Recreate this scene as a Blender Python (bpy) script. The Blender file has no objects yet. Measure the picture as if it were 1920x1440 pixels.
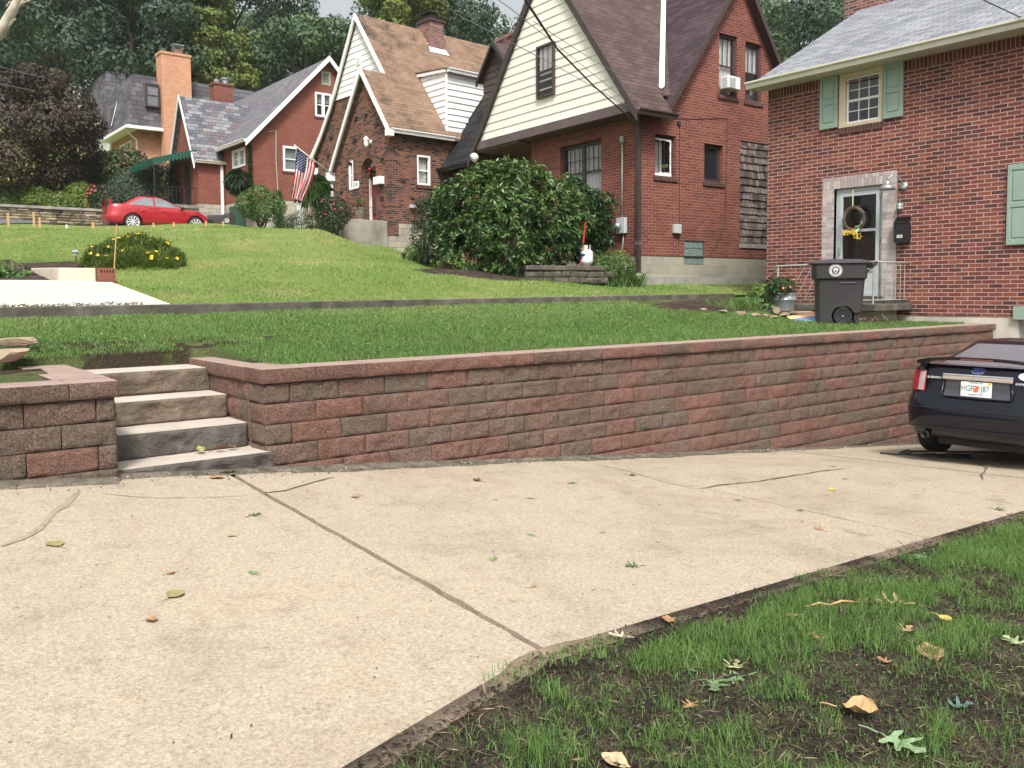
import bpy, math, random
import numpy as np
from math import sin, cos, tan, atan, radians, pi, hypot, sqrt
from mathutils import Vector, Matrix, geometry

scene = bpy.context.scene
col = scene.collection
rnd = random.Random(11)
NR = np.random.default_rng(5)

# ------------------------------------------------------------------ camera model
F_, CX, CY, CH = 1590., 960., 640., 1.6
_n = hypot(.627, .779)
V0, V1 = .627 / _n, .779 / _n
TH, PH = atan((640 - 549) / F_), radians(.38)
fw = Vector((cos(TH) * V0, cos(TH) * V1, -sin(TH)))
_r0 = Vector((V1, -V0, 0)); _u0 = _r0.cross(fw)
CR = _r0 * cos(PH) - _u0 * sin(PH)
CU = _r0 * sin(PH) + _u0 * cos(PH)
def ray(u, v): return fw + CR * ((u - CX) / F_) - CU * ((v - CY) / F_)
def at_d(u, v, d):
    r = ray(u, v); k = d / (r.x * V0 + r.y * V1)
    return Vector((r.x * k, r.y * k, CH + r.z * k))
def on_z(u, v, z):
    r = ray(u, v); k = (z - CH) / r.z
    return Vector((r.x * k, r.y * k, z))

class Frame:                      # a house's own axes: x' back-right, y' back-left
    def __init__(s, u, d, rot, o=None):
        p = at_d(u, 400, d); s.o = Vector((p.x, p.y, 0)) if o is None else Vector(o)
        s.rot = radians(rot); s.M = Matrix.Translation(s.o) @ Matrix.Rotation(s.rot, 4, 'Z'); s.I = s.M.inverted()
    def _p(s, u, v, ax, c):
        o = s.I @ Vector((0, 0, CH)); r = (s.I.to_3x3() @ ray(u, v)); k = (c - o[ax]) / r[ax]
        return o + r * k
    def F(s, u, v, c=0.): p = s._p(u, v, 0, c); return (p.y, p.z)
    def S(s, u, v, c=0.): p = s._p(u, v, 1, c); return (p.x, p.z)

# ------------------------------------------------------------------ noise
def _h(ix, iy, s):
    n = (ix.astype(np.int64) * 374761393 + iy.astype(np.int64) * 668265263 + s * 1442695041) & 0x7fffffff
    n = ((n ^ (n >> 13)) * 1274126177) & 0x7fffffff
    return ((n ^ (n >> 16)) & 0xffff) / 65535.
def vnoise(x, y, s=0):
    x = np.asarray(x, float); y = np.asarray(y, float)
    ix, iy = np.floor(x), np.floor(y); fx, fy = x - ix, y - iy
    fx = fx * fx * (3 - 2 * fx); fy = fy * fy * (3 - 2 * fy)
    a = _h(ix, iy, s); b = _h(ix + 1, iy, s); c = _h(ix, iy + 1, s); d = _h(ix + 1, iy + 1, s)
    return (a * (1 - fx) + b * fx) * (1 - fy) + (c * (1 - fx) + d * fx) * fy
def fbm(x, y, s=0, o=3):
    t = 0; a = .5
    for k in range(o): t = t + a * vnoise(np.asarray(x) * 2 ** k, np.asarray(y) * 2 ** k, s + k * 7); a *= .5
    return t / (1 - .5 ** o)

# ------------------------------------------------------------------ objects
def link(o, parent=None, label=None, cat=None, group=None, kind=None):
    if o.name not in col.objects: col.objects.link(o)
    if parent is not None: o.parent = parent
    if label: o['label'] = label
    if cat: o['category'] = cat
    if group: o['group'] = group
    if kind: o['kind'] = kind
    return o
def empty(name, label, cat, M=None, group=None):
    o = bpy.data.objects.new(name, None); o.empty_display_size = .2
    if M is not None: o.matrix_world = M
    return link(o, None, label, cat, group)
def T(x, y, z, rz=0., rx=0., ry=0.):
    return Matrix.Translation((x, y, z)) @ Matrix.Rotation(rz, 4, 'Z') @ Matrix.Rotation(ry, 4, 'Y') @ Matrix.Rotation(rx, 4, 'X')

class MB:
    def __init__(s): s.v = []; s.f = []; s.m = []
    def add(s, vs, fs, mi=0):
        b = len(s.v); s.v += [tuple(p) for p in vs]
        for f in fs: s.f.append(tuple(b + i for i in f)); s.m.append(mi)
        return s
    def box(s, x0, x1, y0, y1, z0, z1, mi=0, M=None):
        vs = [Vector((x, y, z)) for z in (z0, z1) for y in (y0, y1) for x in (x0, x1)]
        if M is not None: vs = [M @ p for p in vs]
        return s.add(vs, [(0, 2, 3, 1), (4, 5, 7, 6), (0, 1, 5, 4), (2, 6, 7, 3), (0, 4, 6, 2), (1, 3, 7, 5)], mi)
    def slab(s, pts, off, mi=0):
        pts = [Vector(p) for p in pts]; off = Vector(off); n = len(pts)
        fs = [tuple(range(n)), tuple(range(2 * n - 1, n - 1, -1))] + [(i, i + n, (i + 1) % n + n, (i + 1) % n) for i in range(n)]
        return s.add(pts + [p + off for p in pts], fs, mi)
    def tube(s, path, r, n=8, mi=0, close=False):
        path = [Vector(p) for p in path]; m = len(path)
        rs = r if isinstance(r, (list, tuple)) else [r] * m
        vs = []; up = None
        for i, p in enumerate(path):
            a = path[(i + 1) % m] if (close or i < m - 1) else path[i]; b = path[i - 1] if (close or i) else path[i]
            t = (a - b).normalized()
            if up is None: up = t.orthogonal().normalized()
            up = (up - t * up.dot(t)).normalized(); w = t.cross(up)
            for k in range(n):
                an = 2 * pi * k / n; vs.append(p + (up * cos(an) + w * sin(an)) * rs[i])
        fs = []
        for i in range(m if close else m - 1):
            j = (i + 1) % m
            for k in range(n): l = (k + 1) % n; fs.append((i * n + k, i * n + l, j * n + l, j * n + k))
        if not close: fs += [tuple(range(n - 1, -1, -1)), tuple((m - 1) * n + k for k in range(n))]
        return s.add(vs, fs, mi)
    def lathe(s, prof, n=24, mi=0, M=None):            # prof: (r,z) list about z
        vs = []; fs = []; M = M or Matrix()
        for r, z in prof:
            for k in range(n): a = 2 * pi * k / n; vs.append(M @ Vector((r * cos(a), r * sin(a), z)))
        for i in range(len(prof) - 1):
            for k in range(n): l = (k + 1) % n; fs.append((i * n + k, i * n + l, (i + 1) * n + l, (i + 1) * n + k))
        fs.append(tuple(range(n - 1, -1, -1))); fs.append(tuple((len(prof) - 1) * n + k for k in range(n)))
        return s.add(vs, fs, mi)
    def grid(s, fn, nu, nv, mi=0):
        vs = [fn(i / nu, j / nv) for j in range(nv + 1) for i in range(nu + 1)]
        fs = [(j * (nu + 1) + i, j * (nu + 1) + i + 1, (j + 1) * (nu + 1) + i + 1, (j + 1) * (nu + 1) + i) for j in range(nv) for i in range(nu)]
        return s.add(vs, fs, mi)
    def wall(s, ax, c, outer, holes=(), th=.2, mi=0, rv=None):
        """polygon (a,z) on plane x=c (ax 'x') or y=c (ax 'y'), thickness inward, with openings"""
        loops = [list(outer)] + [[(h[0], h[2]), (h[1], h[2]), (h[1], h[3]), (h[0], h[3])] if len(h) == 4 and not hasattr(h[0], '__len__') else list(h) for h in holes]
        mp = (lambda a, z, d: (c + d, a, z)) if ax == 'x' else (lambda a, z, d: (a, c + d, z))
        tris = geometry.tessellate_polygon([[Vector((a, z, 0)) for a, z in L] for L in loops])
        flat = [p for L in loops for p in L]
        b0 = [mp(a, z, 0) for a, z in flat]; b1 = [mp(a, z, th) for a, z in flat]; n = len(flat)
        s.add(b0 + b1, [tuple(t) for t in tris] + [tuple(i + n for i in t[::-1]) for t in tris], mi)
        k = 0
        for q, L in enumerate(loops):
            m = len(L)
            s.add([b0[k + i] for i in range(m)] + [b1[k + i] for i in range(m)], [(i, (i + 1) % m, (i + 1) % m + m, i + m) for i in range(m)], mi if (q == 0 or rv is None) else rv)
            k += m
        return s
    def build(s, name, mats, parent=None, smooth=False, bevel=0., seg=2, fixn=True, **kw):
        me = bpy.data.meshes.new(name); me.from_pydata(s.v, [], s.f); me.validate()
        mats = mats if isinstance(mats, (list, tuple)) else [mats]
        for m in mats: me.materials.append(m)
        if len(me.polygons) == len(s.m): me.polygons.foreach_set('material_index', s.m)
        if fixn:
            import bmesh
            bm = bmesh.new(); bm.from_mesh(me); bmesh.ops.recalc_face_normals(bm, faces=bm.faces); bm.to_mesh(me); bm.free()
        if smooth: me.polygons.foreach_set('use_smooth', [True] * len(me.polygons))
        boxuv(me)
        o = bpy.data.objects.new(name, me); link(o, parent, **kw)
        if bevel:
            b = o.modifiers.new('bevel', 'BEVEL'); b.width = bevel; b.segments = seg; b.limit_method = 'ANGLE'; b.angle_limit = radians(40)
        return o
def boxuv(me):
    uv = me.uv_layers.new(name='UVMap')
    nl = len(me.loops)
    if not nl: return
    co = np.empty(len(me.vertices) * 3); me.vertices.foreach_get('co', co); co = co.reshape(-1, 3)
    vi = np.empty(nl, np.int32); me.loops.foreach_get('vertex_index', vi)
    npol = len(me.polygons); nn = np.empty(npol * 3); me.polygons.foreach_get('normal', nn); nn = nn.reshape(-1, 3)
    lt = np.empty(npol, np.int32); me.polygons.foreach_get('loop_total', lt)
    N = np.repeat(nn, lt, 0)
    t = np.stack([-N[:, 1], N[:, 0], np.zeros(nl)], 1); L = np.linalg.norm(t, axis=1)
    flat = L < .15
    t[flat] = (1, 0, 0); L[flat] = 1; t /= L[:, None]
    b = np.cross(N, t); b[flat] = (0, 1, 0)
    P = co[vi]; UV = np.stack([(P * t).sum(1), (P * b).sum(1)], 1)
    uv.data.foreach_set('uv', UV.ravel())

def npmesh(name, V, faces, mats, parent=None, tint=None, fi=None, smooth=False, **kw):
    """V (N,3); faces list of int arrays (n,k)"""
    me = bpy.data.meshes.new(name); V = np.ascontiguousarray(V, dtype=np.float32)
    me.vertices.add(len(V)); me.vertices.foreach_set('co', V.ravel())
    tot = np.concatenate([np.full(len(f), f.shape[1], np.int32) for f in faces]); idx = np.concatenate([f.ravel() for f in faces]).astype(np.int32)
    me.loops.add(len(idx)); me.loops.foreach_set('vertex_index', idx)
    me.polygons.add(len(tot)); st = np.concatenate([[0], np.cumsum(tot)[:-1]]).astype(np.int32)
    me.polygons.foreach_set('loop_start', st); me.polygons.foreach_set('loop_total', tot)
    mats = mats if isinstance(mats, (list, tuple)) else [mats]
    for m in mats: me.materials.append(m)
    if fi is not None: me.polygons.foreach_set('material_index', fi.astype(np.int32))
    if smooth: me.polygons.foreach_set('use_smooth', np.ones(len(tot), bool))
    me.update(calc_edges=True)
    if tint is not None:
        a = me.attributes.new('tint', 'FLOAT', 'POINT'); a.data.foreach_set('value', np.asarray(tint, np.float32))
    o = bpy.data.objects.new(name, me); return link(o, parent, **kw)
def frombmesh_bool(o, cutters):
    for c in cutters:
        m = o.modifiers.new('b', 'BOOLEAN'); m.operation = 'DIFFERENCE'; m.object = c; m.solver = 'EXACT'
    dg = bpy.context.evaluated_depsgraph_get(); dg.update()
    me = bpy.data.meshes.new_from_object(o.evaluated_get(dg)); o.modifiers.clear(); o.data = me
    for c in cutters: bpy.data.objects.remove(c)
    return o
def text(name, s, size, M, mat, parent, ext=.001, align='CENTER'):
    cu = bpy.data.curves.new(name, 'FONT'); cu.body = s; cu.size = size; cu.extrude = ext; cu.align_x = align; cu.align_y = 'CENTER'
    cu.resolution_u = 3
    t = bpy.data.objects.new(name, cu); col.objects.link(t)
    dg = bpy.context.evaluated_depsgraph_get(); me = bpy.data.meshes.new_from_object(t.evaluated_get(dg))
    bpy.data.objects.remove(t); me.materials.clear(); me.materials.append(mat); me.transform(M)
    o = bpy.data.objects.new(name, me); return link(o, parent)

# ------------------------------------------------------------------ materials
def newmat(name):
    m = bpy.data.materials.new(name); m.use_nodes = True; nt = m.node_tree; b = nt.nodes['Principled BSDF']
    return m, nt, b
def N(nt, t, **kw):
    n = nt.nodes.new(t)
    for k, v in kw.items():
        if k in n.inputs: n.inputs[k].default_value = v
        else: setattr(n, k, v)
    return n
def ramp(nt, fac, stops, interp='LINEAR'):
    r = nt.nodes.new('ShaderNodeValToRGB'); r.color_ramp.interpolation = interp
    e = r.color_ramp.elements
    while len(e) < len(stops): e.new(.5)
    for i, (p, c) in enumerate(stops): e[i].position = p; e[i].color = (*c, 1) if len(c) == 3 else c
    nt.links.new(fac, r.inputs[0]); return r.outputs[0]
def mix(nt, a, b, f, mode='MIX'):
    m = nt.nodes.new('ShaderNodeMix'); m.data_type = 'RGBA'; m.blend_type = mode
    for s, v in ((m.inputs[0], f), (m.inputs[6], a), (m.inputs[7], b)):
        if hasattr(v, 'is_linked'): nt.links.new(v, s)
        else: s.default_value = (*v, 1) if hasattr(v, '__len__') else v
    return m.outputs[2]
def mth(nt, op, a, b=None):
    m = nt.nodes.new('ShaderNodeMath'); m.operation = op
    for s, v in ((m.inputs[0], a), (m.inputs[1], b)):
        if v is None: continue
        if hasattr(v, 'is_linked'): nt.links.new(v, s)
        else: s.default_value = v
    return m.outputs[0]
def noise(nt, scale, detail=3, rough=.6, vec=None, dist=0.):
    n = N(nt, 'ShaderNodeTexNoise'); n.inputs['Scale'].default_value = scale; n.inputs['Detail'].default_value = detail
    n.inputs['Roughness'].default_value = rough; n.inputs['Distortion'].default_value = dist
    if vec is None: vec = nt.nodes.new('ShaderNodeTexCoord').outputs['Object']
    nt.links.new(vec, n.inputs['Vector']); return n.outputs[0]
def bump(nt, b, h, strength=.3, dist=.01):
    n = N(nt, 'ShaderNodeBump'); n.inputs['Strength'].default_value = strength; n.inputs['Distance'].default_value = dist
    nt.links.new(h, n.inputs['Height']); nt.links.new(n.outputs[0], b.inputs['Normal'])
def plain(name, c, rough=.6, metal=0., spec=.5, coat=0., bumps=None, var=.12, vs=3.):
    m, nt, b = newmat(name)
    f = noise(nt, vs, 4)
    cc = ramp(nt, f, [(.3, tuple(x * (1 - var) for x in c)), (.7, tuple(min(1, x * (1 + var)) for x in c))])
    nt.links.new(cc, b.inputs['Base Color'])
    b.inputs['Roughness'].default_value = rough; b.inputs['Metallic'].default_value = metal
    b.inputs['Specular IOR Level'].default_value = spec; b.inputs['Coat Weight'].default_value = coat
    if bumps: bump(nt, b, noise(nt, bumps[0], 4), bumps[1], bumps[2])
    return m
def mottle(name, stops, scale, rough=.85, bs=None, bstr=.4, bd=.01, detail=5, fine=None):
    m, nt, b = newmat(name)
    c = ramp(nt, noise(nt, scale, detail), stops)
    if fine: c = mix(nt, c, ramp(nt, noise(nt, fine[0], 2), [(.35, fine[1]), (.65, fine[2])]), fine[3], 'MULTIPLY')
    nt.links.new(c, b.inputs['Base Color']); b.inputs['Roughness'].default_value = rough; b.inputs['Specular IOR Level'].default_value = .3
    if bs: bump(nt, b, noise(nt, bs, 5), bstr, bd)
    return m
def brick(name, cols, mortar, bw=.213, bh=.0677, ms=.011, rough=.9, stain=.35, bstr=.6, off=.5, sc=1., rot=False, streak=0, var2=None):
    m, nt, b = newmat(name)
    uv = nt.nodes.new('ShaderNodeUVMap').outputs[0]
    if rot:
        mp = nt.nodes.new('ShaderNodeMapping'); mp.inputs['Rotation'].default_value = (0, 0, pi / 2); nt.links.new(uv, mp.inputs[0]); uv = mp.outputs[0]
    # slightly wavy courses
    wn = N(nt, 'ShaderNodeTexNoise'); wn.inputs['Scale'].default_value = 9.; nt.links.new(uv, wn.inputs['Vector'])
    va = nt.nodes.new('ShaderNodeVectorMath'); va.operation = 'SCALE'; nt.links.new(wn.outputs[1], va.inputs[0]); va.inputs['Scale'].default_value = bh * .07
    vb = nt.nodes.new('ShaderNodeVectorMath'); vb.operation = 'ADD'; nt.links.new(uv, vb.inputs[0]); nt.links.new(va.outputs[0], vb.inputs[1])
    t = N(nt, 'ShaderNodeTexBrick'); t.offset = off; t.squash = 1
    for k, v in (('Scale', 1.), ('Mortar Size', ms / 2), ('Mortar Smooth', .25), ('Bias', 0.), ('Brick Width', bw), ('Row Height', bh)): t.inputs[k].default_value = v
    t.inputs['Color1'].default_value = (0, 0, 0, 1); t.inputs['Color2'].default_value = (1, 1, 1, 1); t.inputs['Mortar'].default_value = (.5, .5, .5, 1)
    nt.links.new(vb.outputs[0], t.inputs['Vector'])
    n = len(cols); c = ramp(nt, t.outputs['Color'], [(i / n + (0 if i == 0 else 0.), k) for i, k in enumerate(cols)], 'CONSTANT')
    g = noise(nt, 60., 3)
    c = mix(nt, c, ramp(nt, g, [(.3, (.72, .72, .72)), (.7, (1.2, 1.2, 1.2))]), .8, 'MULTIPLY')
    mc = mix(nt, mortar, ramp(nt, noise(nt, 4., 3), [(.3, tuple(x * .72 for x in mortar)), (.7, tuple(x * 1.1 for x in mortar))]), 1.)
    c = mix(nt, c, mc, t.outputs['Fac'])
    c = mix(nt, c, ramp(nt, noise(nt, .55, 4, .65), [(.33, (.62, .60, .60)), (.52, (1, 1, 1)), (.75, (1.12, 1.08, 1.05))]), stain, 'MULTIPLY')
    nt.links.new(c, b.inputs['Base Color']); b.inputs['Roughness'].default_value = rough; b.inputs['Specular IOR Level'].default_value = .25
    h = mth(nt, 'SUBTRACT', mth(nt, 'MULTIPLY', g, .25), t.outputs['Fac'])
    bump(nt, b, h, bstr, .008)
    return m
def shingle(name, cols, bw=.3, bh=.14, gap=.006, stain=None, rough=.92, wav=.1, dirt=None):
    m, nt, b = newmat(name)
    uv = nt.nodes.new('ShaderNodeUVMap').outputs[0]
    t = N(nt, 'ShaderNodeTexBrick'); t.offset = .5
    for k, v in (('Scale', 1.), ('Mortar Size', gap), ('Mortar Smooth', .3), ('Bias', 0.), ('Brick Width', bw), ('Row Height', bh)): t.inputs[k].default_value = v
    t.inputs['Color1'].default_value = (0, 0, 0, 1); t.inputs['Color2'].default_value = (1, 1, 1, 1); t.inputs['Mortar'].default_value = (.5, .5, .5, 1)
    nt.links.new(uv, t.inputs['Vector'])
    n = len(cols); c = ramp(nt, t.outputs['Color'], [(i / n, k) for i, k in enumerate(cols)], 'CONSTANT')
    c = mix(nt, c, tuple(x * .45 for x in cols[0]), t.outputs['Fac'])
    c = mix(nt, c, ramp(nt, noise(nt, 1.1, 5, .7), [(.3, (.72, .7, .7)), (.65, (1.15, 1.15, 1.15))]), .7, 'MULTIPLY')
    if dirt:
        c = mix(nt, c, dirt, ramp(nt, noise(nt, .45, 5, .75), [(.52, (0, 0, 0)), (.66, (.8, .8, .8))]))
    c = mix(nt, c, ramp(nt, noise(nt, 90, 2), [(.3, (.7, .7, .7)), (.7, (1.25, 1.25, 1.25))]), .6, 'MULTIPLY')
    nt.links.new(c, b.inputs['Base Color']); b.inputs['Roughness'].default_value = rough; b.inputs['Specular IOR Level'].default_value = .2
    # overlapping rows: a saw-tooth in v
    sp = nt.nodes.new('ShaderNodeSeparateXYZ'); nt.links.new(uv, sp.inputs[0])
    saw = mth(nt, 'FRACT', mth(nt, 'DIVIDE', sp.outputs[1], bh))
    h = mth(nt, 'SUBTRACT', mth(nt, 'MULTIPLY', mth(nt, 'SUBTRACT', 1., saw), 1.), t.outputs['Fac'])
    bump(nt, b, h, .7, .012)
    return m
def leafmat(name, stops, rough=.5, trans=.25, spec=.4, vein=None):
    m, nt, b = newmat(name)
    a = N(nt, 'ShaderNodeAttribute'); a.attribute_name = 'tint'
    c = ramp(nt, a.outputs['Fac'], stops); nt.links.new(c, b.inputs['Base Color'])
    b.inputs['Roughness'].default_value = rough; b.inputs['Specular IOR Level'].default_value = spec
    if trans:
        tr = N(nt, 'ShaderNodeBsdfTranslucent'); nt.links.new(mix(nt, c, (1., 1., .5), .2, 'MULTIPLY'), tr.inputs[0])
        ms = nt.nodes.new('ShaderNodeMixShader'); ms.inputs[0].default_value = trans
        nt.links.new(b.outputs[0], ms.inputs[1]); nt.links.new(tr.outputs[0], ms.inputs[2]); nt.links.new(ms.outputs[0], nt.nodes['Material Output'].inputs[0])
    return m
def glassmat(name, tint=(.02, .025, .03), thr=.45, rough=.04):
    m, nt, b = newmat(name)
    b.inputs['Base Color'].default_value = (*tint, 1); b.inputs['Roughness'].default_value = rough; b.inputs['Specular IOR Level'].default_value = .9; b.inputs['IOR'].default_value = 1.5
    b.inputs['Coat Weight'].default_value = .6; b.inputs['Coat Roughness'].default_value = .02
    if thr:
        tr = N(nt, 'ShaderNodeBsdfTransparent'); ms = nt.nodes.new('ShaderNodeMixShader'); ms.inputs[0].default_value = thr
        nt.links.new(b.outputs[0], ms.inputs[1]); nt.links.new(tr.outputs[0], ms.inputs[2]); nt.links.new(ms.outputs[0], nt.nodes['Material Output'].inputs[0])
    bump(nt, b, noise(nt, 1.5, 2), .12, .02)
    return m

M = {}
M['brickA'] = brick('brick_dark_red', [(.19, .058, .046), (.15, .049, .042), (.22, .068, .052), (.105, .041, .040), (.25, .084, .055), (.17, .052, .046)], (.52, .40, .35), bw=.213, ms=.013, stain=.5)
M['brickAsold'] = brick('brick_soldier', [(.13, .045, .035), (.10, .035, .035), (.16, .055, .045)], (.50, .38, .32), bw=.213, bh=.0677, rot=True, stain=.3, off=0.)
M['brickPaint'] = brick('brick_whitewashed', [(.48, .42, .40), (.42, .35, .34), (.53, .48, .45), (.38, .33, .33)], (.60, .54, .50), bw=.213, ms=.008, stain=.3, bstr=.9)
M['brickPaintS'] = brick('brick_whitewashed_soldier', [(.48, .42, .40), (.42, .35, .34), (.53, .48, .45), (.38, .33, .33)], (.36, .30, .28), bw=.213, ms=.008, rot=True, stain=.3, bstr=.9, off=0.)
M['brickB'] = brick('brick_orange_red', [(.205, .066, .050), (.18, .058, .046), (.23, .076, .054), (.155, .053, .043)], (.38, .235, .19), ms=.010, stain=.5)
M['brickBsill'] = brick('brick_sill', [(.11, .05, .045), (.08, .04, .04)], (.2, .14, .12), rot=True, off=0.)
M['brickC'] = brick('brick_clinker', [(.19, .075, .052), (.15, .062, .05), (.055, .035, .032), (.22, .082, .052), (.035, .028, .028), (.17, .075, .058), (.125, .055, .045)], (.36, .26, .20), stain=.45, bstr=1.)
M['brickD'] = brick('brick_red_far', [(.22, .070, .052), (.20, .064, .048), (.24, .078, .055)], (.32, .18, .15), ms=.009, stain=.4)
M['brickE'] = brick('brick_buff_orange', [(.48, .25, .16), (.42, .21, .14), (.54, .29, .18)], (.44, .30, .22), ms=.009, stain=.3)
M['brickEc'] = brick('brick_buff_chimney', [(.58, .31, .19), (.62, .34, .21), (.54, .28, .175)], (.50, .31, .21), ms=.006, stain=.15)
M['brickCh'] = brick('brick_chimney', [(.22, .09, .07), (.16, .07, .07), (.1, .06, .065), (.26, .11, .09)], (.5, .42, .40), stain=.3)
M['cmu'] = brick('foundation_block', [(.36, .34, .28), (.33, .31, .26), (.38, .355, .29)], (.30, .285, .24), bw=.406, bh=.203, ms=.01, stain=.55, bstr=.3)
M['cmurock'] = brick('rock_face_block', [(.42, .38, .32), (.35, .32, .28), (.46, .42, .36)], (.24, .22, .2), bw=.406, bh=.203, ms=.014, stain=.6, bstr=1.)
M['parge'] = mottle('foundation_parging', [(.3, (.40, .37, .31)), (.55, (.56, .52, .45)), (.75, (.64, .60, .52))], 1.6, bs=25, bstr=.2)
M['pargegrey'] = mottle('foundation_render_grey', [(.3, (.20, .20, .18)), (.6, (.34, .34, .31))], 2., bs=25, bstr=.3)
M['roofA'] = shingle('shingle_grey', [(.23, .245, .275), (.27, .285, .315), (.20, .215, .245), (.30, .315, .34)], bw=.30, bh=.125, gap=.011)  # widened dark gap paints the shadow lines at the butt of each row
M['roofB'] = shingle('shingle_plum_brown', [(.092, .064, .060), (.11, .074, .068), (.078, .055, .053)], bw=.3, bh=.14)
M['roofBk'] = shingle('shingle_black', [(.022, .022, .025), (.03, .03, .033), (.017, .017, .02)], bw=.3, bh=.14)
M['roofC'] = shingle('shingle_tan_brown', [(.235, .155, .108), (.27, .18, .125), (.20, .135, .097), (.25, .168, .12)], bw=.3, bh=.14, dirt=(.035, .03, .028))
M['roofD'] = shingle('shingle_slate_mix', [(.13, .13, .15), (.20, .20, .22), (.10, .115, .13), (.17, .13, .14), (.24, .25, .26)], bw=.35, bh=.2, gap=.01)
M['roofDm'] = shingle('shingle_mid_grey', [(.15, .145, .165), (.18, .175, .19), (.13, .13, .15)], bw=.3, bh=.14)
M['roofE'] = shingle('shake_dark_grey', [(.11, .105, .122), (.14, .135, .152), (.09, .086, .10)], bw=.6, bh=.28, gap=.012)
M['shake'] = shingle('wood_shake_weathered', [(.11, .085, .08), (.16, .13, .12), (.08, .06, .06), (.20, .17, .16)], bw=.13, bh=.2, gap=.006)
M['cream'] = plain('siding_cream', (.82, .80, .72), .5, var=.05)
M['white'] = plain('paint_white', (.80, .80, .80), .45, var=.04)
M['offwhite'] = plain('gutter_offwhite', (.62, .60, .50), .45, var=.1)
M['brown'] = plain('trim_brown', (.055, .038, .036), .5, var=.2)
M['brownlt'] = plain('fascia_brown', (.12, .085, .09), .4, var=.25, vs=1.5)
M['brownsid'] = plain('siding_brown', (.07, .048, .045), .6, var=.15)
M['sage'] = plain('shutter_sage', (.27, .36, .30), .5, var=.06)
M['beige'] = plain('trim_beige', (.62, .53, .38), .6, var=.06)
M['greydoor'] = plain('storm_door_grey', (.46, .50, .52), .4, var=.05)
M['wood'] = plain('door_wood', (.13, .055, .025), .45, var=.3, vs=8)
M['dark'] = plain('interior_dark', (.02, .02, .022), .9)
M['black'] = plain('black_metal', (.015, .015, .017), .4)
M['galv'] = plain('galvanised_steel', (.42, .45, .46), .4, metal=.7, var=.2, vs=8)
M['rail'] = plain('painted_iron_rail', (.33, .35, .29), .5, var=.2, vs=10)
M['curtain'] = plain('curtain_white', (.85, .85, .83), .9, var=.06)
M['blind'] = plain('blind_grey', (.40, .42, .44), .8)
M['glass'] = glassmat('window_glass', thr=.78)
M['glassd'] = glassmat('window_glass_dark', thr=.15)
M['conc'] = mottle('old_concrete', [(.3, (.20, .19, .16)), (.6, (.34, .32, .28)), (.8, (.40, .38, .34))], 2.5, bs=30, bstr=.4, fine=(60, (.75, .75, .75), (1.1, 1.1, 1.1), .6))
M['concdk'] = mottle('dark_mossy_concrete', [(.3, (.055, .05, .042)), (.55, (.11, .10, .085)), (.75, (.19, .175, .15))], 3.5, bs=30, bstr=.6, fine=(50, (.7, .7, .7), (1.15, 1.15, 1.15), .7))
M['concnew'] = mottle('fresh_pale_concrete', [(.3, (.54, .48, .385)), (.7, (.62, .56, .46))], 1.3, bs=80, bstr=.1)
M['asphalt'] = mottle('asphalt', [(.3, (.085, .09, .10)), (.7, (.14, .145, .16))], 1.2, bs=90, bstr=.3)
M['soil'] = mottle('soil', [(.3, (.022, .015, .012)), (.5, (.045, .03, .023)), (.72, (.10, .075, .055))], 5., bs=45, bstr=1., bd=.02, fine=(120, (.6, .6, .6), (1.3, 1.3, 1.3), .8))
M['stone'] = mottle('sandstone', [(.3, (.22, .16, .11)), (.6, (.36, .28, .20)), (.8, (.44, .35, .27))], 6., bs=20, bstr=.6)
M['yellow'] = plain('petal_yellow', (.85, .55, .03), .6)
M['red'] = plain('petal_red', (.42, .02, .04), .6)
M['bark'] = mottle('bark_dark', [(.3, (.035, .03, .025)), (.7, (.09, .075, .06))], 8., bs=20, bstr=.8)
M['barkp'] = mottle('bark_pale', [(.3, (.25, .22, .17)), (.7, (.55, .50, .42))], 5., bs=20, bstr=.4)
M['stake'] = plain('pine_stake', (.55, .32, .16), .8, var=.2)
M['wire'] = plain('cable_black', (.03, .03, .03), .6)
M['wiregrey'] = plain('cable_grey', (.22, .22, .24), .6)
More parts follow.
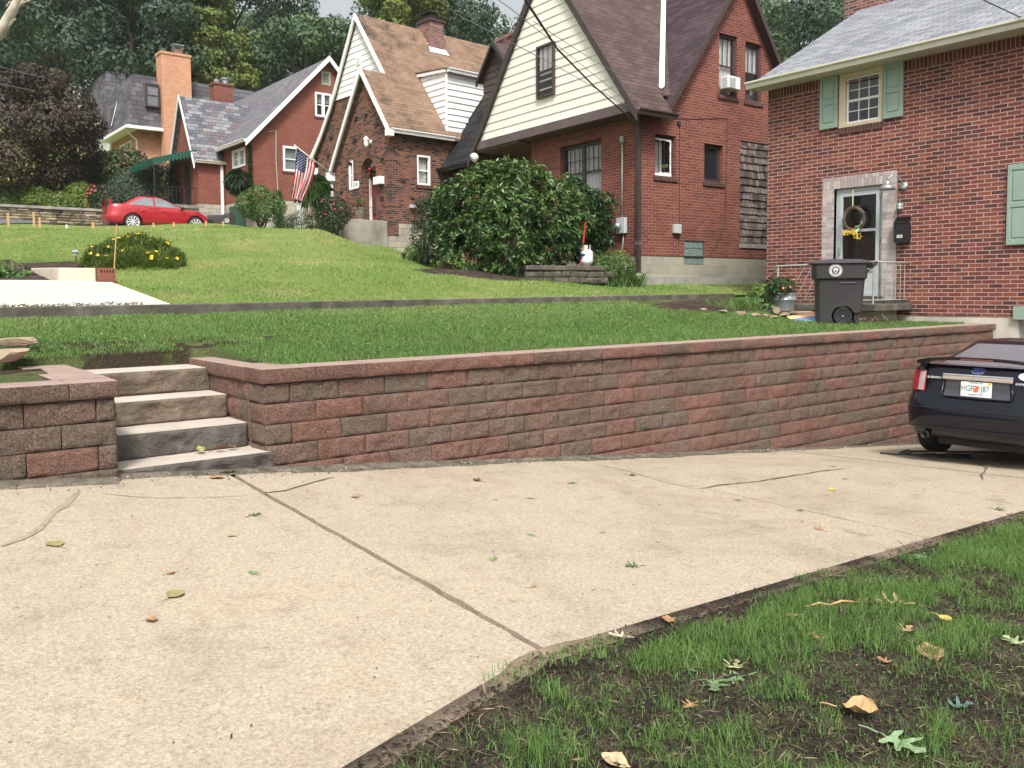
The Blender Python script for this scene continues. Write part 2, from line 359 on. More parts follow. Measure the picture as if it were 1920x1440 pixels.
# ================================================================== terrain functions (numpy)
WY0, WSL = 5.98, -.0175                       # retaining wall face line y(x)
def wall_y(x): return WY0 + WSL * (x - 2.46)
def drive_z(x, y):
    x = np.asarray(x, float); y = np.asarray(y, float); xc = np.clip(x, -30, 16)
    a = .296 - .0515 * xc; b = .543 - .0945 * xc; t = np.clip((y - 2.5) / 3.3, -.3, 1.15)
    return a * (1 - t) + b * t
def curb_z(x): return 1.345 + .0105 * (np.clip(x, -6, 15) - 1.4)
def lawn_z(x, y):
    x = np.asarray(x, float); y = np.asarray(y, float)
    t = np.clip((y - 6.3) / 4.05, 0, 1); p = np.interp(x, [5, 13], [1., 1.7])
    z = 1.025 + (curb_z(x) - 1.025) * t ** p
    return z + .03 * (fbm(x * .9, y * .9, 3) - .5) * np.clip(t * 6, 0, 1)
COLS = [(-800, [(14, 2.2), (20, 3.0), (30, 4.6), (37, 5.4), (44, 6.5), (50, 8), (60, 12), (90, 22), (130, 30), (200, 33)]),
        (0, [(12.7, 1.82), (17, 2.5), (21, 3.25), (24, 3.45), (30, 3.95), (36, 4.85), (39.5, 5.0), (44, 6.3), (50, 8.5), (60, 12), (90, 20), (130, 28), (200, 30)]),
        (200, [(12.7, 1.80), (17, 2.45), (21, 3.25), (24, 3.45), (30, 4.0), (34, 4.38), (40, 4.5), (44, 6.0), (50, 8.3), (60, 12), (90, 20), (130, 28), (200, 30)]),
        (400, [(12.7, 1.78), (17, 2.4), (21, 3.25), (24, 3.5), (31, 4.2), (34, 4.38), (44, 4.5), (50, 8), (60, 11), (90, 19), (130, 27), (200, 30)]),
        (590, [(14, 1.85), (18, 2.4), (20.2, 3.0), (21.2, 3.24), (24, 3.3), (29, 3.5), (38, 4.3), (46, 5.2), (60, 11), (90, 19), (130, 27), (200, 30)]),
        (700, [(15, 1.95), (18, 2.3), (20.5, 2.52), (22.5, 2.9), (26, 2.95), (30, 3.2), (38, 4.3), (46, 5.2), (60, 11), (90, 19), (130, 27), (200, 30)]),
        (830, [(16, 1.93), (20, 2.2), (24, 2.5), (28, 2.8), (40, 4), (60, 10), (90, 18), (130, 25), (200, 30)]),
        (960, [(15.5, 1.72), (18.5, 1.97), (25, 2.2), (36, 3.5), (60, 9), (90, 17), (130, 24), (200, 30)]),
        (1198, [(17, 1.62), (19.5, 1.75), (30, 2.0), (45, 4), (60, 8), (90, 17), (130, 24), (200, 30)]),
        (1437, [(16.5, 1.56), (18.5, 1.64), (22, 1.8), (40, 2.5), (60, 8), (90, 17), (130, 24), (200, 30)]),
        (2400, [(20, 1.56), (40, 2.5), (60, 8), (90, 17), (130, 24), (200, 30)])]
CY_ = 10.45
def edge_y(x): return 2.45 - .30 * max(0., 2.1 - x) - .0 * x
edge_v = np.vectorize(edge_y)
def hill_z(x, y):
    x = np.asarray(x, float); y = np.asarray(y, float); x, y = np.broadcast_arrays(x, y)
    d = x * V0 + y * V1; r = x * V1 - y * V0; d = np.maximum(d, 3.); u = np.clip(CX + F_ * r / d, -800, 2400)
    zs = []
    for uk, L in COLS:
        dc = CY_ / max(.25, V1 - V0 * (uk - CX) / F_)
        D = [dc] + [p[0] for p in L if p[0] > dc + .3]; Z = [1.47] + [p[1] for p in L if p[0] > dc + .3]
        zs.append(sum(np.interp(d + o, D, Z) for o in (-.5, 0, .5)) / 3)
    zs = np.array(zs); U = np.array([c[0] for c in COLS], float)
    k = np.clip(np.searchsorted(U, u) - 1, 0, len(U) - 2); t = (u - U[k]) / (U[k + 1] - U[k])
    t = t * t * (3 - 2 * t)
    z = np.take_along_axis(zs, k[None], 0)[0] * (1 - t) + np.take_along_axis(zs, (k + 1)[None], 0)[0] * t
    s = np.clip((y - CY_) / 1.2, 0, 1); zc = 1.44 + .006 * np.clip(x, -6, 15)
    z = zc * (1 - s) + z * s
    return z + .035 * (fbm(x * .5, y * .5, 9) - .5) * s
def yard_z(x, y):
    e = np.clip((edge_v(x) - y) / .3, 0, 1)
    return drive_z(x, y) + .006 + .045 * (fbm(x * 2.2, y * 2.2, 21) - .5) * e + .022 * (fbm(x * 17, y * 17, 23, 3) - .5) * e
def ground_z(x, y):
    if y < WY0 - .05: return float(drive_z(x, y))
    if y < 10.36: return float(lawn_z(x, y))
    return float(hill_z(x, y))
def sheet(name, xs, ys, fz, mats, **kw):
    X, Y = np.meshgrid(xs, ys); Z = fz(X, Y); V = np.stack([X, Y, Z], -1).reshape(-1, 3)
    nx, ny = len(xs), len(ys); i = (np.arange(ny - 1)[:, None] * nx + np.arange(nx - 1)[None]).ravel()
    return npmesh(name, V, [np.stack([i, i + 1, i + 1 + nx, i + nx], 1)], mats, smooth=True, **kw)

# lawn ground material: green thatch with worn patches that keep their place
def lawnmat(name, g1, g2, dry, soilf, soil_lo=.60, soil_hi=.70):
    m, nt, b = newmat(name)
    c = ramp(nt, noise(nt, 38., 4), [(.3, g1), (.7, g2)])
    c = mix(nt, c, dry, ramp(nt, noise(nt, .8, 5, .7), [(.50, (0, 0, 0)), (.68, (.75, .75, .75))]))
    at_ = N(nt, 'ShaderNodeAttribute'); at_.attribute_name = 'tint'
    sm = ramp(nt, mth(nt, 'ADD', at_.outputs['Fac'], mth(nt, 'MULTIPLY', mth(nt, 'SUBTRACT', noise(nt, 22., 5, .7), .5), .7)), [(.22, (0, 0, 0)), (.5, (1, 1, 1))])
    c = mix(nt, c, ramp(nt, noise(nt, 60, 3), [(.3, (.018, .012, .010)), (.7, (.07, .05, .038))]), mth(nt, 'MULTIPLY', sm, soilf))
    c = mix(nt, c, ramp(nt, noise(nt, 170, 2), [(.3, (.55, .55, .55)), (.7, (1.4, 1.4, 1.4))]), .8, 'MULTIPLY')
    nt.links.new(c, b.inputs['Base Color']); b.inputs['Roughness'].default_value = .95; b.inputs['Specular IOR Level'].default_value = .1
    bump(nt, b, noise(nt, 60, 5), 1., .03)
    return m
M['lawn1'] = lawnmat('lawn_thatch', (.04, .065, .022), (.11, .15, .05), (.17, .15, .08), .95)
M['lawn2'] = lawnmat('lawn_hillside', (.13, .185, .05), (.21, .27, .08), (.33, .29, .13), .1)
M['yard'] = mottle('yard_soil', [(.3, (.028, .020, .016)), (.48, (.05, .037, .028)), (.62, (.10, .080, .055)), (.75, (.15, .12, .085))], 5., bs=55, bstr=1., bd=.05, fine=(150, (.55, .55, .55), (1.4, 1.4, 1.4), .9))

def fr_(a, b, n): return np.linspace(a, b, n)
ys = np.unique(np.concatenate([fr_(CY_, 30, 90), fr_(30, 60, 60), fr_(60, 220, 40)]))
xs = np.unique(np.concatenate([fr_(-220, -20, 30), fr_(-20, 34, 130), fr_(34, 60, 20), fr_(60, 260, 30)]))
sheet('ground', xs, ys, hill_z, M['lawn2'], kind='structure')
def bald_fn(x, y):
    b = np.clip(1.3 - (((x - 2.6) / 1.4) ** 2 + ((y - 7.9) / .40) ** 2), 0, 1) * 1.0 * (fbm(x * 3.1, y * 4, 5) > .44) + .35 * np.clip((fbm(x * 1.6, y * 2.2, 61, 4) - .585) / .05, 0, 1)
    b = b + .45 * np.clip((fbm(x * 2.6, y * 4., 66, 3) - .52) / .06, 0, 1) * np.clip((6.95 - y) / .3, 0, 1)
    b = b + .5 * np.clip((fbm(x * 2.2, y * 3., 67, 3) - .45) / .08, 0, 1) * np.clip((2.6 - x) / .8, 0, 1) * np.clip((8.9 - y) / .6, 0, 1)
    return np.clip(np.where(y > 9, b * .3, b), 0, 1)
def lawn_cut(x, y):
    z = lawn_z(x, y)
    h = ((x > 1.2) & (x < 2.62) & (y < 7.5)) | ((x > .9) & (x < 2.62) & (y > 6.98) & (y < 7.5))
    return np.where(h, -.3, z)
lw_ = sheet('lawn', np.unique(np.concatenate([fr_(-80, -4, 12), fr_(-4, 10, 260), fr_(10, 16, 60), fr_(16, 80, 8), [.88, .91, 1.19, 1.22, 2.60, 2.63]])), np.unique(np.concatenate([fr_(6.05, 8.6, 70), fr_(8.6, 10.36, 26), [6.96, 6.99, 7.49, 7.52]])), lawn_cut, M['lawn1'], kind='structure')
c_ = np.empty(len(lw_.data.vertices) * 3, np.float32); lw_.data.vertices.foreach_get('co', c_); c_ = c_.reshape(-1, 3); a_ = lw_.data.attributes.new('tint', 'FLOAT', 'POINT'); a_.data.foreach_set('value', bald_fn(c_[:, 0].astype(float), c_[:, 1].astype(float)).astype(np.float32))
sheet('front_yard', np.unique(np.concatenate([fr_(-80, -4, 12), fr_(-4, 0, 20), fr_(0, 8, 300), fr_(8, 14, 40), fr_(14, 80, 8)])), np.unique(np.concatenate([fr_(-80, -3, 8), fr_(-3, 0, 20), fr_(0, 2.6, 110)])),
      lambda x, y: yard_z(x, y) - .07 * np.clip((y - edge_v(x) + .06) / .08, 0, 1), M['yard'], kind='structure')
sheet('subsoil', fr_(-80, 80, 60), fr_(2.55, 6.3, 8), lambda x, y: drive_z(x, y) - .045, M['yard'], kind='structure')

# ------------------------------------------------------------------ driveway: slabs with a worn exposed aggregate face
def aggregate(name):
    m, nt, b = newmat(name)
    v = N(nt, 'ShaderNodeTexVoronoi'); v.inputs['Scale'].default_value = 120.
    tc = nt.nodes.new('ShaderNodeTexCoord').outputs['Object']; nt.links.new(tc, v.inputs['Vector'])
    c = ramp(nt, v.outputs['Color'], [(.0, (.40, .31, .235)), (.25, (.56, .47, .38)), (.5, (.64, .55, .45)), (.72, (.46, .41, .37)), (.9, (.72, .63, .52))])
    v2 = N(nt, 'ShaderNodeTexVoronoi'); v2.inputs['Scale'].default_value = 55.; nt.links.new(tc, v2.inputs['Vector'])
    c = mix(nt, c, ramp(nt, v2.outputs['Color'], [(.0, (.50, .45, .42)), (.12, (1, 1, 1)), (.85, (1.06, 1.03, .98)), (.95, (.72, .66, .60))]), .55, 'MULTIPLY')
    c = mix(nt, c, ramp(nt, noise(nt, 60, 4, .7), [(.3, (.55, .53, .51)), (.5, (1, 1, 1)), (.7, (1.28, 1.26, 1.22))]), .8, 'MULTIPLY')
    c = mix(nt, c, (.50, .43, .35), .25)
    c = mix(nt, c, (.69, .695, .665), 1., 'MULTIPLY')
    c = mix(nt, c, (.80, .76, .72), ramp(nt, noise(nt, .42, 5, .72, dist=.8), [(.50, (0, 0, 0)), (.60, (.55, .55, .55)), (.66, (.25, .25, .25))]), 'MULTIPLY')
    c = mix(nt, c, (.62, .58, .54), ramp(nt, noise(nt, 2.3, 4, .6), [(.66, (0, 0, 0)), (.74, (.7, .7, .7))]), 'MULTIPLY')
    c = mix(nt, c, ramp(nt, noise(nt, .9, 5, .65, dist=.4), [(.30, (.76, .74, .71)), (.47, (1, 1, 1)), (.72, (1.06, 1.04, .99))]), .75, 'MULTIPLY')
    c = mix(nt, c, ramp(nt, noise(nt, 5., 4, .7), [(.30, (.80, .78, .75)), (.46, (1, 1, 1))]), .8, 'MULTIPLY')
    nt.links.new(c, b.inputs['Base Color']); b.inputs['Roughness'].default_value = .9; b.inputs['Specular IOR Level'].default_value = .2
    bump(nt, b, mth(nt, 'ADD', v.outputs['Distance'], noise(nt, 45, 4)), .5, .004)
    return m
M['drive'] = aggregate('driveway_concrete')
mb = MB()
JX = [-14.3, -11.0, -7.7, -4.4, -1.12, 2.15, 5.42, 8.72, 12.0, 14.6]
for k in range(len(JX) - 1):
    x0, x1 = JX[k], JX[k + 1]; w0 = .009 if k == 5 else .005; w1 = .009 if k == 4 else .005
    fine = -2 < x0 < 9; nx, ny = (60, 60) if fine else (12, 12)
    dz = rnd.uniform(-.004, .004)
    def pt(a, b, x0=x0, x1=x1, w0=w0, w1=w1, dz=dz):
        y0 = edge_y(x0 + (x1 - x0) * a) + .02; y1 = float(wall_y(x0 + (x1 - x0) * a)) - .02
        x = x0 + w0 + (x1 - x0 - w0 - w1) * a; y = y0 + (y1 - y0) * b
        e = .02
        if a == 0: x += e * (float(fbm(y * 2.5, 3., 5, 4)) - .35) + .012 * float(vnoise(y * 14, 1., 8))
        if a == 1: x -= e * (float(fbm(y * 2.5, 9., 5, 4)) - .35) + .012 * float(vnoise(y * 14, 5., 8))
        if b == 0: y += .09 * (float(fbm(x * 1.6, 2., 6, 4)) - .5) + .02 * float(vnoise(x * 13, 2., 9))
        return (x, y, float(drive_z(x, y)) + dz)
    mb.grid(pt, nx, ny)
    for side in range(4):
        def sk(a, b, side=side):
            q = {0: (a, 0), 1: (a, 1), 2: (0, a), 3: (1, a)}[side]; p = pt(*q); return (p[0], p[1], p[2] - .09 * b)
        mb.grid(sk, nx, 1)
mb.build('driveway', M['drive'], kind='structure')

# ------------------------------------------------------------------ camera, world, sun
cam = bpy.data.cameras.new('camera'); co = bpy.data.objects.new('camera', cam); col.objects.link(co)
cam.sensor_width = 36; cam.lens = F_ / 1920 * 36; cam.shift_y = -(720 - CY) / 1920; cam.clip_end = 2000; cam.clip_start = .05
Rm = Matrix((CR, CU, -fw)).transposed().to_4x4(); co.matrix_world = Matrix.Translation((0, 0, CH)) @ Rm
scene.camera = co
w = bpy.data.worlds.new('World'); scene.world = w; w.use_nodes = True; wn = w.node_tree
bg = wn.nodes['Background']; sky = wn.nodes.new('ShaderNodeTexSky'); sky.sky_type = 'NISHITA'; sky.sun_disc = False
SUN_EL, SUN_AZ = radians(52), radians(215)
sky.sun_elevation = SUN_EL; sky.sun_rotation = SUN_AZ; sky.dust_density = 6.; sky.air_density = 1.4; sky.ozone_density = 1.
hs = wn.nodes.new('ShaderNodeHueSaturation'); hs.inputs['Saturation'].default_value = .22; hs.inputs['Value'].default_value = 1.
wn.links.new(sky.outputs[0], hs.inputs['Color']); wn.links.new(hs.outputs[0], bg.inputs[0]); bg.inputs[1].default_value = .118
sl = bpy.data.lights.new('sun', 'SUN'); sl.energy = 2.3; sl.angle = radians(11); sl.color = (1., .95, .87)
so = bpy.data.objects.new('sun', sl); col.objects.link(so)
sd = Vector((sin(SUN_AZ) * cos(SUN_EL), cos(SUN_AZ) * cos(SUN_EL), sin(SUN_EL)))
so.matrix_world = Matrix.Translation((0, 0, 40)) @ sd.to_track_quat('Z', 'Y').to_matrix().to_4x4()
scene.view_settings.view_transform = 'Standard'; scene.view_settings.look = 'None'; scene.view_settings.gamma = 1.; scene.view_settings.exposure = .72
scene.cycles.max_bounces = 6; scene.cycles.diffuse_bounces = 3; scene.cycles.transparent_max_bounces = 12; scene.cycles.use_denoising = True
# ================================================================== retaining walls and steps
def retmat(name, c1, c2, c3):
    m, nt, b = newmat(name)
    a = N(nt, 'ShaderNodeAttribute'); a.attribute_name = 'tint'
    f = mth(nt, 'ADD', mth(nt, 'MULTIPLY', a.outputs['Fac'], .40), mth(nt, 'MULTIPLY', noise(nt, 4.5, 5, .75), .62))
    c = ramp(nt, f, [(.32, c1), (.5, c2), (.68, c3)])
    c = mix(nt, c, ramp(nt, noise(nt, 90, 3, .7), [(.32, (.42, .41, .40)), (.5, (1., 1., 1.)), (.68, (1.8, 1.8, 1.75))]), 1., 'MULTIPLY')
    c = mix(nt, c, ramp(nt, noise(nt, 1.3, 4, .7), [(.35, (.62, .60, .58)), (.55, (1.05, 1.05, 1.05))]), .55, 'MULTIPLY')
    nt.links.new(c, b.inputs['Base Color']); b.inputs['Roughness'].default_value = .95; b.inputs['Specular IOR Level'].default_value = .15
    bump(nt, b, noise(nt, 45, 6, .8), 1., .03); return m
M['ret'] = retmat('split_face_block', (.165, .130, .104), (.195, .130, .104), (.228, .125, .10))
M['capface'] = retmat('coping_split_face', (.17, .125, .10), (.20, .125, .10), (.225, .12, .098))
M['captop'] = mottle('coping_top_pink', [(.3, (.28, .205, .175)), (.7, (.36, .26, .225))], 5., bs=120, bstr=.3)
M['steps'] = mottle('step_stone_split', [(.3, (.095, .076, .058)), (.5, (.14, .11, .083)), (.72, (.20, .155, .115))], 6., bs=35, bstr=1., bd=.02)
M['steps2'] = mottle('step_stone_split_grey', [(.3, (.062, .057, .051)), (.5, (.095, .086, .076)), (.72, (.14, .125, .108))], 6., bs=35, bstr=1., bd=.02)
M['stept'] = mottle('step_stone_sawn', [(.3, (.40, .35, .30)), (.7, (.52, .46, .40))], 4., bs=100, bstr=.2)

class Rocks:
    def __init__(s): s.V = []; s.F = []; s.T = []; s.I = []; s.n = 0
    def add(s, V, F, t, mi=0):
        s.V.append(V); s.F.append(F + s.n); s.T.append(np.full(len(V), t)); s.I.append(np.full(len(F), mi)); s.n += len(V)
    def box(s, O, a, L, n, h, D, tint, seed, amp=.014, nx=10, nz=5, ends=(0, 0), mtop=0, zs=1., rough_scale=1.):
        O = np.array(O, float); a = np.array(a, float); n = np.array(n, float); up = np.array((0, 0, 1.))
        def face(o, e1, l1, e2, l2, nn, ku, kv, am):
            S, Tt = np.meshgrid(np.linspace(0, 1, ku + 1), np.linspace(0, 1, kv + 1))
            e = np.minimum(np.minimum(S * l1, (1 - S) * l1), np.minimum(Tt * l2, (1 - Tt) * l2)); e = np.clip(e / .013, 0, 1) ** .7
            wx = S * l1 + seed * 3.1; wy = Tt * l2 * zs + seed * 1.7
            d = (fbm(wx * 14 * rough_scale, wy * 14 * rough_scale, seed, 4) - .38) * 3.4 * am + am * .5
            P = o + S[..., None] * l1 * e1 + Tt[..., None] * l2 * e2 + (d * e)[..., None] * nn
            P = P.reshape(-1, 3); i = (np.arange(kv)[:, None] * (ku + 1) + np.arange(ku)[None]).ravel()
            s.add(P, np.stack([i, i + 1, i + ku + 2, i + ku + 1], 1), tint, 0)
        face(O, a, L, up, h, n, nx, nz, amp)
        B = O - n * D
        c = [O, O + a * L, B + a * L, B]; t = [p + up * h for p in c]
        P = np.array(c + t)
        s.add(P, np.array([[4, 5, 6, 7]]), tint, mtop); s.add(P, np.array([[0, 3, 2, 1], [2, 3, 7, 6]]), tint, 0)
        if ends[0]: face(B, n, D, up, h, -a, max(3, int(D / .04)), nz, amp)
        else: s.add(P, np.array([[3, 0, 4, 7]]), tint, 0)
        if ends[1]: face(O + a * L, -n, D, up, h, a, max(3, int(D / .04)), nz, amp)
        else: s.add(P, np.array([[1, 2, 6, 5]]), tint, 0)
    def build(s, name, mats, parent=None, **kw):
        return npmesh(name, np.concatenate(s.V), [np.concatenate(s.F)], mats, parent, tint=np.concatenate(s.T), fi=np.concatenate(s.I), **kw)

CAPT, CAPH, CRS = 1.05, .105, .152
def block_wall(root, x0, x1, e0, e1, seed):
    """wall running along +x, faces -y"""
    R = Rocks(); K = Rocks(); rr = random.Random(seed)
    A = np.array((1., WSL, 0)); A /= np.linalg.norm(A); Nn = np.array((A[1], -A[0], 0))
    k = 0
    while True:
        z1 = CAPT - CAPH - CRS * k
        x = x0 - (0 if k % 2 else .2)
        lo = min(float(drive_z(x0, 6)), float(drive_z(x1, 6)))
        if z1 < lo: break
        while x < x1 - .02:
            L = .405; xa = max(x, x0); xb = min(x + L, x1)
            if x1 - xb < .09: xb = x1
            if xb - xa > .03 and z1 > float(drive_z((xa + xb) / 2, 6)) - .09:
                near = xa < 6
                O = (xa + .003, wall_y(xa) - .014 * k, z1 - CRS)
                R.box(O, A, xb - xa - .0065, Nn, CRS - .0055, .28, rr.random() ** 1.1, rr.randrange(9999), nx=18 if near else 11, nz=9 if near else 6, ends=(e0 and xa <= x0 + .001, e1 and xb >= x1 - .001), amp=.013)
            x = xb if xb > x else x + L
            if xb >= x1: break
        k += 1
    x = x0 - .02
    while x < x1:
        L = min(.43, x1 + (.02 if e1 else 0) - x)
        if L < .03: break
        K.box((x, wall_y(x) - .035, CAPT - CAPH + .001), A, L - .005, Nn, CAPH, .33, rr.random(), rr.randrange(9999), amp=.011, nx=14 if x < 6 else 8, nz=5, ends=(e0 and x < x0, e1 and x + L >= x1), mtop=1)
        x += L
    R.build('block_courses', M['ret'], root); K.build('coping', [M['capface'], M['captop']], root)
    return R, K
XR0, XL1 = 2.46, 1.42
rw = empty('retaining_wall', 'long red and grey split block retaining wall holding up the front lawn', 'retaining wall')
block_wall(rw, XR0, 14.58, True, False, 3)
# soil core behind the faces
MB().add([(XR0 + .03, 6.22, -1.2), (14.58, 6.0, -1.2), (14.58, 6.0, .94), (XR0 + .03, 6.22, .94)], [(0, 1, 2, 3)]).build('backfill_board', M['dark'], rw)
def return_wall(root, x, nx_, seed):
    R = Rocks(); K = Rocks(); rr = random.Random(seed); A = np.array((0, 1., 0)) if nx_ > 0 else np.array((0, -1., 0)); Nn = np.array((float(nx_), 0, 0))
    ya, yb = wall_y(x) + .25, 7.9
    for k in range(7):
        z1 = CAPT - CAPH - CRS * k; y = ya + (.0 if k % 2 else .12) - .2
        while y < yb:
            y0, y1 = max(y, ya), min(y + .405, yb)
            if y1 - y0 > .03:
                o = (x, y0 if nx_ > 0 else y1, z1 - CRS)
                R.box(o, A, y1 - y0 - .004, Nn, CRS - .0035, .25, rr.random(), rr.randrange(9999), nx=10, nz=5)
            y += .405
    y = ya + .03
    while y < yb - .05:
        L = min(.42, yb - y); K.box((x + nx_ * .03, y if nx_ > 0 else y + L, CAPT - CAPH + .001), A, L - .005, Nn, CAPH, .33, rr.random(), rr.randrange(999), amp=.01, mtop=1); y += L
    R.build('return_courses', M['ret'], root); K.build('return_coping', [M['capface'], M['captop']], root)
return_wall(rw, XR0, -1, 5)
# short wall on the street side of the steps (its face stands a little nearer)
WY0 -= .13
lw = empty('retaining_wall', 'short stretch of split block wall left of the stone steps', 'retaining wall')
block_wall(lw, -7.0, XL1, False, True, 8); return_wall(lw, XL1, 1, 9)
WY0 += .13
st = empty('stone_steps', 'four grey brown rough stone steps between the block walls', 'steps')
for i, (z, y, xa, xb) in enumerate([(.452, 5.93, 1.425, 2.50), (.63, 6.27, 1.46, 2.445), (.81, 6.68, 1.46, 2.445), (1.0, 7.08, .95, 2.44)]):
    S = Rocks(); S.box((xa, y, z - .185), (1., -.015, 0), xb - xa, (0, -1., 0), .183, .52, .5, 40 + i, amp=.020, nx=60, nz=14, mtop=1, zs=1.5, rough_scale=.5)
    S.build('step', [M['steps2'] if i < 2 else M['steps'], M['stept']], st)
MB().box(1.5, 2.4, 6.95, 7.6, -.2, .6).build('step_bedding', M['soil'], st)

# concrete edging between the two lawns
mb = MB(); A_ = (-30., 10.34); xs_ = np.arange(-30, 14.2, .55)
def cz(x): return 1.475 + .006 * min(max(x, -6), 15)
for i in range(len(xs_) - 1):
    for part in range(1):
        x0, x1 = xs_[i], xs_[i + 1]; j = lambda x: .018 * (float(fbm(x * 1.3, 1., 4)) - .5)
        vs = []
        for x in (x0, x1):
            y = 10.34 + j(x); z = cz(x) + j(x + 9) * .5
            vs += [(x, y, 1.2), (x, y, z - .012), (x, y + .014, z), (x, y + .15, z), (x, y + .15, 1.2)]
        mb.add(vs, [(0, 5, 6, 1), (1, 6, 7, 2), (2, 7, 8, 3), (3, 8, 9, 4)])
mb.build('curb', M['concdk'], label='low dark weathered concrete edging between the two front lawns', cat='edging')

# ================================================================== building helpers
def siding(mb, ax, c, poly, h=.2, mi=0, out=.02):
    def clip(P, f):
        Q = []
        for i in range(len(P)):
            a, b = P[i], P[(i + 1) % len(P)]; fa, fb = f(a), f(b)
            if fa >= 0: Q.append(a)
            if fa * fb < 0: t = fa / (fa - fb); Q.append((a[0] + (b[0] - a[0]) * t, a[1] + (b[1] - a[1]) * t))
        return Q
    z0 = min(p[1] for p in poly); z1 = max(p[1] for p in poly); z = z0
    mp = (lambda a, d, zz: (c + d, a, zz)) if ax == 'x' else (lambda a, d, zz: (a, c + d, zz))
    while z < z1 - 1e-4:
        P = clip(clip(poly, lambda p: p[1] - z), lambda p: z + h - p[1])
        if len(P) >= 3:
            mb.add([mp(a, -out + (out - .002) * (zz - z) / h, zz) for a, zz in P], [tuple(range(len(P)))], mi)
            lo = [a for a, zz in P if abs(zz - z) < 1e-5]
            if len(lo) >= 2: a, b = min(lo), max(lo); mb.add([mp(a, -out, z), mp(b, -out, z), mp(b, .01, z), mp(a, .01, z)], [(0, 1, 2, 3)], mi)
        z += h
    return mb
def window(par, ax, c, a0, a1, z0, z1, fm, inset=.05, fw=.05, rail=True, mun=None, curt=None, back=False, sill=None, gl=None, out=0., nm='window', split=0, label=None):
    """a double hung window; inset = depth behind the wall face, out = casing standing proud"""
    mp = (lambda a, d, z: (c + d, a, z)) if ax == 'x' else (lambda a, d, z: (a, c + d, z))
    def bx(m, A0, A1, d0, d1, Z0, Z1, mi=0):
        if ax == 'x': m.box(c + d0, c + d1, A0, A1, Z0, Z1, mi)
        else: m.box(A0, A1, c + d0, c + d1, Z0, Z1, mi)
    m = MB(); d0, d1 = inset - out, inset + .07
    bx(m, a0, a1, d0, d1, z1 - fw, z1); bx(m, a0, a1, d0, d1, z0, z0 + fw); bx(m, a0, a0 + fw, d0, d1, z0 + fw, z1 - fw); bx(m, a1 - fw, a1, d0, d1, z0 + fw, z1 - fw)
    i0, i1, j0, j1 = a0 + fw, a1 - fw, z0 + fw, z1 - fw; zm = (j0 + j1) / 2
    for k in range(split): a = i0 + (i1 - i0) * (k + 1) / (split + 1); bx(m, a - fw * .75, a + fw * .75, d0 + .01, d1, j0, j1)
    e = inset + .02
    if rail: bx(m, i0, i1, e, e + .035, zm - .022, zm + .022)
    cells = [(i0 + (i1 - i0) * k / (split + 1), i0 + (i1 - i0) * (k + 1) / (split + 1)) for k in range(split + 1)]
    for ca, cb in cells:
        for (q0, q1, n) in ((zm, j1, mun and mun[0]), (j0, zm, mun and mun[1])):
            if n:
                for k in range(1, n[0]): a = ca + (cb - ca) * k / n[0]; bx(m, a - .009, a + .009, e + .006, e + .026, q0, q1)
                for k in range(1, n[1]): z = q0 + (q1 - q0) * k / n[1]; bx(m, ca, cb, e + .007, e + .025, z - .009, z + .009)
    w = m.build(nm, fm, par, bevel=.004, seg=1)
    if label: w['label'] = label
    g = MB(); bx(g, i0, i1, e + .012, e + .018, j0, j1); g.build('pane', gl or M['glass'], w)
    if back: g = MB(); bx(g, i0, i1, e + .048, e + .05, j0, j1); g.build('room_back', M['dark'], w)
    if curt:
        g = MB()
        for (f0, f1, q0, q1) in curt[1:]:
            A0, A1 = i0 + (i1 - i0) * f0, i0 + (i1 - i0) * f1; Z0, Z1 = j0 + (j1 - j0) * q0, j0 + (j1 - j0) * q1
            nn = max(8, int((A1 - A0) / .02)); ph = rnd.random() * 6
            g.grid(lambda a, b: mp(A0 + (A1 - A0) * a, e + (.032 if back else .07) + (.007 if back else .018) * sin(a * (A1 - A0) * 60 + ph + sin(a * 9)) * (1 if curt[0] != 'blind' else 0), Z0 + (Z1 - Z0) * b), nn, 1)
        g.build('curtain', M['blind'] if curt[0] == 'blind' else M['curtain'], w, smooth=True)
    if sill:
        m = MB(); bx(m, a0 - .06, a1 + .06, -.035, .1, z0 - .1, z0 - .002); m.build('sill', sill, w)
    return w
def plank(mb, p0, p1, w, off, mi=0):
    p0, p1 = Vector(p0), Vector(p1); d = Vector((0, 0, -w)); return mb.slab([p0, p1, p1 + d, p0 + d], off, mi)
def gutter(par, p0, p1, out, mat, r=.06, nm='gutter'):
    """K-style gutter from p0 to p1; out = horizontal unit vector away from the wall"""
    p0, p1, out = Vector(p0), Vector(p1), Vector(out)
    prof = [(0, -.02), (0, -.13), (.07, -.13), (.085, -.06), (.12, -.03), (.12, 0), (.108, 0), (.105, -.025), (.07, -.05), (.06, -.115), (.01, -.115), (.01, -.02)]
    vs = [p + out * a + Vector((0, 0, b)) for p in (p0, p1) for a, b in prof]; n = len(prof)
    mb = MB().add(vs, [(i, (i + 1) % n, (i + 1) % n + n, i + n) for i in range(n)] + [tuple(range(n - 1, -1, -1)), tuple(range(n, 2 * n))])
    return mb.build(nm, mat, par)
def shutter(par, y0, y1, z0, z1, mat):
    m = MB(); m.box(-.035, -.006, y0, y1, z0, z1)
    zm = (z0 + z1) / 2
    m2 = MB()
    for (a, b, q, r) in ((y0, y0 + .055, z0, z1), (y1 - .055, y1, z0, z1), (y0 + .055, y1 - .055, z0, z0 + .09), (y0 + .055, y1 - .055, z1 - .09, z1), (y0 + .055, y1 - .055, zm - .04, zm + .04)):
        m.box(-.05, -.034, a, b, q, r)
    for (q, r) in ((z0 + .115, zm - .065), (zm + .065, z1 - .115)): m.box(-.046, -.034, y0 + .08, y1 - .08, q, r)
    return m.build('shutter', mat, par, bevel=.004, seg=1)

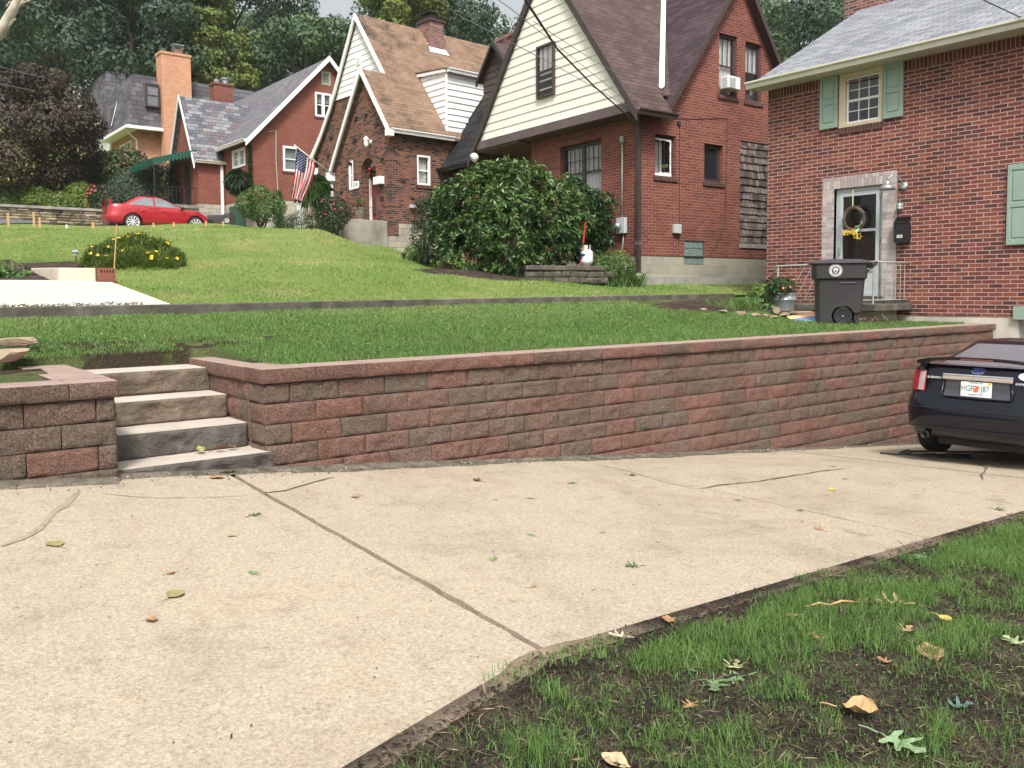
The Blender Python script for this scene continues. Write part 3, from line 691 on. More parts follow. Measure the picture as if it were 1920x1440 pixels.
# ================================================================== HOUSE A (right, dark red brick)
FA = Frame(0, 0, 0, o=(14.6, 0, 0))
hA = empty('brick_house', 'dark red brick house with grey roof and sage green shutters at the right edge', 'house', FA.M)
m = MB(); m.wall('x', 0, [(-4.2, 1.17), (10.03, 1.17), (10.03, 5.37), (-4.2, 5.37)],
    [(7.72, 8.48, 4.6, 5.36), (7.655, 8.585, 1.5, 3.48), (4.35, 5.2, 2.35, 3.5)], th=.25)
m.box(.26, 7.2, 10.03 - .25, 10.03, 1.0, 5.5); m.box(7.2, 7.45, -4.2, 10.03, 1.0, 5.5)
m.slab([(0, 10.03, 5.5), (7.4, 10.03, 5.5), (3.6, 10.03, 7.65)], (0, -.25, 0))
m.build('wall', M['brickA'], hA)
m = MB()
for a, b in ((-4.2, 7.685), (8.515, 10.03)): m.box(-.004, .2, a, b, 5.372, 5.56)
m.build('soldier_course', M['brickAsold'], hA)
m = MB(); m.wall('x', .012, [(-4.2, -1.3), (10.03, -1.3), (10.03, 1.168), (-4.2, 1.168)], [(2.9, 5.41, -1.0, 1.12)], th=.24); m.build('foundation', M['parge'], hA)
m = MB(); m.box(.14, .18, 2.9, 5.41, -1., 1.12)
for k in range(4): m.box(.12, .145, 2.95, 5.36, -.95 + k * .52, -.5 + k * .52)
m.build('garage_door', M['greydoor'], hA)
MB().box(-.05, .05, 2.8, 5.47, 1.124, 1.33).build('lintel', M['sage'], hA, bevel=.006)
# roof
zr = lambda x: 5.63 + .557 * (x + .36)
m = MB(); m.slab([(-.36, -4.5, zr(-.36)), (-.36, 10.22, zr(-.36)), (3.62, 10.22, zr(3.62)), (3.62, -4.5, zr(3.62))], (0, 0, -.06)); m.slab([(3.62, -4.5, zr(3.62)), (3.62, 10.22, zr(3.62)), (7.6, 10.22, zr(-.36)), (7.6, -4.5, zr(-.36))], (0, 0, -.06))
ra = m.build('roof', M['roofA'], hA)
m = MB(); plank(m, (-.36, 10.2, zr(-.36) - .065), (3.62, 10.2, zr(3.62) - .065), .13, (0, -.03, 0)); plank(m, (3.62, 10.2, zr(3.62) - .065), (7.6, 10.2, zr(-.36) - .065), .13, (0, -.03, 0)); m.box(-.34, -.005, -4.4, 10.2, 5.548, 5.565); m.build('rake_trim', M['offwhite'], hA)
gutter(hA, (-.37, -4.5, 5.67), (-.37, 10.24, 5.67), (-1, 0, 0), M['offwhite'])
ch0 = FA.F(1583, 20, 4.0)[0]; ch1 = FA.F(1652, 10, 4.0)[0]
MB().box(4.0, 4.9, ch1, ch0, 6.5, 9.6).build('chimney', M['brickCh'], ra)
# window with beige surround and shutters
m = MB(); m.wall('x', -.012, [(7.69, 4.575), (8.51, 4.575), (8.51, 5.545), (7.69, 5.545)], [(7.745, 8.385, 4.63, 5.455)], th=.1); m.build('window_surround', M['beige'], hA, bevel=.004, seg=1)
window(hA, 'x', 0, 7.75, 8.38, 4.635, 5.45, M['white'], inset=.02, fw=.032, mun=((3, 2), (3, 2)), curt=('c', (0, .3, 0, .5), (.72, 1, 0, .5), (0, 1, .5, 1)), gl=glassmat('window_glass_sheer', thr=.3))
MB().box(-.03, .05, 7.68, 8.52, 4.47, 4.572).build('sill', M['brickBsill'], hA)
for a, b, q, r in ((8.53, 8.885, 4.595, 5.545), (7.31, 7.665, 4.6, 5.548), (5.215, 5.6, 2.3, 3.56), (3.95, 4.33, 2.3, 3.56)): shutter(hA, a, b, q, r, M['sage'])
window(hA, 'x', 0, 4.36, 5.19, 2.36, 3.49, M['white'], inset=.03, fw=.045, mun=((3, 2), (3, 2)), curt=('c', (0, 1, 0, 1)), sill=M['brickBsill'])
# painted brick door surround
m = MB(); m.wall('x', -.006, [(7.40, 1.39), (8.82, 1.39), (8.82, 3.475), (7.40, 3.475)], [(7.655, 8.585, 1.5, 3.475 - .0005)], th=.22); m.build('door_surround', M['brickPaint'], hA)
MB().box(-.008, .2, 7.40, 8.82, 3.477, 3.69).build('door_head', M['brickPaintS'], hA)
# storm door
dr = MB()
y0, y1, z0, z1 = 7.665, 8.575, 1.5, 3.47
for (a, b, q, r, d0, d1) in ((y0, y0 + .06, z0, z1, .06, .14), (y1 - .06, y1, z0, z1, .06, .14), (y0 + .06, y1 - .06, z1 - .07, z1, .06, .14),
                             (y0 + .065, y0 + .135, z0, z1 - .075, .045, .09), (y1 - .135, y1 - .065, z0, z1 - .075, .045, .09),
                             (y0 + .135, y1 - .135, z1 - .15, z1 - .075, .045, .09), (y0 + .135, y1 - .135, 2.665, 2.715, .045, .09), (y0 + .135, y1 - .135, 1.94, 2.0, .045, .09), (y0 + .135, y1 - .135, z0, 1.56, .045, .09), (y0 + .135, y1 - .135, 1.56, 1.94, .06, .085)):
    dr.box(d0, d1, a, b, q, r)
door = dr.build('door', M['greydoor'], hA, bevel=.003, seg=1)
g = MB(); g.box(.066, .07, y0 + .135, y1 - .135, 2.0, 2.665); g.box(.066, .07, y0 + .135, y1 - .135, 2.715, z1 - .15); g.build('pane', glassmat('storm_door_glass', tint=(.01, .01, .012), thr=.6, rough=.02), door)
wd = MB(); wd.wall('x', .17, [(y0, z0), (y1, z0), (y1, z1), (y0, z1)], [(7.9, 8.34, 2.6, 3.3)], th=.05)
for a, b in ((7.75, 8.08), (8.16, 8.49)): wd.box(.155, .172, a, b, 1.65, 2.45)
wd.build('inner_door', M['wood'], hA); MB().box(.2, .21, 7.88, 8.36, 2.58, 3.32).build('inner_door_pane', M['glassd'], hA)
h = MB(); h.tube([(.02, y1 - .1, 2.28), (.02, y1 - .1, 2.40)], .012, 8); h.box(.015, .05, y1 - .115, y1 - .085, 2.27, 2.3); h.build('handle', M['galv'], door)
for zz in (3.25, 2.45, 1.7): MB().tube([(.04, y0 + .055, zz), (.04, y0 + .055, zz + .1)], .012, 8).build('hinge', M['galv'], door)
MB().box(-.05, .25, 7.6, 8.64, 1.40, 1.497).build('door_sill', M['concdk'], hA)
# goose-neck lamp
lp = MB(); Ml = T(-.30, 7.42, 3.37)
lp.lathe([(.02, .115), (.035, .10), (.04, .06), (.075, .05), (.115, .015), (.135, -.04), (.128, -.04), (.105, .0), (.03, .03)], 28, M=Ml)
lp.tube([(-.30, 7.42, 3.47), (-.29, 7.41, 3.53), (-.24, 7.37, 3.575), (-.16, 7.32, 3.56), (-.08, 7.29, 3.49), (-.03, 7.27, 3.42)], .010, 8)
lp.lathe([(.0, .0), (.07, .0), (.07, .02), (.06, .03), (0, .035)], 24, M=T(-.003, 7.27, 3.40) @ Matrix.Rotation(-pi / 2, 4, 'Y'))
lp.build('wall_lamp', M['galv'], hA, smooth=True)
b = MB(); b.tube([(-.02, 7.33, 3.27), (-.02, 7.33, 3.12)], .003, 6); b.lathe([(.0, .06), (.02, .055), (.035, .03), (.04, -.02), (.05, -.035), (.0, -.03)], 20, M=T(-.045, 7.33, 3.05)); b.box(-.02, -.003, 7.28, 7.38, 3.0, 3.12)
b.build('door_bell', M['galv'], hA, smooth=False)
MB().tube([(-.012, 7.392, 3.36), (-.012, 7.392, 1.45)], .006, 6).build('conduit', M['rail'], hA)
mbx = MB(); mbx.box(-.13, -.004, 7.13, 7.38, 2.44, 2.76); mbx.slab([(-.145, 7.12, 2.74), (-.145, 7.39, 2.74), (-.02, 7.39, 2.865), (-.02, 7.12, 2.865)], (.012, 0, .012)); mbx.box(-.13, -.004, 7.15, 7.36, 2.41, 2.445)
mx = mbx.build('mailbox', M['black'], hA, bevel=.012)
MB().box(-.1335, -.1305, 7.225, 7.32, 2.505, 2.555).build('number_plate', M['white'], mx)
text('house_number', '508', .045, Matrix.Translation((-.1345, 7.2725, 2.53)) @ Matrix.Rotation(-pi / 2, 4, 'Z') @ Matrix.Rotation(pi / 2, 4, 'X'), M['black'], mx)
# stoop
sp = empty('stoop', 'dark mossy concrete stoop with iron railing in front of the storm door', 'stoop', FA.M)
MB().box(-1.28, -.01, 7.08, 9.05, 1.255, 1.372).build('platform', M['concdk'], sp, bevel=.015)
MB().box(-1.1, -.02, 7.35, 8.8, .75, 1.253).build('support', M['parge'], sp)
m = MB()
for i in range(4): m.box(-.12, -.02 , 7.12 + .215 * i, 7.32 + .215 * i, 1.374, 1.44)
m.build('threshold_bricks', M['concdk'], sp)
rl = empty('railing', 'thin pale green iron railing round the brick house stoop', 'railing', FA.M)
m = MB(); X0, Y0, Y1, Z0, Z1 = -1.2, 7.16, 8.96, 1.40, 2.07
for a in (Y0, Y1): MB().tube([(X0, a, 1.372), (X0, a, Z1)], .016, 8).build('post', M['rail'], rl)
m = MB(); m.tube([(-.02, Y0, Z1), (X0 - .02, Y0, Z1)], .016, 8); m.tube([(X0, Y0, Z1 + .001), (X0, Y1 + .03, Z1 - .02), (X0, Y1 + .08, Z1 - .05), (X0, Y1 + .06, Z1 - .14)], .015, 8)
m.tube([(-.02, Y0, Z0 + .04), (X0, Y0, Z0 + .04)], .009, 6); m.tube([(X0, Y0, Z0 + .04), (X0, Y1, Z0 + .04)], .009, 6); m.build('rail', M['rail'], rl, smooth=True)
for i in range(1, 8):
    MB().tube([(X0 + 1.2 * i / 8, Y0, Z0 + .04), (X0 + 1.2 * i / 8, Y0, Z1)], .006, 6).build('baluster', M['rail'], rl)
for i in range(1, 10): MB().tube([(X0, Y0 + 1.8 * i / 10, Z0 + .04), (X0, Y0 + 1.8 * i / 13, Z1 - .01)], .007, 6).build('baluster', M['rail'], rl)

# wreath on the storm door
wr = empty('wreath', 'round twig wreath with mint ribbon and yellow flowers on the storm door', 'wreath', FA.M @ T(-.015, 8.17, 2.90))
m = MB()
for k in range(13):
    ph = rnd.random() * 6; r0 = .20 + rnd.uniform(-.022, .022); ax = rnd.uniform(.9, 1.02); s2 = rnd.uniform(.01, .03)
    m.tube([(-.02 + .018 * sin(3 * t + ph) - .01, r0 * ax * cos(t) + s2 * sin(4 * t + ph) * .5, r0 * sin(t) + s2 * cos(3 * t + ph) * .6) for t in [2 * pi * i / 40 for i in range(40)]], rnd.uniform(.006, .011), 6, close=True)
for k in range(10):
    a = rnd.random() * 6.3; m.tube([(-.03, .21 * cos(a), .21 * sin(a)), (-.035, .24 * cos(a + .2), .24 * sin(a + .2)), (-.05, .27 * cos(a + .33), .26 * sin(a + .33))], [.005, .004, .002], 5)
m.build('twig_ring', mottle('twigs', [(.3, (.06, .04, .03)), (.7, (.20, .15, .11))], 30., bs=60), wr, smooth=True)
m = MB(); m.slab([(-.012, .02, .19), (-.012, .045, .19), (-.012, .045, .52), (-.012, .02, .52)], (.002, 0, 0)); m.build('strap', M['beige'], wr)
m = MB(); m.grid(lambda a, b: (-.055 + .02 * cos(a * pi), -.13 - .055 * a + .0 * b, -.055 - .055 * b), 6, 2); m.grid(lambda a, b: (-.06 + .012 * sin(b * 9), -.13 + .035 * (a - .5) + .05 * sin(b * 2.2), -.12 - .24 * b), 3, 10); m.grid(lambda a, b: (-.065 + .02 * sin(b * 3), -.10 + .07 * (a - .2), -.13 - .09 * b), 4, 4)
m.build('ribbon', plain('ribbon_mint', (.45, .72, .42), .6), wr, smooth=True)
m = MB()
for k in range(46):
    if k < 34: y, z = rnd.uniform(-.06, .19), -.235 + rnd.uniform(-.045, .03)
    else: y, z = -.1 + rnd.uniform(-.07, .06), -.31 + rnd.uniform(-.06, .06)
    for p in range(5):
        a = p * 1.257 + k; c_ = Vector((-.05 - rnd.random() * .03, y, z)); e1 = Vector((rnd.uniform(-.3, .1), cos(a), sin(a))) * .019; e2 = Vector((0, -sin(a), cos(a))) * .008
        m.add([c_, c_ + e1 * .5 + e2, c_ + e1, c_ + e1 * .5 - e2], [(0, 1, 2, 3)])
m.build('flowers', M['yellow'], wr, fixn=False)
# ================================================================== HOUSE B (red brick, cream gable)
FB = Frame(1198, 19.5, -3)
hB = empty('brick_house', 'tall red brick house with cream sided gable and plum brown roof behind the rhododendron', 'house', FB.M)
m = MB(); m.wall('x', 0, [(0, 2.44), (4.05, 2.44), (4.05, 5.6), (0, 5.6)], [(1.29, 2.84, 3.85, 5.28)], th=.25)
m.wall('y', 0, [(.251, 2.44), (6.2, 2.44), (6.2, 5.5), (3.34, 9.38), (.72, 5.72), (.251, 5.58)],
       [(.51, 1.19, 4.28, 5.25), (2.19, 2.87, 4.27, 5.19), (2.70, 3.37, 6.42, 7.91), (3.69, 4.32, 6.39, 7.86), (3.52, 5.1, 2.81, 5.39), (1.5, 2.21, 2.4405, 2.83)], th=.25)
m.box(.251, 1.3, 3.8, 4.05, 1.6, 5.6); m.box(1.05, 1.3, 4.06, 9.75, 1.6, 5.55); m.box(1.3, 6.2, 9.5, 9.75, 1.6, 5.6); m.box(5.95, 6.2, .26, 9.5, 1.6, 5.5)
m.build('wall', M['brickB'], hB)
m = MB(); m.wall('x', .012, [(.012, 1.3), (4.04, 1.3), (4.04, 2.438), (.012, 2.438)], [(1.05, 1.32, 1.95, 2.41)], th=.24); m.wall('y', .012, [(.255, 1.95), (6.2, 1.95), (6.2, 2.438), (.255, 2.438)], [(1.5, 2.21, 2.25, 2.438 - 1e-4)], th=.24); m.build('foundation', M['cmu'], hB)
MB().box(.0, 6.2, -.03, .22, 1.2, 1.948).build('footing', M['pargegrey'], hB)
MB().box(3.5, 5.12, -.03, .1, 2.70, 2.808).build('panel_sill', M['conc'], hB)
MB().wall('y', .04, [(3.525, 2.815), (5.095, 2.815), (5.095, 5.385), (3.525, 5.385)], th=.1).build('shake_panel', M['shake'], hB)
# shakes in relief
m = MB(); z = 2.82; rr = random.Random(4)
while z < 5.3:
    x = 3.53
    while x < 5.08:
        w_ = rr.uniform(.08, .16); b_ = rr.uniform(-.012, .012); x1 = min(x + w_ - .006, 5.09)
        m.slab([(x, .0, z + b_), (x1, .0, z + b_ + rr.uniform(-.004, .004)), (x1, .035, z + .21), (x, .035, z + .21)], (0, .012, 0)); x += w_
    z += .185
m.build('wood_shakes', M['shake'], hB)
# roofs
e0, e1, yr, zrg = -.42, 6.15, 2.87, 9.97; sB = (zrg - 5.62) / (yr - e0)
zF = lambda y: 5.62 + sB * (y - e0)
m = MB()
m.slab([(-.52, e0, zF(e0)), (.70, e0, zF(e0)), (.70, yr, zrg), (-.52, yr, zrg)], (0, 0, -.07)); m.slab([(.701, .03, zF(.03)), (4.6, .03, zF(.03)), (4.6, yr, zrg), (.701, yr, zrg)], (0, 0, -.07))
m.slab([(-.52, e1 + .2, 5.36), (4.6, e1 + .2, 5.36), (4.6, yr, zrg), (-.52, yr, zrg)], (0, 0, -.07))
m.build('roof', M['roofB'], hB)
xl, xr_ = .66, 6.05; zS = lambda x: 5.70 + 1.405 * (x - xl); xm = 3.35
m = MB(); m.slab([(xl, -.22, zS(xl)), (xm, -.22, zS(xm)), (xm, 4.2, zS(xm)), (xl, 4.2, zS(xl))], (0, 0, -.07)); m.slab([(xm, -.22, zS(xm)), (xr_, -.22, zS(xl)), (xr_, 9.9, zS(xl)), (xm, 9.9, zS(xm))], (0, 0, -.07))
m.build('side_roof', shingle('shingle_plum_dark', [(.060, .042, .050), (.075, .05, .058), (.05, .036, .044)]), hB)
m = MB(); m.slab([(.62, 4.21, zS(.62)), (xm, 4.21, zS(xm)), (xm, 9.85, zS(xm)), (.62, 9.85, zS(.62))], (0, 0, -.07)); wr_ = m.build('wing_roof', M['roofBk'], hB)
m = MB(); dk = (0, .03, 0)
plank(m, (xl - .02, -.25, zS(xl) + .02), (xm, -.25, zS(xm) + .05), .20, (0, .035, 0)); plank(m, (xm, -.25, zS(xm) + .05), (xr_, -.25, zS(xl) + .02), .20, (0, .035, 0))
m.slab([(xm, -.22, zS(xm) - .08), (xr_, -.22, zS(xl) - .08), (xr_, -.002, zS(xl) - .08), (xm, -.002, zS(xm) - .08)], (0, 0, -.03))
plank(m, (-.53, e0 - .02, 5.60), (-.53, yr, zrg + .03), .24, (.05, 0, 0)); plank(m, (-.53, yr, zrg + .03), (-.53, e1 + .22, 5.36), .24, (.05, 0, 0))
m.slab([(-.48, e1 + .18, 5.30), (-.48, yr, zrg - .1), (-.38, yr, zrg - .1), (-.38, e1 + .18, 5.30)], (0, -.02, -.02)); m.slab([(-.48, e0, 5.5), (-.48, yr, zrg - .1), (-.38, yr, zrg - .1), (-.38, e0, 5.5)], (0, .02, -.02))
m.build('rake_board', M['brown'], hB)
m = MB(); v0 = Vector((.80, .08, zF(.08) + .03)); yv = (zS(xm) - 5.62) / sB + e0
v1 = Vector((xm - .05, yv - .05, zS(xm) - .01)); sd_ = Vector((.055, -.035, 0)); sc_ = Vector((-.045, .04, 0))
m.slab([v0 + sd_ + Vector((0, 0, .06)), v1 + sd_ + Vector((0, 0, .06)), v1 + Vector((0, 0, .01)), v0 + Vector((0, 0, .01))], (0, 0, .02)); m.slab([v0 + sc_ + Vector((0, 0, .05)), v1 + sc_ + Vector((0, 0, .05)), v1 + Vector((0, 0, .01)), v0 + Vector((0, 0, .01))], (0, 0, .02))
m.build('valley_flashing', M['white'], hB)
# cream gable
gp = [(-.22, 5.83), (5.93, 5.83), (yr, zrg - .2)]
m = MB(); siding(m, 'x', -.40, gp, .215); m.slab([(-.385, a, z) for a, z in gp], (.02, 0, 0)); m.build('gable_siding', M['cream'], hB, fixn=False)
m = MB(); m.box(-.46, -.02, e0 + .05, 6.12, 5.60, 5.64); m.box(-.47, -.40, e0 + .03, 6.12, 5.605, 5.825); m.box(-.40, 1.05, 4.06, 6.12, 5.56, 5.598); m.build('fascia', M['brownlt'], hB)
gw = FB.F
window(hB, 'x', -.40, 2.50, 3.21, 6.49, 7.79, M['brown'], inset=-.085, out=.0, fw=.06, mun=((3, 1), (1, 1)), back=True, curt=('c', (0, .9, .42, 1.)))
window(hB, 'x', 0, 1.29, 2.84, 3.86, 5.27, M['brown'], inset=.10, fw=.07, split=1, mun=((4, 2), (1, 1)), curt=('c', (0.02, .98, 0, 1)), sill=M['brickBsill'])
window(hB, 'y', 0, .51, 1.19, 4.28, 5.24, M['brown'], inset=.09, fw=.075, rail=False, mun=((3, 1), (3, 1)), curt=('c', (.1, .62, 0, .95)), sill=M['brickBsill'])
m = MB(); a0, a1, q0, q1 = .58, 1.115, 4.35, 5.165
rr = random.Random(3)
for k in range(14): t = k / 14; m.box(a0 + (a1 - a0) * t, a0 + (a1 - a0) * (t + .07), .075, .088, q1 - .02 - rr.random() * .03, q1 + .002); m.box(a1 - .025 - rr.random() * .02, a1 + .003, .074, .088, q0 + (q1 - q0) * t, q0 + (q1 - q0) * (t + .071)); m.box(a0 + (a1 - a0) * t, a0 + (a1 - a0) * (t + .071), .06, .088, q0 - .04, q0 + rr.random() * .05)
m.build('peeling_caulk', M['curtain'], hB)
window(hB, 'y', 0, 2.19, 2.87, 4.27, 5.18, M['brown'], inset=.09, fw=.08, rail=False, curt=('c', (0, 1, 0, 1)), gl=M['glassd'], sill=M['brickBsill'])
window(hB, 'y', 0, 2.70, 3.37, 6.42, 7.90, M['brown'], inset=.07, fw=.06, curt=('c', (0, 1, 0, 1)), mun=((3, 1), (1, 1)), sill=M['brickBsill'])
window(hB, 'y', 0, 3.69, 4.32, 6.40, 7.85, M['brown'], inset=.07, fw=.06, curt=('c', (0, 1, .5, 1)), mun=((3, 1), (1, 1)), sill=M['brickBsill'])
gb = plain('glass_block', (.18, .24, .23), .12, var=.5, vs=30)
for ax, a0, a1, q0, q1, nx, nz in (('y', 1.505, 2.205, 2.252, 2.828, 4, 3), ('x', 1.06, 1.31, 1.96, 2.40, 2, 2)):
    m = MB(); sa, sz = (a1 - a0) / nx, (q1 - q0) / nz
    for i in range(nx):
        for j in range(nz):
            A0, A1, Z0, Z1 = a0 + sa * i + .006, a0 + sa * (i + 1) - .006, q0 + sz * j + .006, q0 + sz * (j + 1) - .006
            (m.box(A0, A1, .03, .12, Z0, Z1) if ax == 'y' else m.box(.03, .12, A0, A1, Z0, Z1))
    g = m.build('glass_block_window', gb, hB, bevel=.012)
    mm = MB(); (mm.box(a0 - .003, a1 + .003, .05, .11, q0 - .003, q1 + .003) if ax == 'y' else mm.box(.05, .11, a0 - .003, a1 + .003, q0 - .003, q1 + .003)); mm.build('mortar_grid', M['rail'], g)
# air conditioner in the upper window
ac = empty('air_conditioner', 'white window air conditioner in the upper left window of the tall red gable', 'air conditioner', FB.M)
m = MB(); m.box(2.80, 3.26, -.20, .05, 6.56, 6.86); m.build('casing', M['white'], ac, bevel=.015)
m = MB()
for k in range(9): m.box(2.85, 3.08, -.208, -.199, 6.58 + .028 * k, 6.593 + .028 * k)
for k in range(6): m.box(2.794, 2.801, -.18 + .025 * k, -.165 + .025 * k, 6.6, 6.82)
m.build('grille', M['greydoor'], ac)
# services on the brick
mt = MB(); mt.box(-.10, -.002, .38, .66, 2.96, 3.33); mt.build('meter_box', M['greydoor'], hB, bevel=.012)
m = MB(); m.lathe([(0, 0), (.085, 0), (.085, .05), (.075, .10), (.05, .12), (0, .125)], 24, M=T(-.10, .56, 3.13) @ Matrix.Rotation(-pi / 2, 4, 'Y')); m.build('meter', M['galv'], hB, smooth=True)
m = MB(); m.tube([(-.045, .52, 3.33), (-.045, .50, 5.05)], .018, 8); m.lathe([(0, .16), (.04, .15), (.055, .1), (.055, 0), (.0, 0)], 14, M=T(-.06, .50, 5.05)); m.tube([(-.04, .46, 2.96), (-.05, .48, 2.7), (-.05, .53, 2.5), (-.04, .60, 2.32)], .014, 8); m.build('conduit', M['rail'], hB, smooth=True)
m = MB(); m.box(-.09, -.01, -.09, .02, 2.02, 5.55); m.build('downspout', M['brown'], hB, bevel=.008)
MB().tube([(-.05, -.04, 2.02), (-.05, -.05, 1.75)], .055, 12).build('drain_pipe', M['white'], hB, smooth=True); MB().box(-.1, .0, -.10, .04, 2.66, 2.76).build('pipe_strap', M['brownlt'], hB)
gutter(hB, (-.5, -.43, 5.63), (.72, -.43, 5.63), (0, -1, 0), M['brown'])
a = FB.S(1264, 420, -.06); b = FB.S(1276, 438, -.06); MB().box(a[0], b[0], -.1, -.002, b[1], a[1]).build('junction_box', M['greydoor'], hB, bevel=.012)
m = MB(); q = lambda u, v: (FB.S(u, v)[0], -.008, FB.S(u, v)[1])
m.tube([q(1274, 232), q(1273.5, 330), q(1273, 420)], .008, 6); m.tube([q(1272, 438), q(1272, 462)], .008, 6); m.tube([q(1363, 222), q(1361, 330), q(1359, 420), q(1350, 445), q(1332, 480)], .008, 6); m.tube([q(1205, 215), q(1250, 222), q(1300, 223), q(1363, 222)], .006, 6)
m.lathe([(0, 0), (.055, 0), (.055, .04), (.0, .05)], 16, M=T(q(1272, 231)[0], -.003, q(1272, 231)[2]) @ Matrix.Rotation(pi / 2, 4, 'X')); m.build('side_cable', M['wire'], hB)
# wing: gutter, dormer, chimney
gutter(hB, (.60, 6.3, 5.62), (.60, 9.9, 5.62), (-1, 0, 0), M['black'])
m = MB(); plank(m, (.55, 9.87, zS(.6)), (xm, 9.87, zS(xm)), .16, (0, .03, 0)); m.build('wing_rake', M['black'], hB)
m = MB(); dx = 1.5; dy0, dy1, dz = 6.95, 8.5, 8.40
siding(m, 'x', dx, [(dy0, 6.7), (dy1, 6.7), (dy1, dz), ((dy0 + dy1) / 2, 9.2), (dy0, dz)], .2); m.box(dx, 3.0, dy0, dy1, 6.6, dz - .02); m.slab([(dx + .01, dy0, dz - .02), (dx + .01, dy1, dz - .02), (dx + .01, (dy0 + dy1) / 2, 9.18)], (1.5, 0, 0))
dm = m.build('dormer', M['brownsid'], hB, fixn=False)
m = MB(); yc = (dy0 + dy1) / 2
m.slab([(dx - .2, dy1 + .12, dz - .13), (3.3, dy1 + .12, dz - .13), (3.3, yc, 9.3), (dx - .2, yc, 9.3)], (0, 0, -.05)); m.slab([(dx - .2, dy0 - .12, dz - .13), (3.3, dy0 - .12, dz - .13), (3.3, yc, 9.3), (dx - .2, yc, 9.3)], (0, 0, -.05))
m.build('dormer_roof', M['roofB'], dm)
m = MB(); plank(m, (dx - .22, dy1 + .14, dz - .14), (dx - .22, yc, 9.34), .16, (.05, 0, 0)); plank(m, (dx - .22, dy0 - .14, dz - .14), (dx - .22, yc, 9.34), .16, (.05, 0, 0)); m.build('dormer_rake', M['black'], dm)
ya, yb = FB.F(968, 75, 3.5)[0], FB.F(928, 75, 3.5)[0]; zt = FB.F(945, 67, 3.5)[1]
m = MB(); m.box(3.5, 4.2, ya, yb, 8., zt - .12); m.box(3.45, 4.25, ya - .04, yb + .04, zt - .12, zt - .02); m.box(3.6, 4.1, ya + .1, yb - .1, zt - .02, zt + .08); m.build('chimney', M['brickCh'], hB)
MB().lathe([(0, 0), (.1, 0), (.12, .03), (.13, .12), (0, .12)], 16, M=T(-.45, 6.02, 5.44) @ Matrix.Rotation(-2.1, 4, 'Y')).build('floodlight', M['white'], hB, smooth=True)

# ================================================================== HOUSE C (clinker brick, tan roof)
FC = Frame(732, 26.5, 2.8)
hC = empty('brick_house', 'dark clinker brick cottage with steep tan brown roof and arched doorway', 'house', FC.M)
def arch(y0, y1, z0, zs, n=14):
    r = (y1 - y0) / 2; return [(y0, z0), (y1, z0)] + [((y0 + y1) / 2 + r * cos(pi * i / n), zs + r * 1.1 * sin(pi * i / n)) for i in range(n + 1)]
m = MB()
m.wall('x', 0, [(0, 3.4), (3.32, 3.4), (3.32, 5.65), (1.38, 8.36), (0, 6.62)], [(2.15, 2.42, 5.02, 5.97), arch(.80, 1.68, 3.86, 5.45)], th=.3)
m.wall('y', 0, [(.301, 3.80), (7, 3.80), (7, 6.62), (.301, 6.62)], [(1.03, 1.54, 5.05, 5.99)], th=.3)
m.wall('x', .9, [(.31, 3.2), (6.1, 3.2), (6.1, 6.95), (4.72, 8.45), (1.42, 8.45), (.31, 7.0)], th=.3)
m.box(0.31, .9, 3.02, 3.32, 3.4, 5.6); m.box(6.7, 7, .3, 6.0, 3, 6.6); m.box(1.21, 7, 5.8, 6.1, 3., 6.5)
m.build('wall', M['brickC'], hC)
m = MB(); m.wall('y', .01, [(0.01, 2.6), (7, 2.6), (7, 3.798), (.01, 3.798)], th=.28); m.box(.012, .2, .3, 3.3, 2.6, 3.398); m.box(.92, 1.1, 3.3, 6.1, 2.6, 3.198); m.build('foundation', M['cmurock'], hC)
m = MB()
for (a, z, f) in ((.35, 4.6, 1), (1.9, 6.6, 1), (2.3, 5.9, 1), (.6, 6.9, 1), (1.2, 7.3, 1), (2.8, 5.0, 1), (2.9, 6.0, 1), (.3, 5.8, 1), (1.8, 7.3, 1), (4.0, 6.4, 0), (4.6, 5.4, 0), (5.2, 6.6, 0), (4.3, 7.4, 0), (5.5, 5.6, 0), (3.6, 7.7, 0), (5.0, 7.2, 0), (3.8, 5.0, 0), (5.6, 4.6, 0)):
    x = 0 if f else .9; m.box(x - .045, x + .1, a, a + .16, z, z + .055); m.box(x - .03, x + .1, a + .05, a + .2, z - .06, z - .005)
for (a, z) in ((.3, 6.1), (.75, 4.6), (1.8, 4.7), (2.3, 6.2), (.4, 5.1), (1.75, 5.6), (2.1, 5.2), (.9, 6.35)): m.box(a, a + .17, -.04, .1, z, z + .055)
m.build('clinker_bricks', plain('clinker', (.045, .032, .03), .8, var=.4, vs=20), hC)
# arched door
d_ = .30
m = MB(); m.wall('x', d_, arch(.80, 1.68, 3.86, 5.45), [arch(.92, 1.56, 3.90, 5.42)], th=.12); m.build('door_frame', M['white'], hC)
dd = MB().wall('x', d_ + .03, arch(.92, 1.56, 3.88, 5.42), th=.05).build('door', plain('door_red', (.30, .05, .04), .45), hC)
MB().box(d_, d_ + .028, .98, 1.5, 4.15, 4.75).build('door_panel', M['brickBsill'], dd)
window(hC, 'x', 0, 2.15, 2.42, 5.02, 5.97, M['white'], inset=.02, out=.03, fw=.055, back=True)
window(hC, 'y', 0, 1.03, 1.54, 5.05, 5.99, M['white'], inset=.02, out=.04, fw=.06, curt=('c', (0, 1, 0, 1)), sill=M['brickBsill'])
sC = 1.335; zC = lambda y: 6.62 + sC * (y + .22); yR = 3.13; zR = zC(yR)
m = MB(); t = (0, 0, -.07)
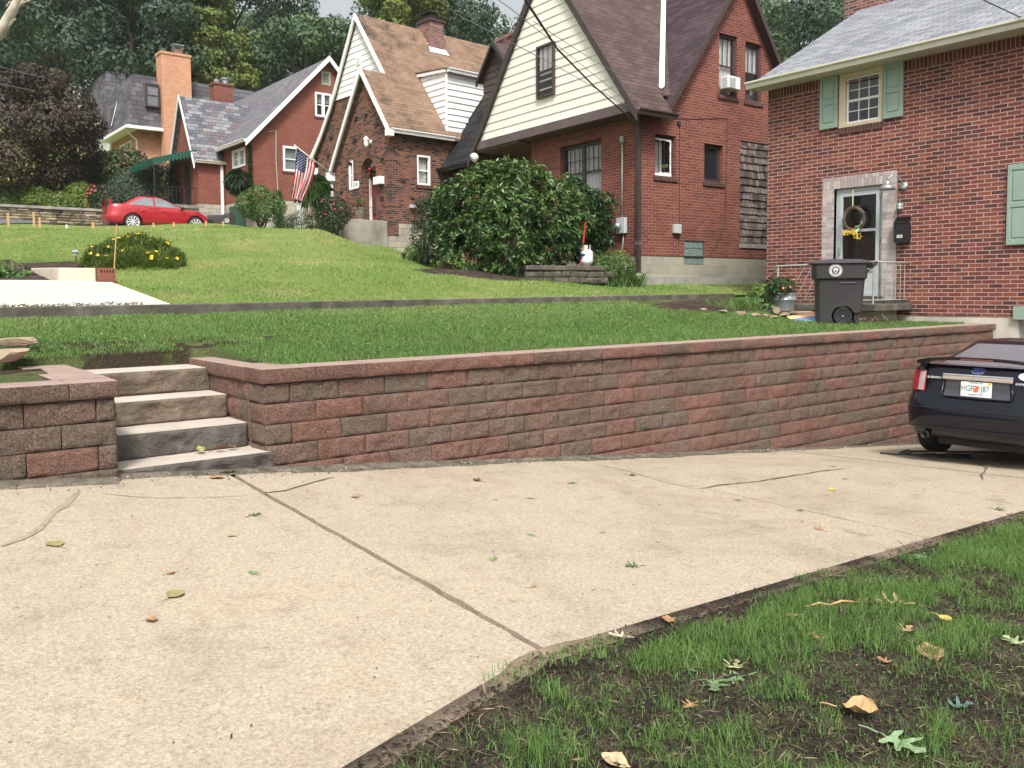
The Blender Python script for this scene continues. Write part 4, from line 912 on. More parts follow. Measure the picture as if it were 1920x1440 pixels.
m.slab([(-.14, -.22, zC(-.22)), (7.3, -.22, zC(-.22)), (7.3, 1.38, zC(1.38)), (-.14, 1.38, zC(1.38))], t); m.slab([(.76, 1.3801, zC(1.3801)), (7.3, 1.3801, zC(1.3801)), (7.3, yR, zR), (.76, yR, zR)], t)
m.slab([(-.14, 1.38, zC(1.38)), (.95, 1.38, zC(1.38)), (.95, 3.42, 5.72), (-.14, 3.42, 5.72)], t)
L = [(yR, zR), (4.85, 8.34), (5.6, 7.42), (6.2, 6.83), (6.75, 6.42), (7.3, 6.12)]
for (a, z), (b, q) in zip(L, L[1:]): m.slab([(.76, a, z), (7.3, a, z), (7.3, b, q), (.76, b, q)], t)
rC = m.build('roof', M['roofC'], hC)
m = MB()
for (a, z), (b, q) in zip(L, L[1:]): plank(m, (.72, a, z + .02), (.72, b, q + .02), .24, (.06, 0, 0))
plank(m, (.72, 1.38, zC(1.38) + .02), (.72, yR, zR + .02), .20, (.06, 0, 0))
plank(m, (-.19, -.26, zC(-.26) + .01), (-.19, 1.38, zC(1.38) + .05), .19, (.06, 0, 0)); plank(m, (-.19, 1.38, zC(1.38) + .05), (-.19, 3.46, 5.70), .22, (.06, 0, 0))
m.box(-.24, .05, 3.33, 3.66, 5.42, 5.56); m.box(-.2, .05, 3.38, 3.58, 5.56, 5.70); m.box(-.24, -.02, -.30, -.12, 6.42, 6.60)
m.build('rake_trim', M['white'], hC)
MB().box(-.1, -.02, 3.42, 3.53, 4.2, 5.42).build('downspout', M['white'], hC, bevel=.006)
gutter(hC, (-.12, -.2, 6.66), (2.35, -.2, 6.66), (0, -1, 0), M['white'])
m = MB(); siding(m, 'x', .88, [(1.48, 8.46), (4.70, 8.46), (yR, zR - .12)], .2); m.slab([(.89, 1.48, 8.46), (.89, 4.70, 8.46), (.89, yR, zR - .12)], (.02, 0, 0)); m.build('gable_siding', M['white'], hC, fixn=False)
m = MB()
for k in range(5): m.box(.84, .87, 3.0, 3.22, 9.4 + .05 * k, 9.425 + .05 * k)
m.box(.85, .875, 2.97, 3.25, 9.37, 9.65); m.build('vent', M['white'], hC)
# shed dormer on the slope
x0 = 2.23; zt = 8.85
m = MB(); siding(m, 'y', .0, [(x0, 6.84), (x0 + 3.2, 6.84), (x0 + 3.2, zt), (x0, zt)], .2, out=.03); siding(m, 'x', x0, [(.0, 6.9), (1.5, zt), (0, zt)], .2, out=.03)
m.box(x0 + .01, x0 + 3.2, .012, 1.5, 7.0, zt - .01); dC = m.build('dormer', M['white'], hC, fixn=False)
m = MB(); m.box(x0 - .04, x0 + .02, -.05, .02, 6.86, zt - .05); m.slab([(x0 - .1, -.08, zt - .10), (x0 - .1, 1.62, zt + .02), (x0 - .04, 1.62, zt + .02), (x0 - .04, -.08, zt - .10)], (0, 0, .1)); m.build('dormer_trim', M['white'], dC)
MB().slab([(x0 - .12, -.15, zt + .0), (x0 + 3.3, -.15, zt + .0), (x0 + 3.3, 1.75, zt + .17), (x0 - .12, 1.75, zt + .17)], (0, 0, .04)).build('dormer_roof', M['roofC'], dC)
gutter(dC, (x0 - .05, -.12, zt + .03), (x0 + 3.3, -.12, zt + .03), (0, -1, 0), M['white'])
# chimney
yc = 2.55; xa = FC.S(807, 95, yc)[0]; xb = FC.S(832, 95, yc)[0]; yd = FC.F(783, 60, xa)[0]; zt = FC.S(807, 38, yc)[1]
m = MB(); m.box(xa, xb, yc, yd, 9.2, zt); c_ = m.build('chimney', M['brickCh'], hC)
m = MB(); m.box(xa - .05, xb + .05, yc - .05, yd + .05, zt, zt + .09); m.box(xa - .08, xa + .35, yc - .05, yd + .1, zt + .3, zt + .32); m.box(xa + .42, xb + .08, yc - .08, yd + .0, zt + .2, zt + .22)
for a, b in ((xa + .05, yc + .05), (xa + .3, yd - .05), (xb - .05, yc + .05), (xa + .5, yd - .1)): m.box(a, a + .02, b, b + .02, zt + .09, zt + .31)
m.box(xa + .05, xa + .32, yc + .05, yd - .05, zt + .09, zt + .24); m.build('chimney_cap', M['brown'], c_)
m = MB(); m.box(xa - .02, xb + .04, yc - .03, yc + .0, 9.9, 10.32)
for k in range(6): m.box(xa - .03, xa - .002, yc + .12 * k, yc + .12 * (k + 1), 9.9, 10.38 + .14 * k)
m.slab([(xa - .12, yc - .16, zC(yc - .16) + .03), (xb + .14, yc - .16, zC(yc - .16) + .03), (xb + .08, yc, zC(yc) + .03), (xa - .05, yc, zC(yc) + .03)], (0, 0, .01)); m.build('chimney_flashing', M['white'], c_)
# entrance things
lm = T(-.22, .98, 6.45)
m = MB(); m.tube([(-.01, 1.06, 6.42), (-.12, 1.06, 6.52), (-.22, .98, 6.52)], .02, 8); m.lathe([(.02, .12), (.03, .1), (.09, .03), (.10, 0), (.02, 0)], 12, M=lm); m.lathe([(.05, 0), (.08, -.0), (.065, -.18), (.03, -.22), (.0, -.24)], 8, M=lm); m.lathe([(0, 0), (.07, 0), (.05, .04), (0, .05)], 12, M=T(-.003, 1.06, 6.42) @ Matrix.Rotation(-pi / 2, 4, 'Y')); m.build('porch_light', M['white'], hC)
sg = MB().slab([(-.02, 1.76, 5.08), (-.02, 1.80, 5.03), (-.02, 2.12, 5.03), (-.02, 2.16, 5.08), (-.02, 2.16, 5.22), (-.02, 2.12, 5.27), (-.02, 1.80, 5.27), (-.02, 1.76, 5.22)], (-.02, 0, 0)).build('number_sign', M['white'], hC)
text('house_number', '510', .17, Matrix.Translation((-.042, 1.96, 5.15)) @ Matrix.Rotation(-pi / 2, 4, 'Z') @ Matrix.Rotation(pi / 2, 4, 'X'), M['black'], sg)
MB().box(-.16, -.003, .30, .72, 5.02, 5.26).build('mailbox', M['white'], hC, bevel=.01)
a = FC.S(767, 384); b = FC.S(778, 391); MB().box(a[0], b[0], -.12, -.002, b[1], a[1]).build('vent_hood', M['greydoor'], hC, bevel=.01)
# side porch: post and beam
pf = FC.F(563, 395, .6)
m = MB(); m.box(.5, .68, pf[0] - .09, pf[0] + .09, 3.2, 6.15); m.build('porch_post', M['white'], hC, bevel=.01)
m = MB(); m.box(.8, .92, 6.11, 7.2, 5.72, 6.25); m.build('porch_beam', M['white'], hC)
# concrete stair block in front of C
sc = empty('concrete_steps', 'weathered concrete entrance stairs beside the clinker brick cottage', 'steps', FC.M)
m = MB(); m.box(-1.55, -.01, .15, 1.2, 2.6, 3.86); m.box(-1.55, -.01, 1.201, 2.6, 2.6, 3.78); m.build('landing', M['conc'], sc, bevel=.02)
for i in range(3): MB().box(-1.95 - .42 * i, -1.552 - .42 * i, .45, 2.6, 2.5, 3.62 - .20 * i).build('step', M['conc'], sc, bevel=.015)
m = MB(); m.box(-2.8, -1.0, -.25, .14, 2.2, 2.95); m.box(-.99, 1.6, -.55, -.30, 2.3, 2.82); m.build('retaining_curb', M['concdk'], sc, bevel=.02)

# ================================================================== HOUSE D (red brick, slate grey roof, green awning)
FD = Frame(475, 38.2, 0)
hD = empty('brick_house', 'red brick house with grey roofs and scalloped green awning over its door', 'house', FD.M)
S = FD.S; F = FD.F
zE = S(475, 250)[1]; ax_, az_ = S(612, 110); sD = (az_ - zE) / ax_; zg = 4.2; zf = S(475, 372)[1]
wn_ = [S(530, 273), S(560, 323)]; wu = [S(590, 172), S(622, 222)]; vt = [S(603, 134), S(619, 160)]
m = MB()
m.wall('y', 0, [(0, zf), (2 * ax_, zf), (2 * ax_, zE), (ax_, az_), (0, zE)], [(wn_[0][0], wn_[1][0], wn_[1][1], wn_[0][1]), (wu[0][0], wu[1][0], wu[1][1], wu[0][1]), (vt[0][0], vt[1][0], vt[1][1], vt[0][1])], th=.3)
fw_ = [F(460, 275), F(437, 318)]
m.wall('x', 0, [(.301, zf), (12, zf), (12, zE), (.301, zE)], [(fw_[0][0], fw_[1][0], fw_[1][1], fw_[0][1])], th=.3)
py = F(421, 330)[0]; px = S(372, 330, py)[0]; zp = S(400, 293, py)[1]; ap = F(345, 182, px); hw = ap[0] - py; py2 = ap[0] + hw
m.wall('x', px, [(py, zf), (py2, zf), (py2, zp), (ap[0], ap[1]), (py, zp)], [(ap[0] - .55, ap[0] + .35, zf + .0005, zf + 2.1)], th=.25); m.box(px + .251, 0, py, py + .25, zf, zp); m.box(px + .251, 0, py2 - .25, py2, zf, zp)
m.box(.3, 2 * ax_, 11.7, 12, zf, zE)
m.build('wall', M['brickD'], hD)
m = MB(); m.box(.01, 2 * ax_, .01, .3, zg - 1, zf - .002); m.box(.012, .3, .31, py - .002, zg - 1, zf - .004); m.box(px + .01, .1, py + .01, py2, zg - 1, zf - .003); m.build('foundation', M['cmurock'], hD)
m = MB(); m.slab([(-.35, -.3, zE - .35 * sD), (-.35, 12.3, zE - .35 * sD), (ax_, 12.3, az_ + .02), (ax_, -.3, az_ + .02)], (0, 0, -.1)); m.slab([(2 * ax_ + .35, -.3, zE - .35 * sD), (2 * ax_ + .35, 12.3, zE - .35 * sD), (ax_, 12.3, az_ + .02), (ax_, -.3, az_ + .02)], (0, 0, -.1)); m.build('roof', M['roofDm'], hD)
sp_ = (ap[1] - zp) / hw
m = MB(); m.slab([(px - .25, py - .2, zp - .2 * sp_), (3.0, py - .2, zp - .2 * sp_), (3.0, ap[0], ap[1] + .02), (px - .25, ap[0], ap[1] + .02)], (0, 0, -.08)); m.slab([(px - .25, py2 + .2, zp - .2 * sp_), (3.0, py2 + .2, zp - .2 * sp_), (3.0, ap[0], ap[1] + .02), (px - .25, ap[0], ap[1] + .02)], (0, 0, -.08)); m.build('porch_roof', M['roofD'], hD)
m = MB(); plank(m, (-.4, -.33, zE - .38 * sD + .02), (ax_, -.33, az_ + .08), .26, (0, .05, 0)); plank(m, (ax_, -.33, az_ + .08), (2 * ax_ + .4, -.33, zE - .38 * sD), .26, (0, .05, 0))
m.build('rake_trim', M['white'], hD); m = MB(); plank(m, (px - .29, py - .24, zp - .26 * sp_), (px - .29, ap[0], ap[1] + .08), .22, (.05, 0, 0)); plank(m, (px - .29, ap[0], ap[1] + .08), (px - .29, py2 + .3, zp - .36 * sp_), .22, (.05, 0, 0)); m.build('porch_trim', M['white'], hD)
gutter(hD, (-.38, -.3, zE - .3), (-.38, py - .1, zE - .3), (-1, 0, 0), M['white']); gutter(hD, (px - .2, py - .22, zp - .26), (0, py - .22, zp - .26), (0, -1, 0), M['offwhite'])
MB().box(-.22, -.10, py - .14, py - .02, zg, zp - .35).build('downspout', M['white'], hD, bevel=.01)
window(hD, 'y', 0, wn_[0][0], wn_[1][0], wn_[1][1], wn_[0][1], M['white'], inset=.02, out=.05, fw=.10, curt=('blind', (0, 1, .0, 1.)), sill=M['brickBsill'])
window(hD, 'y', 0, wu[0][0], wu[1][0], wu[1][1], wu[0][1], M['white'], inset=.02, out=.05, fw=.09, split=1, curt=('blind', (0, 1, .6, 1.)), sill=M['brickBsill'])
window(hD, 'x', 0, fw_[0][0], fw_[1][0], fw_[1][1], fw_[0][1], M['white'], inset=.02, out=.06, fw=.11, split=1, curt=('c', (0, 1, 0, 1)))
m = MB(); v0_, v1_ = vt; k = 6
m.wall('y', -.02, [(v0_[0] - .02, v1_[1] - .02), (v1_[0] + .02, v1_[1] - .02), (v1_[0] + .02, v0_[1] + .02), (v0_[0] - .02, v0_[1] + .02)], [(v0_[0] + .06, v1_[0] - .06, v1_[1] + .06, v0_[1] - .06)], th=.1)
for i in range(k): z = v1_[1] + .06 + (v0_[1] - v1_[1] - .12) * (i + .3) / k; m.slab([(v0_[0] + .06, .0, z), (v1_[0] - .06, .0, z), (v1_[0] - .06, .06, z + .07), (v0_[0] + .06, .06, z + .07)], (0, 0, .01))
m.build('gable_vent', M['rail'], hD)
m = MB(); q = lambda u, v: (S(u, v)[0], -.03, S(u, v)[1]); m.tube([q(505, 247), q(517, 245), q(517, 300), q(521, 362)], .025, 8); m.build('service_pipe', M['rail'], hD)
MB().box(px + .1, px + .15, ap[0] - .55, ap[0] + .35, zf, zf + 2.1).build('door', plain('door_green', (.02, .06, .05), .5), hD)
gd = S(478, 384); m = MB(); m.box(-.005, .3, .9, py - .5, zg - .5, zf - .15); m.build('garage_door', plain('garage_green', (.015, .075, .055), .5), hD)
# awning
aw0 = F(288, 290, px - 1.9); ytop0, ytop1 = py + .1, py2 + .25; za = zp - .12
m = MB(); n = 18; A0, A1 = px - 2.0, px - .02
for i in range(n):
    ya, yb = ytop0 + (ytop1 - ytop0) * i / n, ytop0 + (ytop1 - ytop0) * (i + 1) / n - .02
    m.slab([(A1, ya, za + .35), (A1, yb, za + .35), (A0, yb, za - .22), (A0, ya, za - .22)], (0, 0, .03)); m.slab([(A0, ya, za - .2), (A0, yb, za - .2), (A0, yb - .03, za - .46), (A0, (ya + yb) / 2, za - .54), (A0, ya + .03, za - .46)], (-.015, 0, 0))
for i in range(12):
    xa, xb = A0 + (A1 - A0) * i / 12, A0 + (A1 - A0) * (i + 1) / 12 - .02; za0, za1 = za - .22 + .57 * i / 12, za - .22 + .57 * (i + 1) / 12
    m.slab([(xa, ytop0 - .01, za0 + .03), (xb, ytop0 - .01, za1 + .03), (xb, ytop0 - .01, za1 - .22), ((xa + xb) / 2, ytop0 - .01, (za0 + za1) / 2 - .33), (xa, ytop0 - .01, za0 - .22)], (0, -.012, 0))
awn = m.build('awning', plain('awning_green', (.012, .085, .06), .45, var=.15), hD)
m = MB()
for y in (ytop0 + .1, ytop1 - .1): m.tube([(A0 + .08, y, za - .25), (A0 + .08, y, zf - .4)], .035, 8)
m.build('awning_post', M['black'], awn)
dk_ = empty('block_stairs', 'grey concrete block stair base with black iron rail under the green awning', 'steps', FD.M)
MB().box(px - 2.1, px - .01, py + .15, py2, zg - .5, zf - .25).build('base', M['cmu'], dk_); MB().box(px - 2.15, px - .01, py + .08, py2 + .05, zf - .248, zf - .1).build('landing', M['conc'], dk_)
m = MB()
for i in range(12): m.tube([(px - 2.0 + .17 * i, py + .15, zf - .1), (px - 2.0 + .17 * i, py + .15, zf + .7)], .012, 6)
m.tube([(px - 2.05, py + .15, zf + .7), (px - .1, py + .15, zf + .7)], .02, 6); m.build('rail', M['black'], dk_)
ca, cb = S(402, 157, 6.), S(438, 193, 6.)
m = MB(); m.box(ca[0], cb[0], 6., 6.7, cb[1] - 1.5, ca[1]); m.box(ca[0] - .05, cb[0] + .05, 5.95, 6.75, ca[1], ca[1] + .1)
c_ = m.build('chimney', M['brickB'], hD); m = MB(); m.lathe([(.16, 0), (.16, .25), (.26, .27), (.26, .31), (0, .33)], 16, M=T((ca[0] + cb[0]) / 2 + .2, 6.35, ca[1] + .1)); m.lathe([(.13, 0), (.15, .2), (.0, .22)], 14, M=T(ca[0] + .25, 6.35, ca[1] + .1)); m.build('flue_cap', M['galv'], c_)

# ================================================================== HOUSE E (mansard)
FE = Frame(245, 50, 0)
hE = empty('mansard_house', 'large house with dark grey mansard roof and broad orange brick chimney', 'house', FE.M)
S = FE.S; F = FE.F
zb = S(245, 235)[1]; ztp = at_d(253, 138, 50.7).z; L1 = F(187, 265)[0]; cx0, cx1 = S(312, 241)[0], S(359, 180)[0]
o = .55
def mans(m, x0, x1, y0, y1, z0, z1, o=o):
    b = [(x0, y0, z0), (x1, y0, z0), (x1, y1, z0), (x0, y1, z0)]; t = [(x0 + o, y0 + o, z1), (x1 - o, y0 + o, z1), (x1 - o, y1 - o, z1), (x0 + o, y1 - o, z1)]
    m.add(b + t, [(0, 1, 5, 4), (1, 2, 6, 5), (2, 3, 7, 6), (3, 0, 4, 7), (4, 5, 6, 7), (3, 2, 1, 0)])
m = MB(); mans(m, 0, 9, 0, L1, zb, ztp); z2 = F(182, 137, .3)[1]; m2b = F(180, 230, 0)[1]; mans(m, .2, 9.5, L1 + .02, L1 * 2.1, m2b, z2, .45); zk = S(420, 163, 3.)[1]; mans(m, 4.2, 10.5, 2.6, 9, zb, zk, .4)
rE = m.build('mansard_roof', M['roofE'], hE)
m = MB(); m.box(-.12, 9, -.12, -.0, zb - .16, zb + .02); m.box(-.12, -.0, 0, L1, zb - .16, zb + .02); m.box(.05, .19, L1 + .05, L1 * 2.1, m2b - .14, m2b + .02); m.build('eaves_gutter', M['white'], rE)
m = MB(); wz = zb - 2.9
m.wall('x', .7, [(.7, wz - 1.5), (L1, wz - 1.5), (L1, zb - .02), (.7, zb - .02)], [(2.0, 3.1, wz + .6, zb - .5), (3.4, 4.6, wz + .6, zb - .5)], th=.3); m.box(1.01, 9, .7, 1.0, wz - 1.5, zb - .02); m.build('wall', M['brickE'], hE)
m = MB(); m.box(.7, 1.0, L1 + .05, L1 * 2.05, wz - 1.5, m2b - .02); siding(m, 'x', .69, [(L1 + .05, wz - 1.5), (L1 * 2.05, wz - 1.5), (L1 * 2.05, m2b - .02), (L1 + .05, m2b - .02)], .22); m.box(.7, 3, L1 + .02, L1 + .05, wz - 1.5, m2b); m.build('white_wall', M['white'], hE, fixn=False)
MB().box(.02, 9, .02, L1, zb - .08, zb - .022).build('soffit', M['white'], hE)
for a, b in ((2.0, 3.1), (3.4, 4.6)): window(hE, 'x', .7, a, b, wz + .6, zb - .5, M['white'], inset=.03, out=.05, fw=.1, back=True, gl=M['glassd'])
for (u0, u1, v0_, v1_, yp) in ((269, 297, 157, 204, .28), (372, 398, 172, 200, 2.75)):
    a, b = S(u0, v0_, yp), S(u1, v1_, yp)
    window(rE, 'y', yp, a[0], b[0], b[1], a[1], M['brown'], inset=-.32, out=.03, fw=.09, back=True, curt=('blind', (0, 1, 0, 1)))
    MB().box(a[0], b[0], yp - .22, yp + .5, b[1], a[1]).build('window_cheek', M['roofE'], rE)
for (y, z0_) in ((3.6, zb), (L1 + 3.2, m2b)):
    m = MB(); m.slab([(.02, y, z0_ + .55), (.02, y + .55, z0_ + .55), (.42, y + .55, z0_ + 2.05), (.42, y, z0_ + 2.05)], (.3, 0, 0)); w_ = m.build('slit_window', M['black'], rE)
    MB().slab([(.0, y - .03, z0_ + .5), (.0, y + .03, z0_ + .5), (.40, y + .03, z0_ + 2.1), (.40, y - .03, z0_ + 2.1)], (-.03, 0, 0)).build('window_trim', M['white'], w_)
# chimney, stepped where it meets the roof
zc = S(330, 104, -.35)[1]; cx0 = S(302, 110, -.35)[0]; cx1 = S(357, 110, -.35)[0]
m = MB(); m.wall('y', -.35, [(cx0 + .25, 6.), (cx1 + .05, 6.), (cx1 + .02, zc - 2.6), (cx1, zc), (cx0, zc), (cx0 + .02, zc - 2.6)], th=1.0); m.box(cx0 - .05, cx1 + .05, -.40, .70, zc, zc + .14); c_ = m.build('chimney', M['brickEc'], hE)
m = MB(); m.box(cx0 + .9, cx0 + 1.35, .0, .4, zc + .14, zc + .5); m.build('flue', M['brickCh'], c_); m = MB(); m.box(cx0 + .8, cx0 + 1.45, -.1, .5, zc + .72, zc + .76)
for a in (.85, 1.38): m.box(cx0 + a, cx0 + a + .03, .0, .03, zc + .5, zc + .72); m.box(cx0 + a, cx0 + a + .03, .35, .38, zc + .5, zc + .72)
m.build('flue_cap', M['galv'], c_)
m = MB(); m.tube([(-.06, .3, zb - .12), (.3, .5, zb - .5), (.62, .62, zb - .7), (.64, .62, zb - 4.)], .05, 8); m.build('downspout', M['white'], hE, smooth=True)
# ================================================================== vegetation
def unit(v): return v / np.maximum(np.linalg.norm(v, axis=-1, keepdims=True), 1e-9)
def union_surface(sph, n, flat=1., inner=.0):
    """points on (or a little inside) the outer skin of a union of spheres"""
    S = np.array(sph, float); w = S[:, 3] ** 2; P = []; Nn = []; tot = 0; cl = []
    while tot < n:
        k = NR.choice(len(S), 4 * n, p=w / w.sum()); d = unit(NR.normal(size=(4 * n, 3)))
        rr = 1 - inner * NR.random(4 * n) ** 1.5
        p = S[k, :3] + d * (S[k, 3] * rr)[:, None] * (1, 1, flat)
        q = (p[:, None] - S[None, :, :3]) / (1, 1, flat); dist = np.linalg.norm(q, axis=2) / S[None, :, 3]
        ok = (dist.min(1) > (1 - inner) * .93)
        P.append(p[ok]); Nn.append(d[ok]); cl.append(k[ok]); tot += ok.sum()
        if ok.sum() == 0: break
    return np.concatenate(P)[:n], np.concatenate(Nn)[:n], np.concatenate(cl)[:n]
def leaves(name, P, D, L, W, mat, parent, tint, fold=.15, droop=0., out=None, **kw):
    """one leaf per row: base P, direction D, length L, width W"""
    n = len(P); D = unit(D)
    if out is not None:          # foliage mass: blades face outward, tips hang
        o2 = unit(out + NR.normal(0, .38, (n, 3))); D = unit(np.cross(o2, NR.normal(size=(n, 3))) + (0, 0, -.25)); D = unit(D - o2 * (D * o2).sum(1)[:, None]); r = np.cross(D, o2)
    else: r = unit(np.cross(D, NR.normal(size=(n, 3)) * .45 + (0, 0, 1.)))
    if True:
        up = np.cross(r, D)
    L = np.broadcast_to(L, n)[:, None]; W = np.broadcast_to(W, n)[:, None]
    tip = P + D * L - np.array((0, 0, 1.)) * L * droop; mid = P + D * L * .5 - np.array((0, 0, 1.)) * L * droop * .2
    V = np.stack([P, mid + r * W / 2 + up * W * fold, tip, mid - r * W / 2 + up * W * fold], 1).reshape(-1, 3)
    i = np.arange(n) * 4
    return npmesh(name, V, [np.stack([i, i + 1, i + 2], 1), np.stack([i, i + 2, i + 3], 1)], mat, parent, tint=np.repeat(tint, 4), **kw)
def blades(name, x, y, z, h, w, bend, mat, tint, lean=.25, parent=None, **kw):
    n = len(x); th = NR.random(n) * 2 * pi; ld = NR.random(n) * 2 * pi
    P = np.stack([x, y, z], 1); s = np.stack([np.cos(th), np.sin(th), np.zeros(n)], 1) * (w / 2)[:, None]
    l = np.stack([np.cos(ld), np.sin(ld), np.zeros(n)], 1) * (h * bend)[:, None]; up = np.array((0, 0, 1.))
    p1 = P + l * .3 + up * (h * .55)[:, None]; p2 = P + l * 1.15 + up * (h * (1 - .35 * bend))[:, None]
    V = np.stack([P - s, P + s, p1 + s * .75, p1 - s * .75, p2], 1).reshape(-1, 3); i = np.arange(n) * 5
    return npmesh(name, V, [np.stack([i, i + 1, i + 2, i + 3], 1), np.stack([i + 3, i + 2, i + 4], 1)], mat, parent, tint=np.repeat(tint, 5), **kw)
LM = {}
LM['grass'] = leafmat('grass_blade', [(0., (.085, .175, .045)), (.5, (.155, .275, .075)), (.8, (.25, .36, .115)), (.93, (.24, .26, .09)), (1., (.40, .34, .19))], rough=.65, trans=.3, spec=.25)
LM['grass2'] = leafmat('grass_blade_hill', [(0., (.15, .27, .065)), (.5, (.24, .36, .09)), (.8, (.34, .41, .13)), (1., (.42, .37, .18))], rough=.7, trans=.25, spec=.2)
LM['straw'] = leafmat('dry_straw', [(0., (.05, .035, .02)), (.4, (.14, .105, .065)), (1., (.42, .34, .22))], rough=.8, trans=.0, spec=.2)
LM['mulch'] = leafmat('mulch_chip', [(0., (.012, .009, .007)), (.6, (.04, .026, .02)), (.9, (.09, .055, .04)), (1., (.24, .15, .10))], rough=.85, trans=.0, spec=.3)
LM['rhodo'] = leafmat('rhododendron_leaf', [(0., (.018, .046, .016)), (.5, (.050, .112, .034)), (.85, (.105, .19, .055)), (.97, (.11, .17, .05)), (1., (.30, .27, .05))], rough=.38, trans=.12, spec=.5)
LM['shrub'] = leafmat('shrub_leaf', [(0., (.018, .035, .014)), (.5, (.035, .065, .022)), (1., (.075, .12, .035))], rough=.55, trans=.15)
LM['yew'] = leafmat('yew_needle', [(0., (.022, .038, .024)), (.5, (.04, .065, .038)), (1., (.075, .11, .06))], rough=.7, trans=.05)
LM['lime'] = leafmat('yellow_green_leaf', [(0., (.06, .10, .018)), (.5, (.12, .18, .03)), (1., (.24, .29, .06))], rough=.55, trans=.25)
LM['bright'] = leafmat('garden_leaf', [(0., (.045, .10, .025)), (.5, (.09, .17, .04)), (1., (.20, .30, .09))], rough=.5, trans=.25)
LM['purple'] = leafmat('purple_maple_leaf', [(0., (.018, .012, .009)), (.5, (.042, .027, .017)), (.85, (.075, .05, .027)), (1., (.075, .09, .035))], rough=.6, trans=.15)
LM['forest'] = leafmat('forest_leaf', [(0., (.034, .068, .034)), (.5, (.060, .112, .050)), (1., (.12, .19, .075))], rough=.6, trans=.18)
LM['forest2'] = leafmat('forest_leaf_light', [(0., (.05, .088, .042)), (.5, (.085, .14, .06)), (1., (.16, .22, .085))], rough=.6, trans=.2)
LM['forest3'] = leafmat('conifer_leaf_blue', [(0., (.028, .056, .038)), (.5, (.048, .088, .054)), (1., (.09, .145, .08))], rough=.7, trans=.08)
LM['larch'] = leafmat('larch_needle', [(0., (.065, .095, .022)), (.5, (.12, .16, .035)), (1., (.21, .25, .06))], rough=.6, trans=.2)
LM['rust'] = leafmat('rust_green_leaf', [(0., (.03, .06, .02)), (.55, (.07, .10, .03)), (.8, (.16, .10, .045)), (1., (.26, .13, .07))], rough=.6, trans=.2)

# ---- front yard grass, mulch, straw
n = 330000; x = .6 + 9.4 * NR.random(n) ** 1.1; y = -.6 + 3.15 * NR.random(n) ** .8
d = x * V0 + y * V1; keep = (d > 1.9) & (y > -.35 + .18 * x) & (NR.random(n) < np.clip(5.5 / np.maximum(d, .1), 0, 1))
x, y = x[keep], y[keep]
g = .55 * fbm(x * 1.5 + 3, y * 1.9, 31, 4) + .45 * fbm(x * 4.2, y * 5.2, 32, 3); g2 = fbm(x * 9, y * 9, 33, 3)
edge = np.clip((edge_v(x) - .03 - y) / .2, 0, 1)
dens = np.clip((g + .28 * (g2 - .5) - .415 + .03 * np.clip(x - 3, 0, 3)) / .14, 0.20, 1) * edge
k = NR.random(len(x)) < dens; x, y, dn = x[k], y[k], dens[k]
hh = (.020 + .046 * np.clip(dn, 0, 1) ** .8) * NR.uniform(.5, 1.35, len(x)) * (.8 + .5 * fbm(x * 4, y * 4, 35))
blades('front_grass', x, y, yard_z(x, y) - .004, hh, NR.uniform(.0016, .0034, len(x)), NR.uniform(.1, .9, len(x)), LM['grass'],
       np.clip(.30 + .25 * (fbm(x * 2.5, y * 2.5, 40) - .5) + NR.normal(0, .16, len(x)) + .45 * (NR.random(len(x)) < .06), 0, 1), kind='stuff')
n = 70000; x = .6 + 9 * NR.random(n) ** 1.2; y = -.6 + 3.1 * NR.random(n) ** .8; d = x * V0 + y * V1; k = (d > 1.9) & (y > -.35 + .18 * x) & (y < edge_v(x) - .04 + .06 * NR.random(n)); x, y = x[k], y[k]
a = NR.random(len(x)) * 2 * pi; D = np.stack([np.cos(a), np.sin(a), NR.normal(0, .25, len(x))], 1)
z = yard_z(x, y) + .004 + .006 * NR.random(len(x))
L = NR.gamma(3., .0062, len(x)) + .005
leaves('mulch_chips', np.stack([x, y, z], 1), D, L, NR.uniform(.003, .009, len(x)), LM['mulch'], None, NR.random(len(x)) ** 1.5, fold=.3, kind='stuff')
n = 36000; x = .6 + 9 * NR.random(n) ** 1.1; y = -.6 + 3.05 * NR.random(n) ** .8; d = x * V0 + y * V1; g = fbm(x * 1.3, y * 1.3, 51); k = (d > 1.9) & (y < edge_v(x) - .02) & (y > -.35 + .18 * x) & (NR.random(n) < np.clip((g - .35) * 3, .1, 1)); x, y = x[k], y[k]
a = NR.random(len(x)) * 2 * pi; D = np.stack([np.cos(a), np.sin(a), NR.normal(.1, .22, len(x))], 1); z = yard_z(x, y) + .006 + NR.random(len(x)) * .014
leaves('dead_grass', np.stack([x, y, z], 1), D, NR.uniform(.02, .075, len(x)), NR.uniform(.0012, .003, len(x)), LM['straw'], None, NR.random(len(x)), fold=.2, droop=.1, kind='stuff')

n = 16000; x = .6 + 9 * NR.random(n) ** 1.2; y = -.5 + 3. * NR.random(n) ** .8; g = fbm(x * 3, y * 3, 44); k = (y < edge_v(x) - .04) & (y > -.35 + .18 * x) & (g > .47); x, y = x[k], y[k]
a = NR.random(len(x)) * 2 * pi; leaves('ground_weeds', np.stack([x, y, yard_z(x, y) + .004 + .012 * NR.random(len(x))], 1), np.stack([np.cos(a), np.sin(a), .25 + NR.normal(0, .2, len(x))], 1), NR.uniform(.006, .015, len(x)), NR.uniform(.005, .012, len(x)), LM['bright'], None, NR.random(len(x)) * .7, fold=.25, kind='stuff')
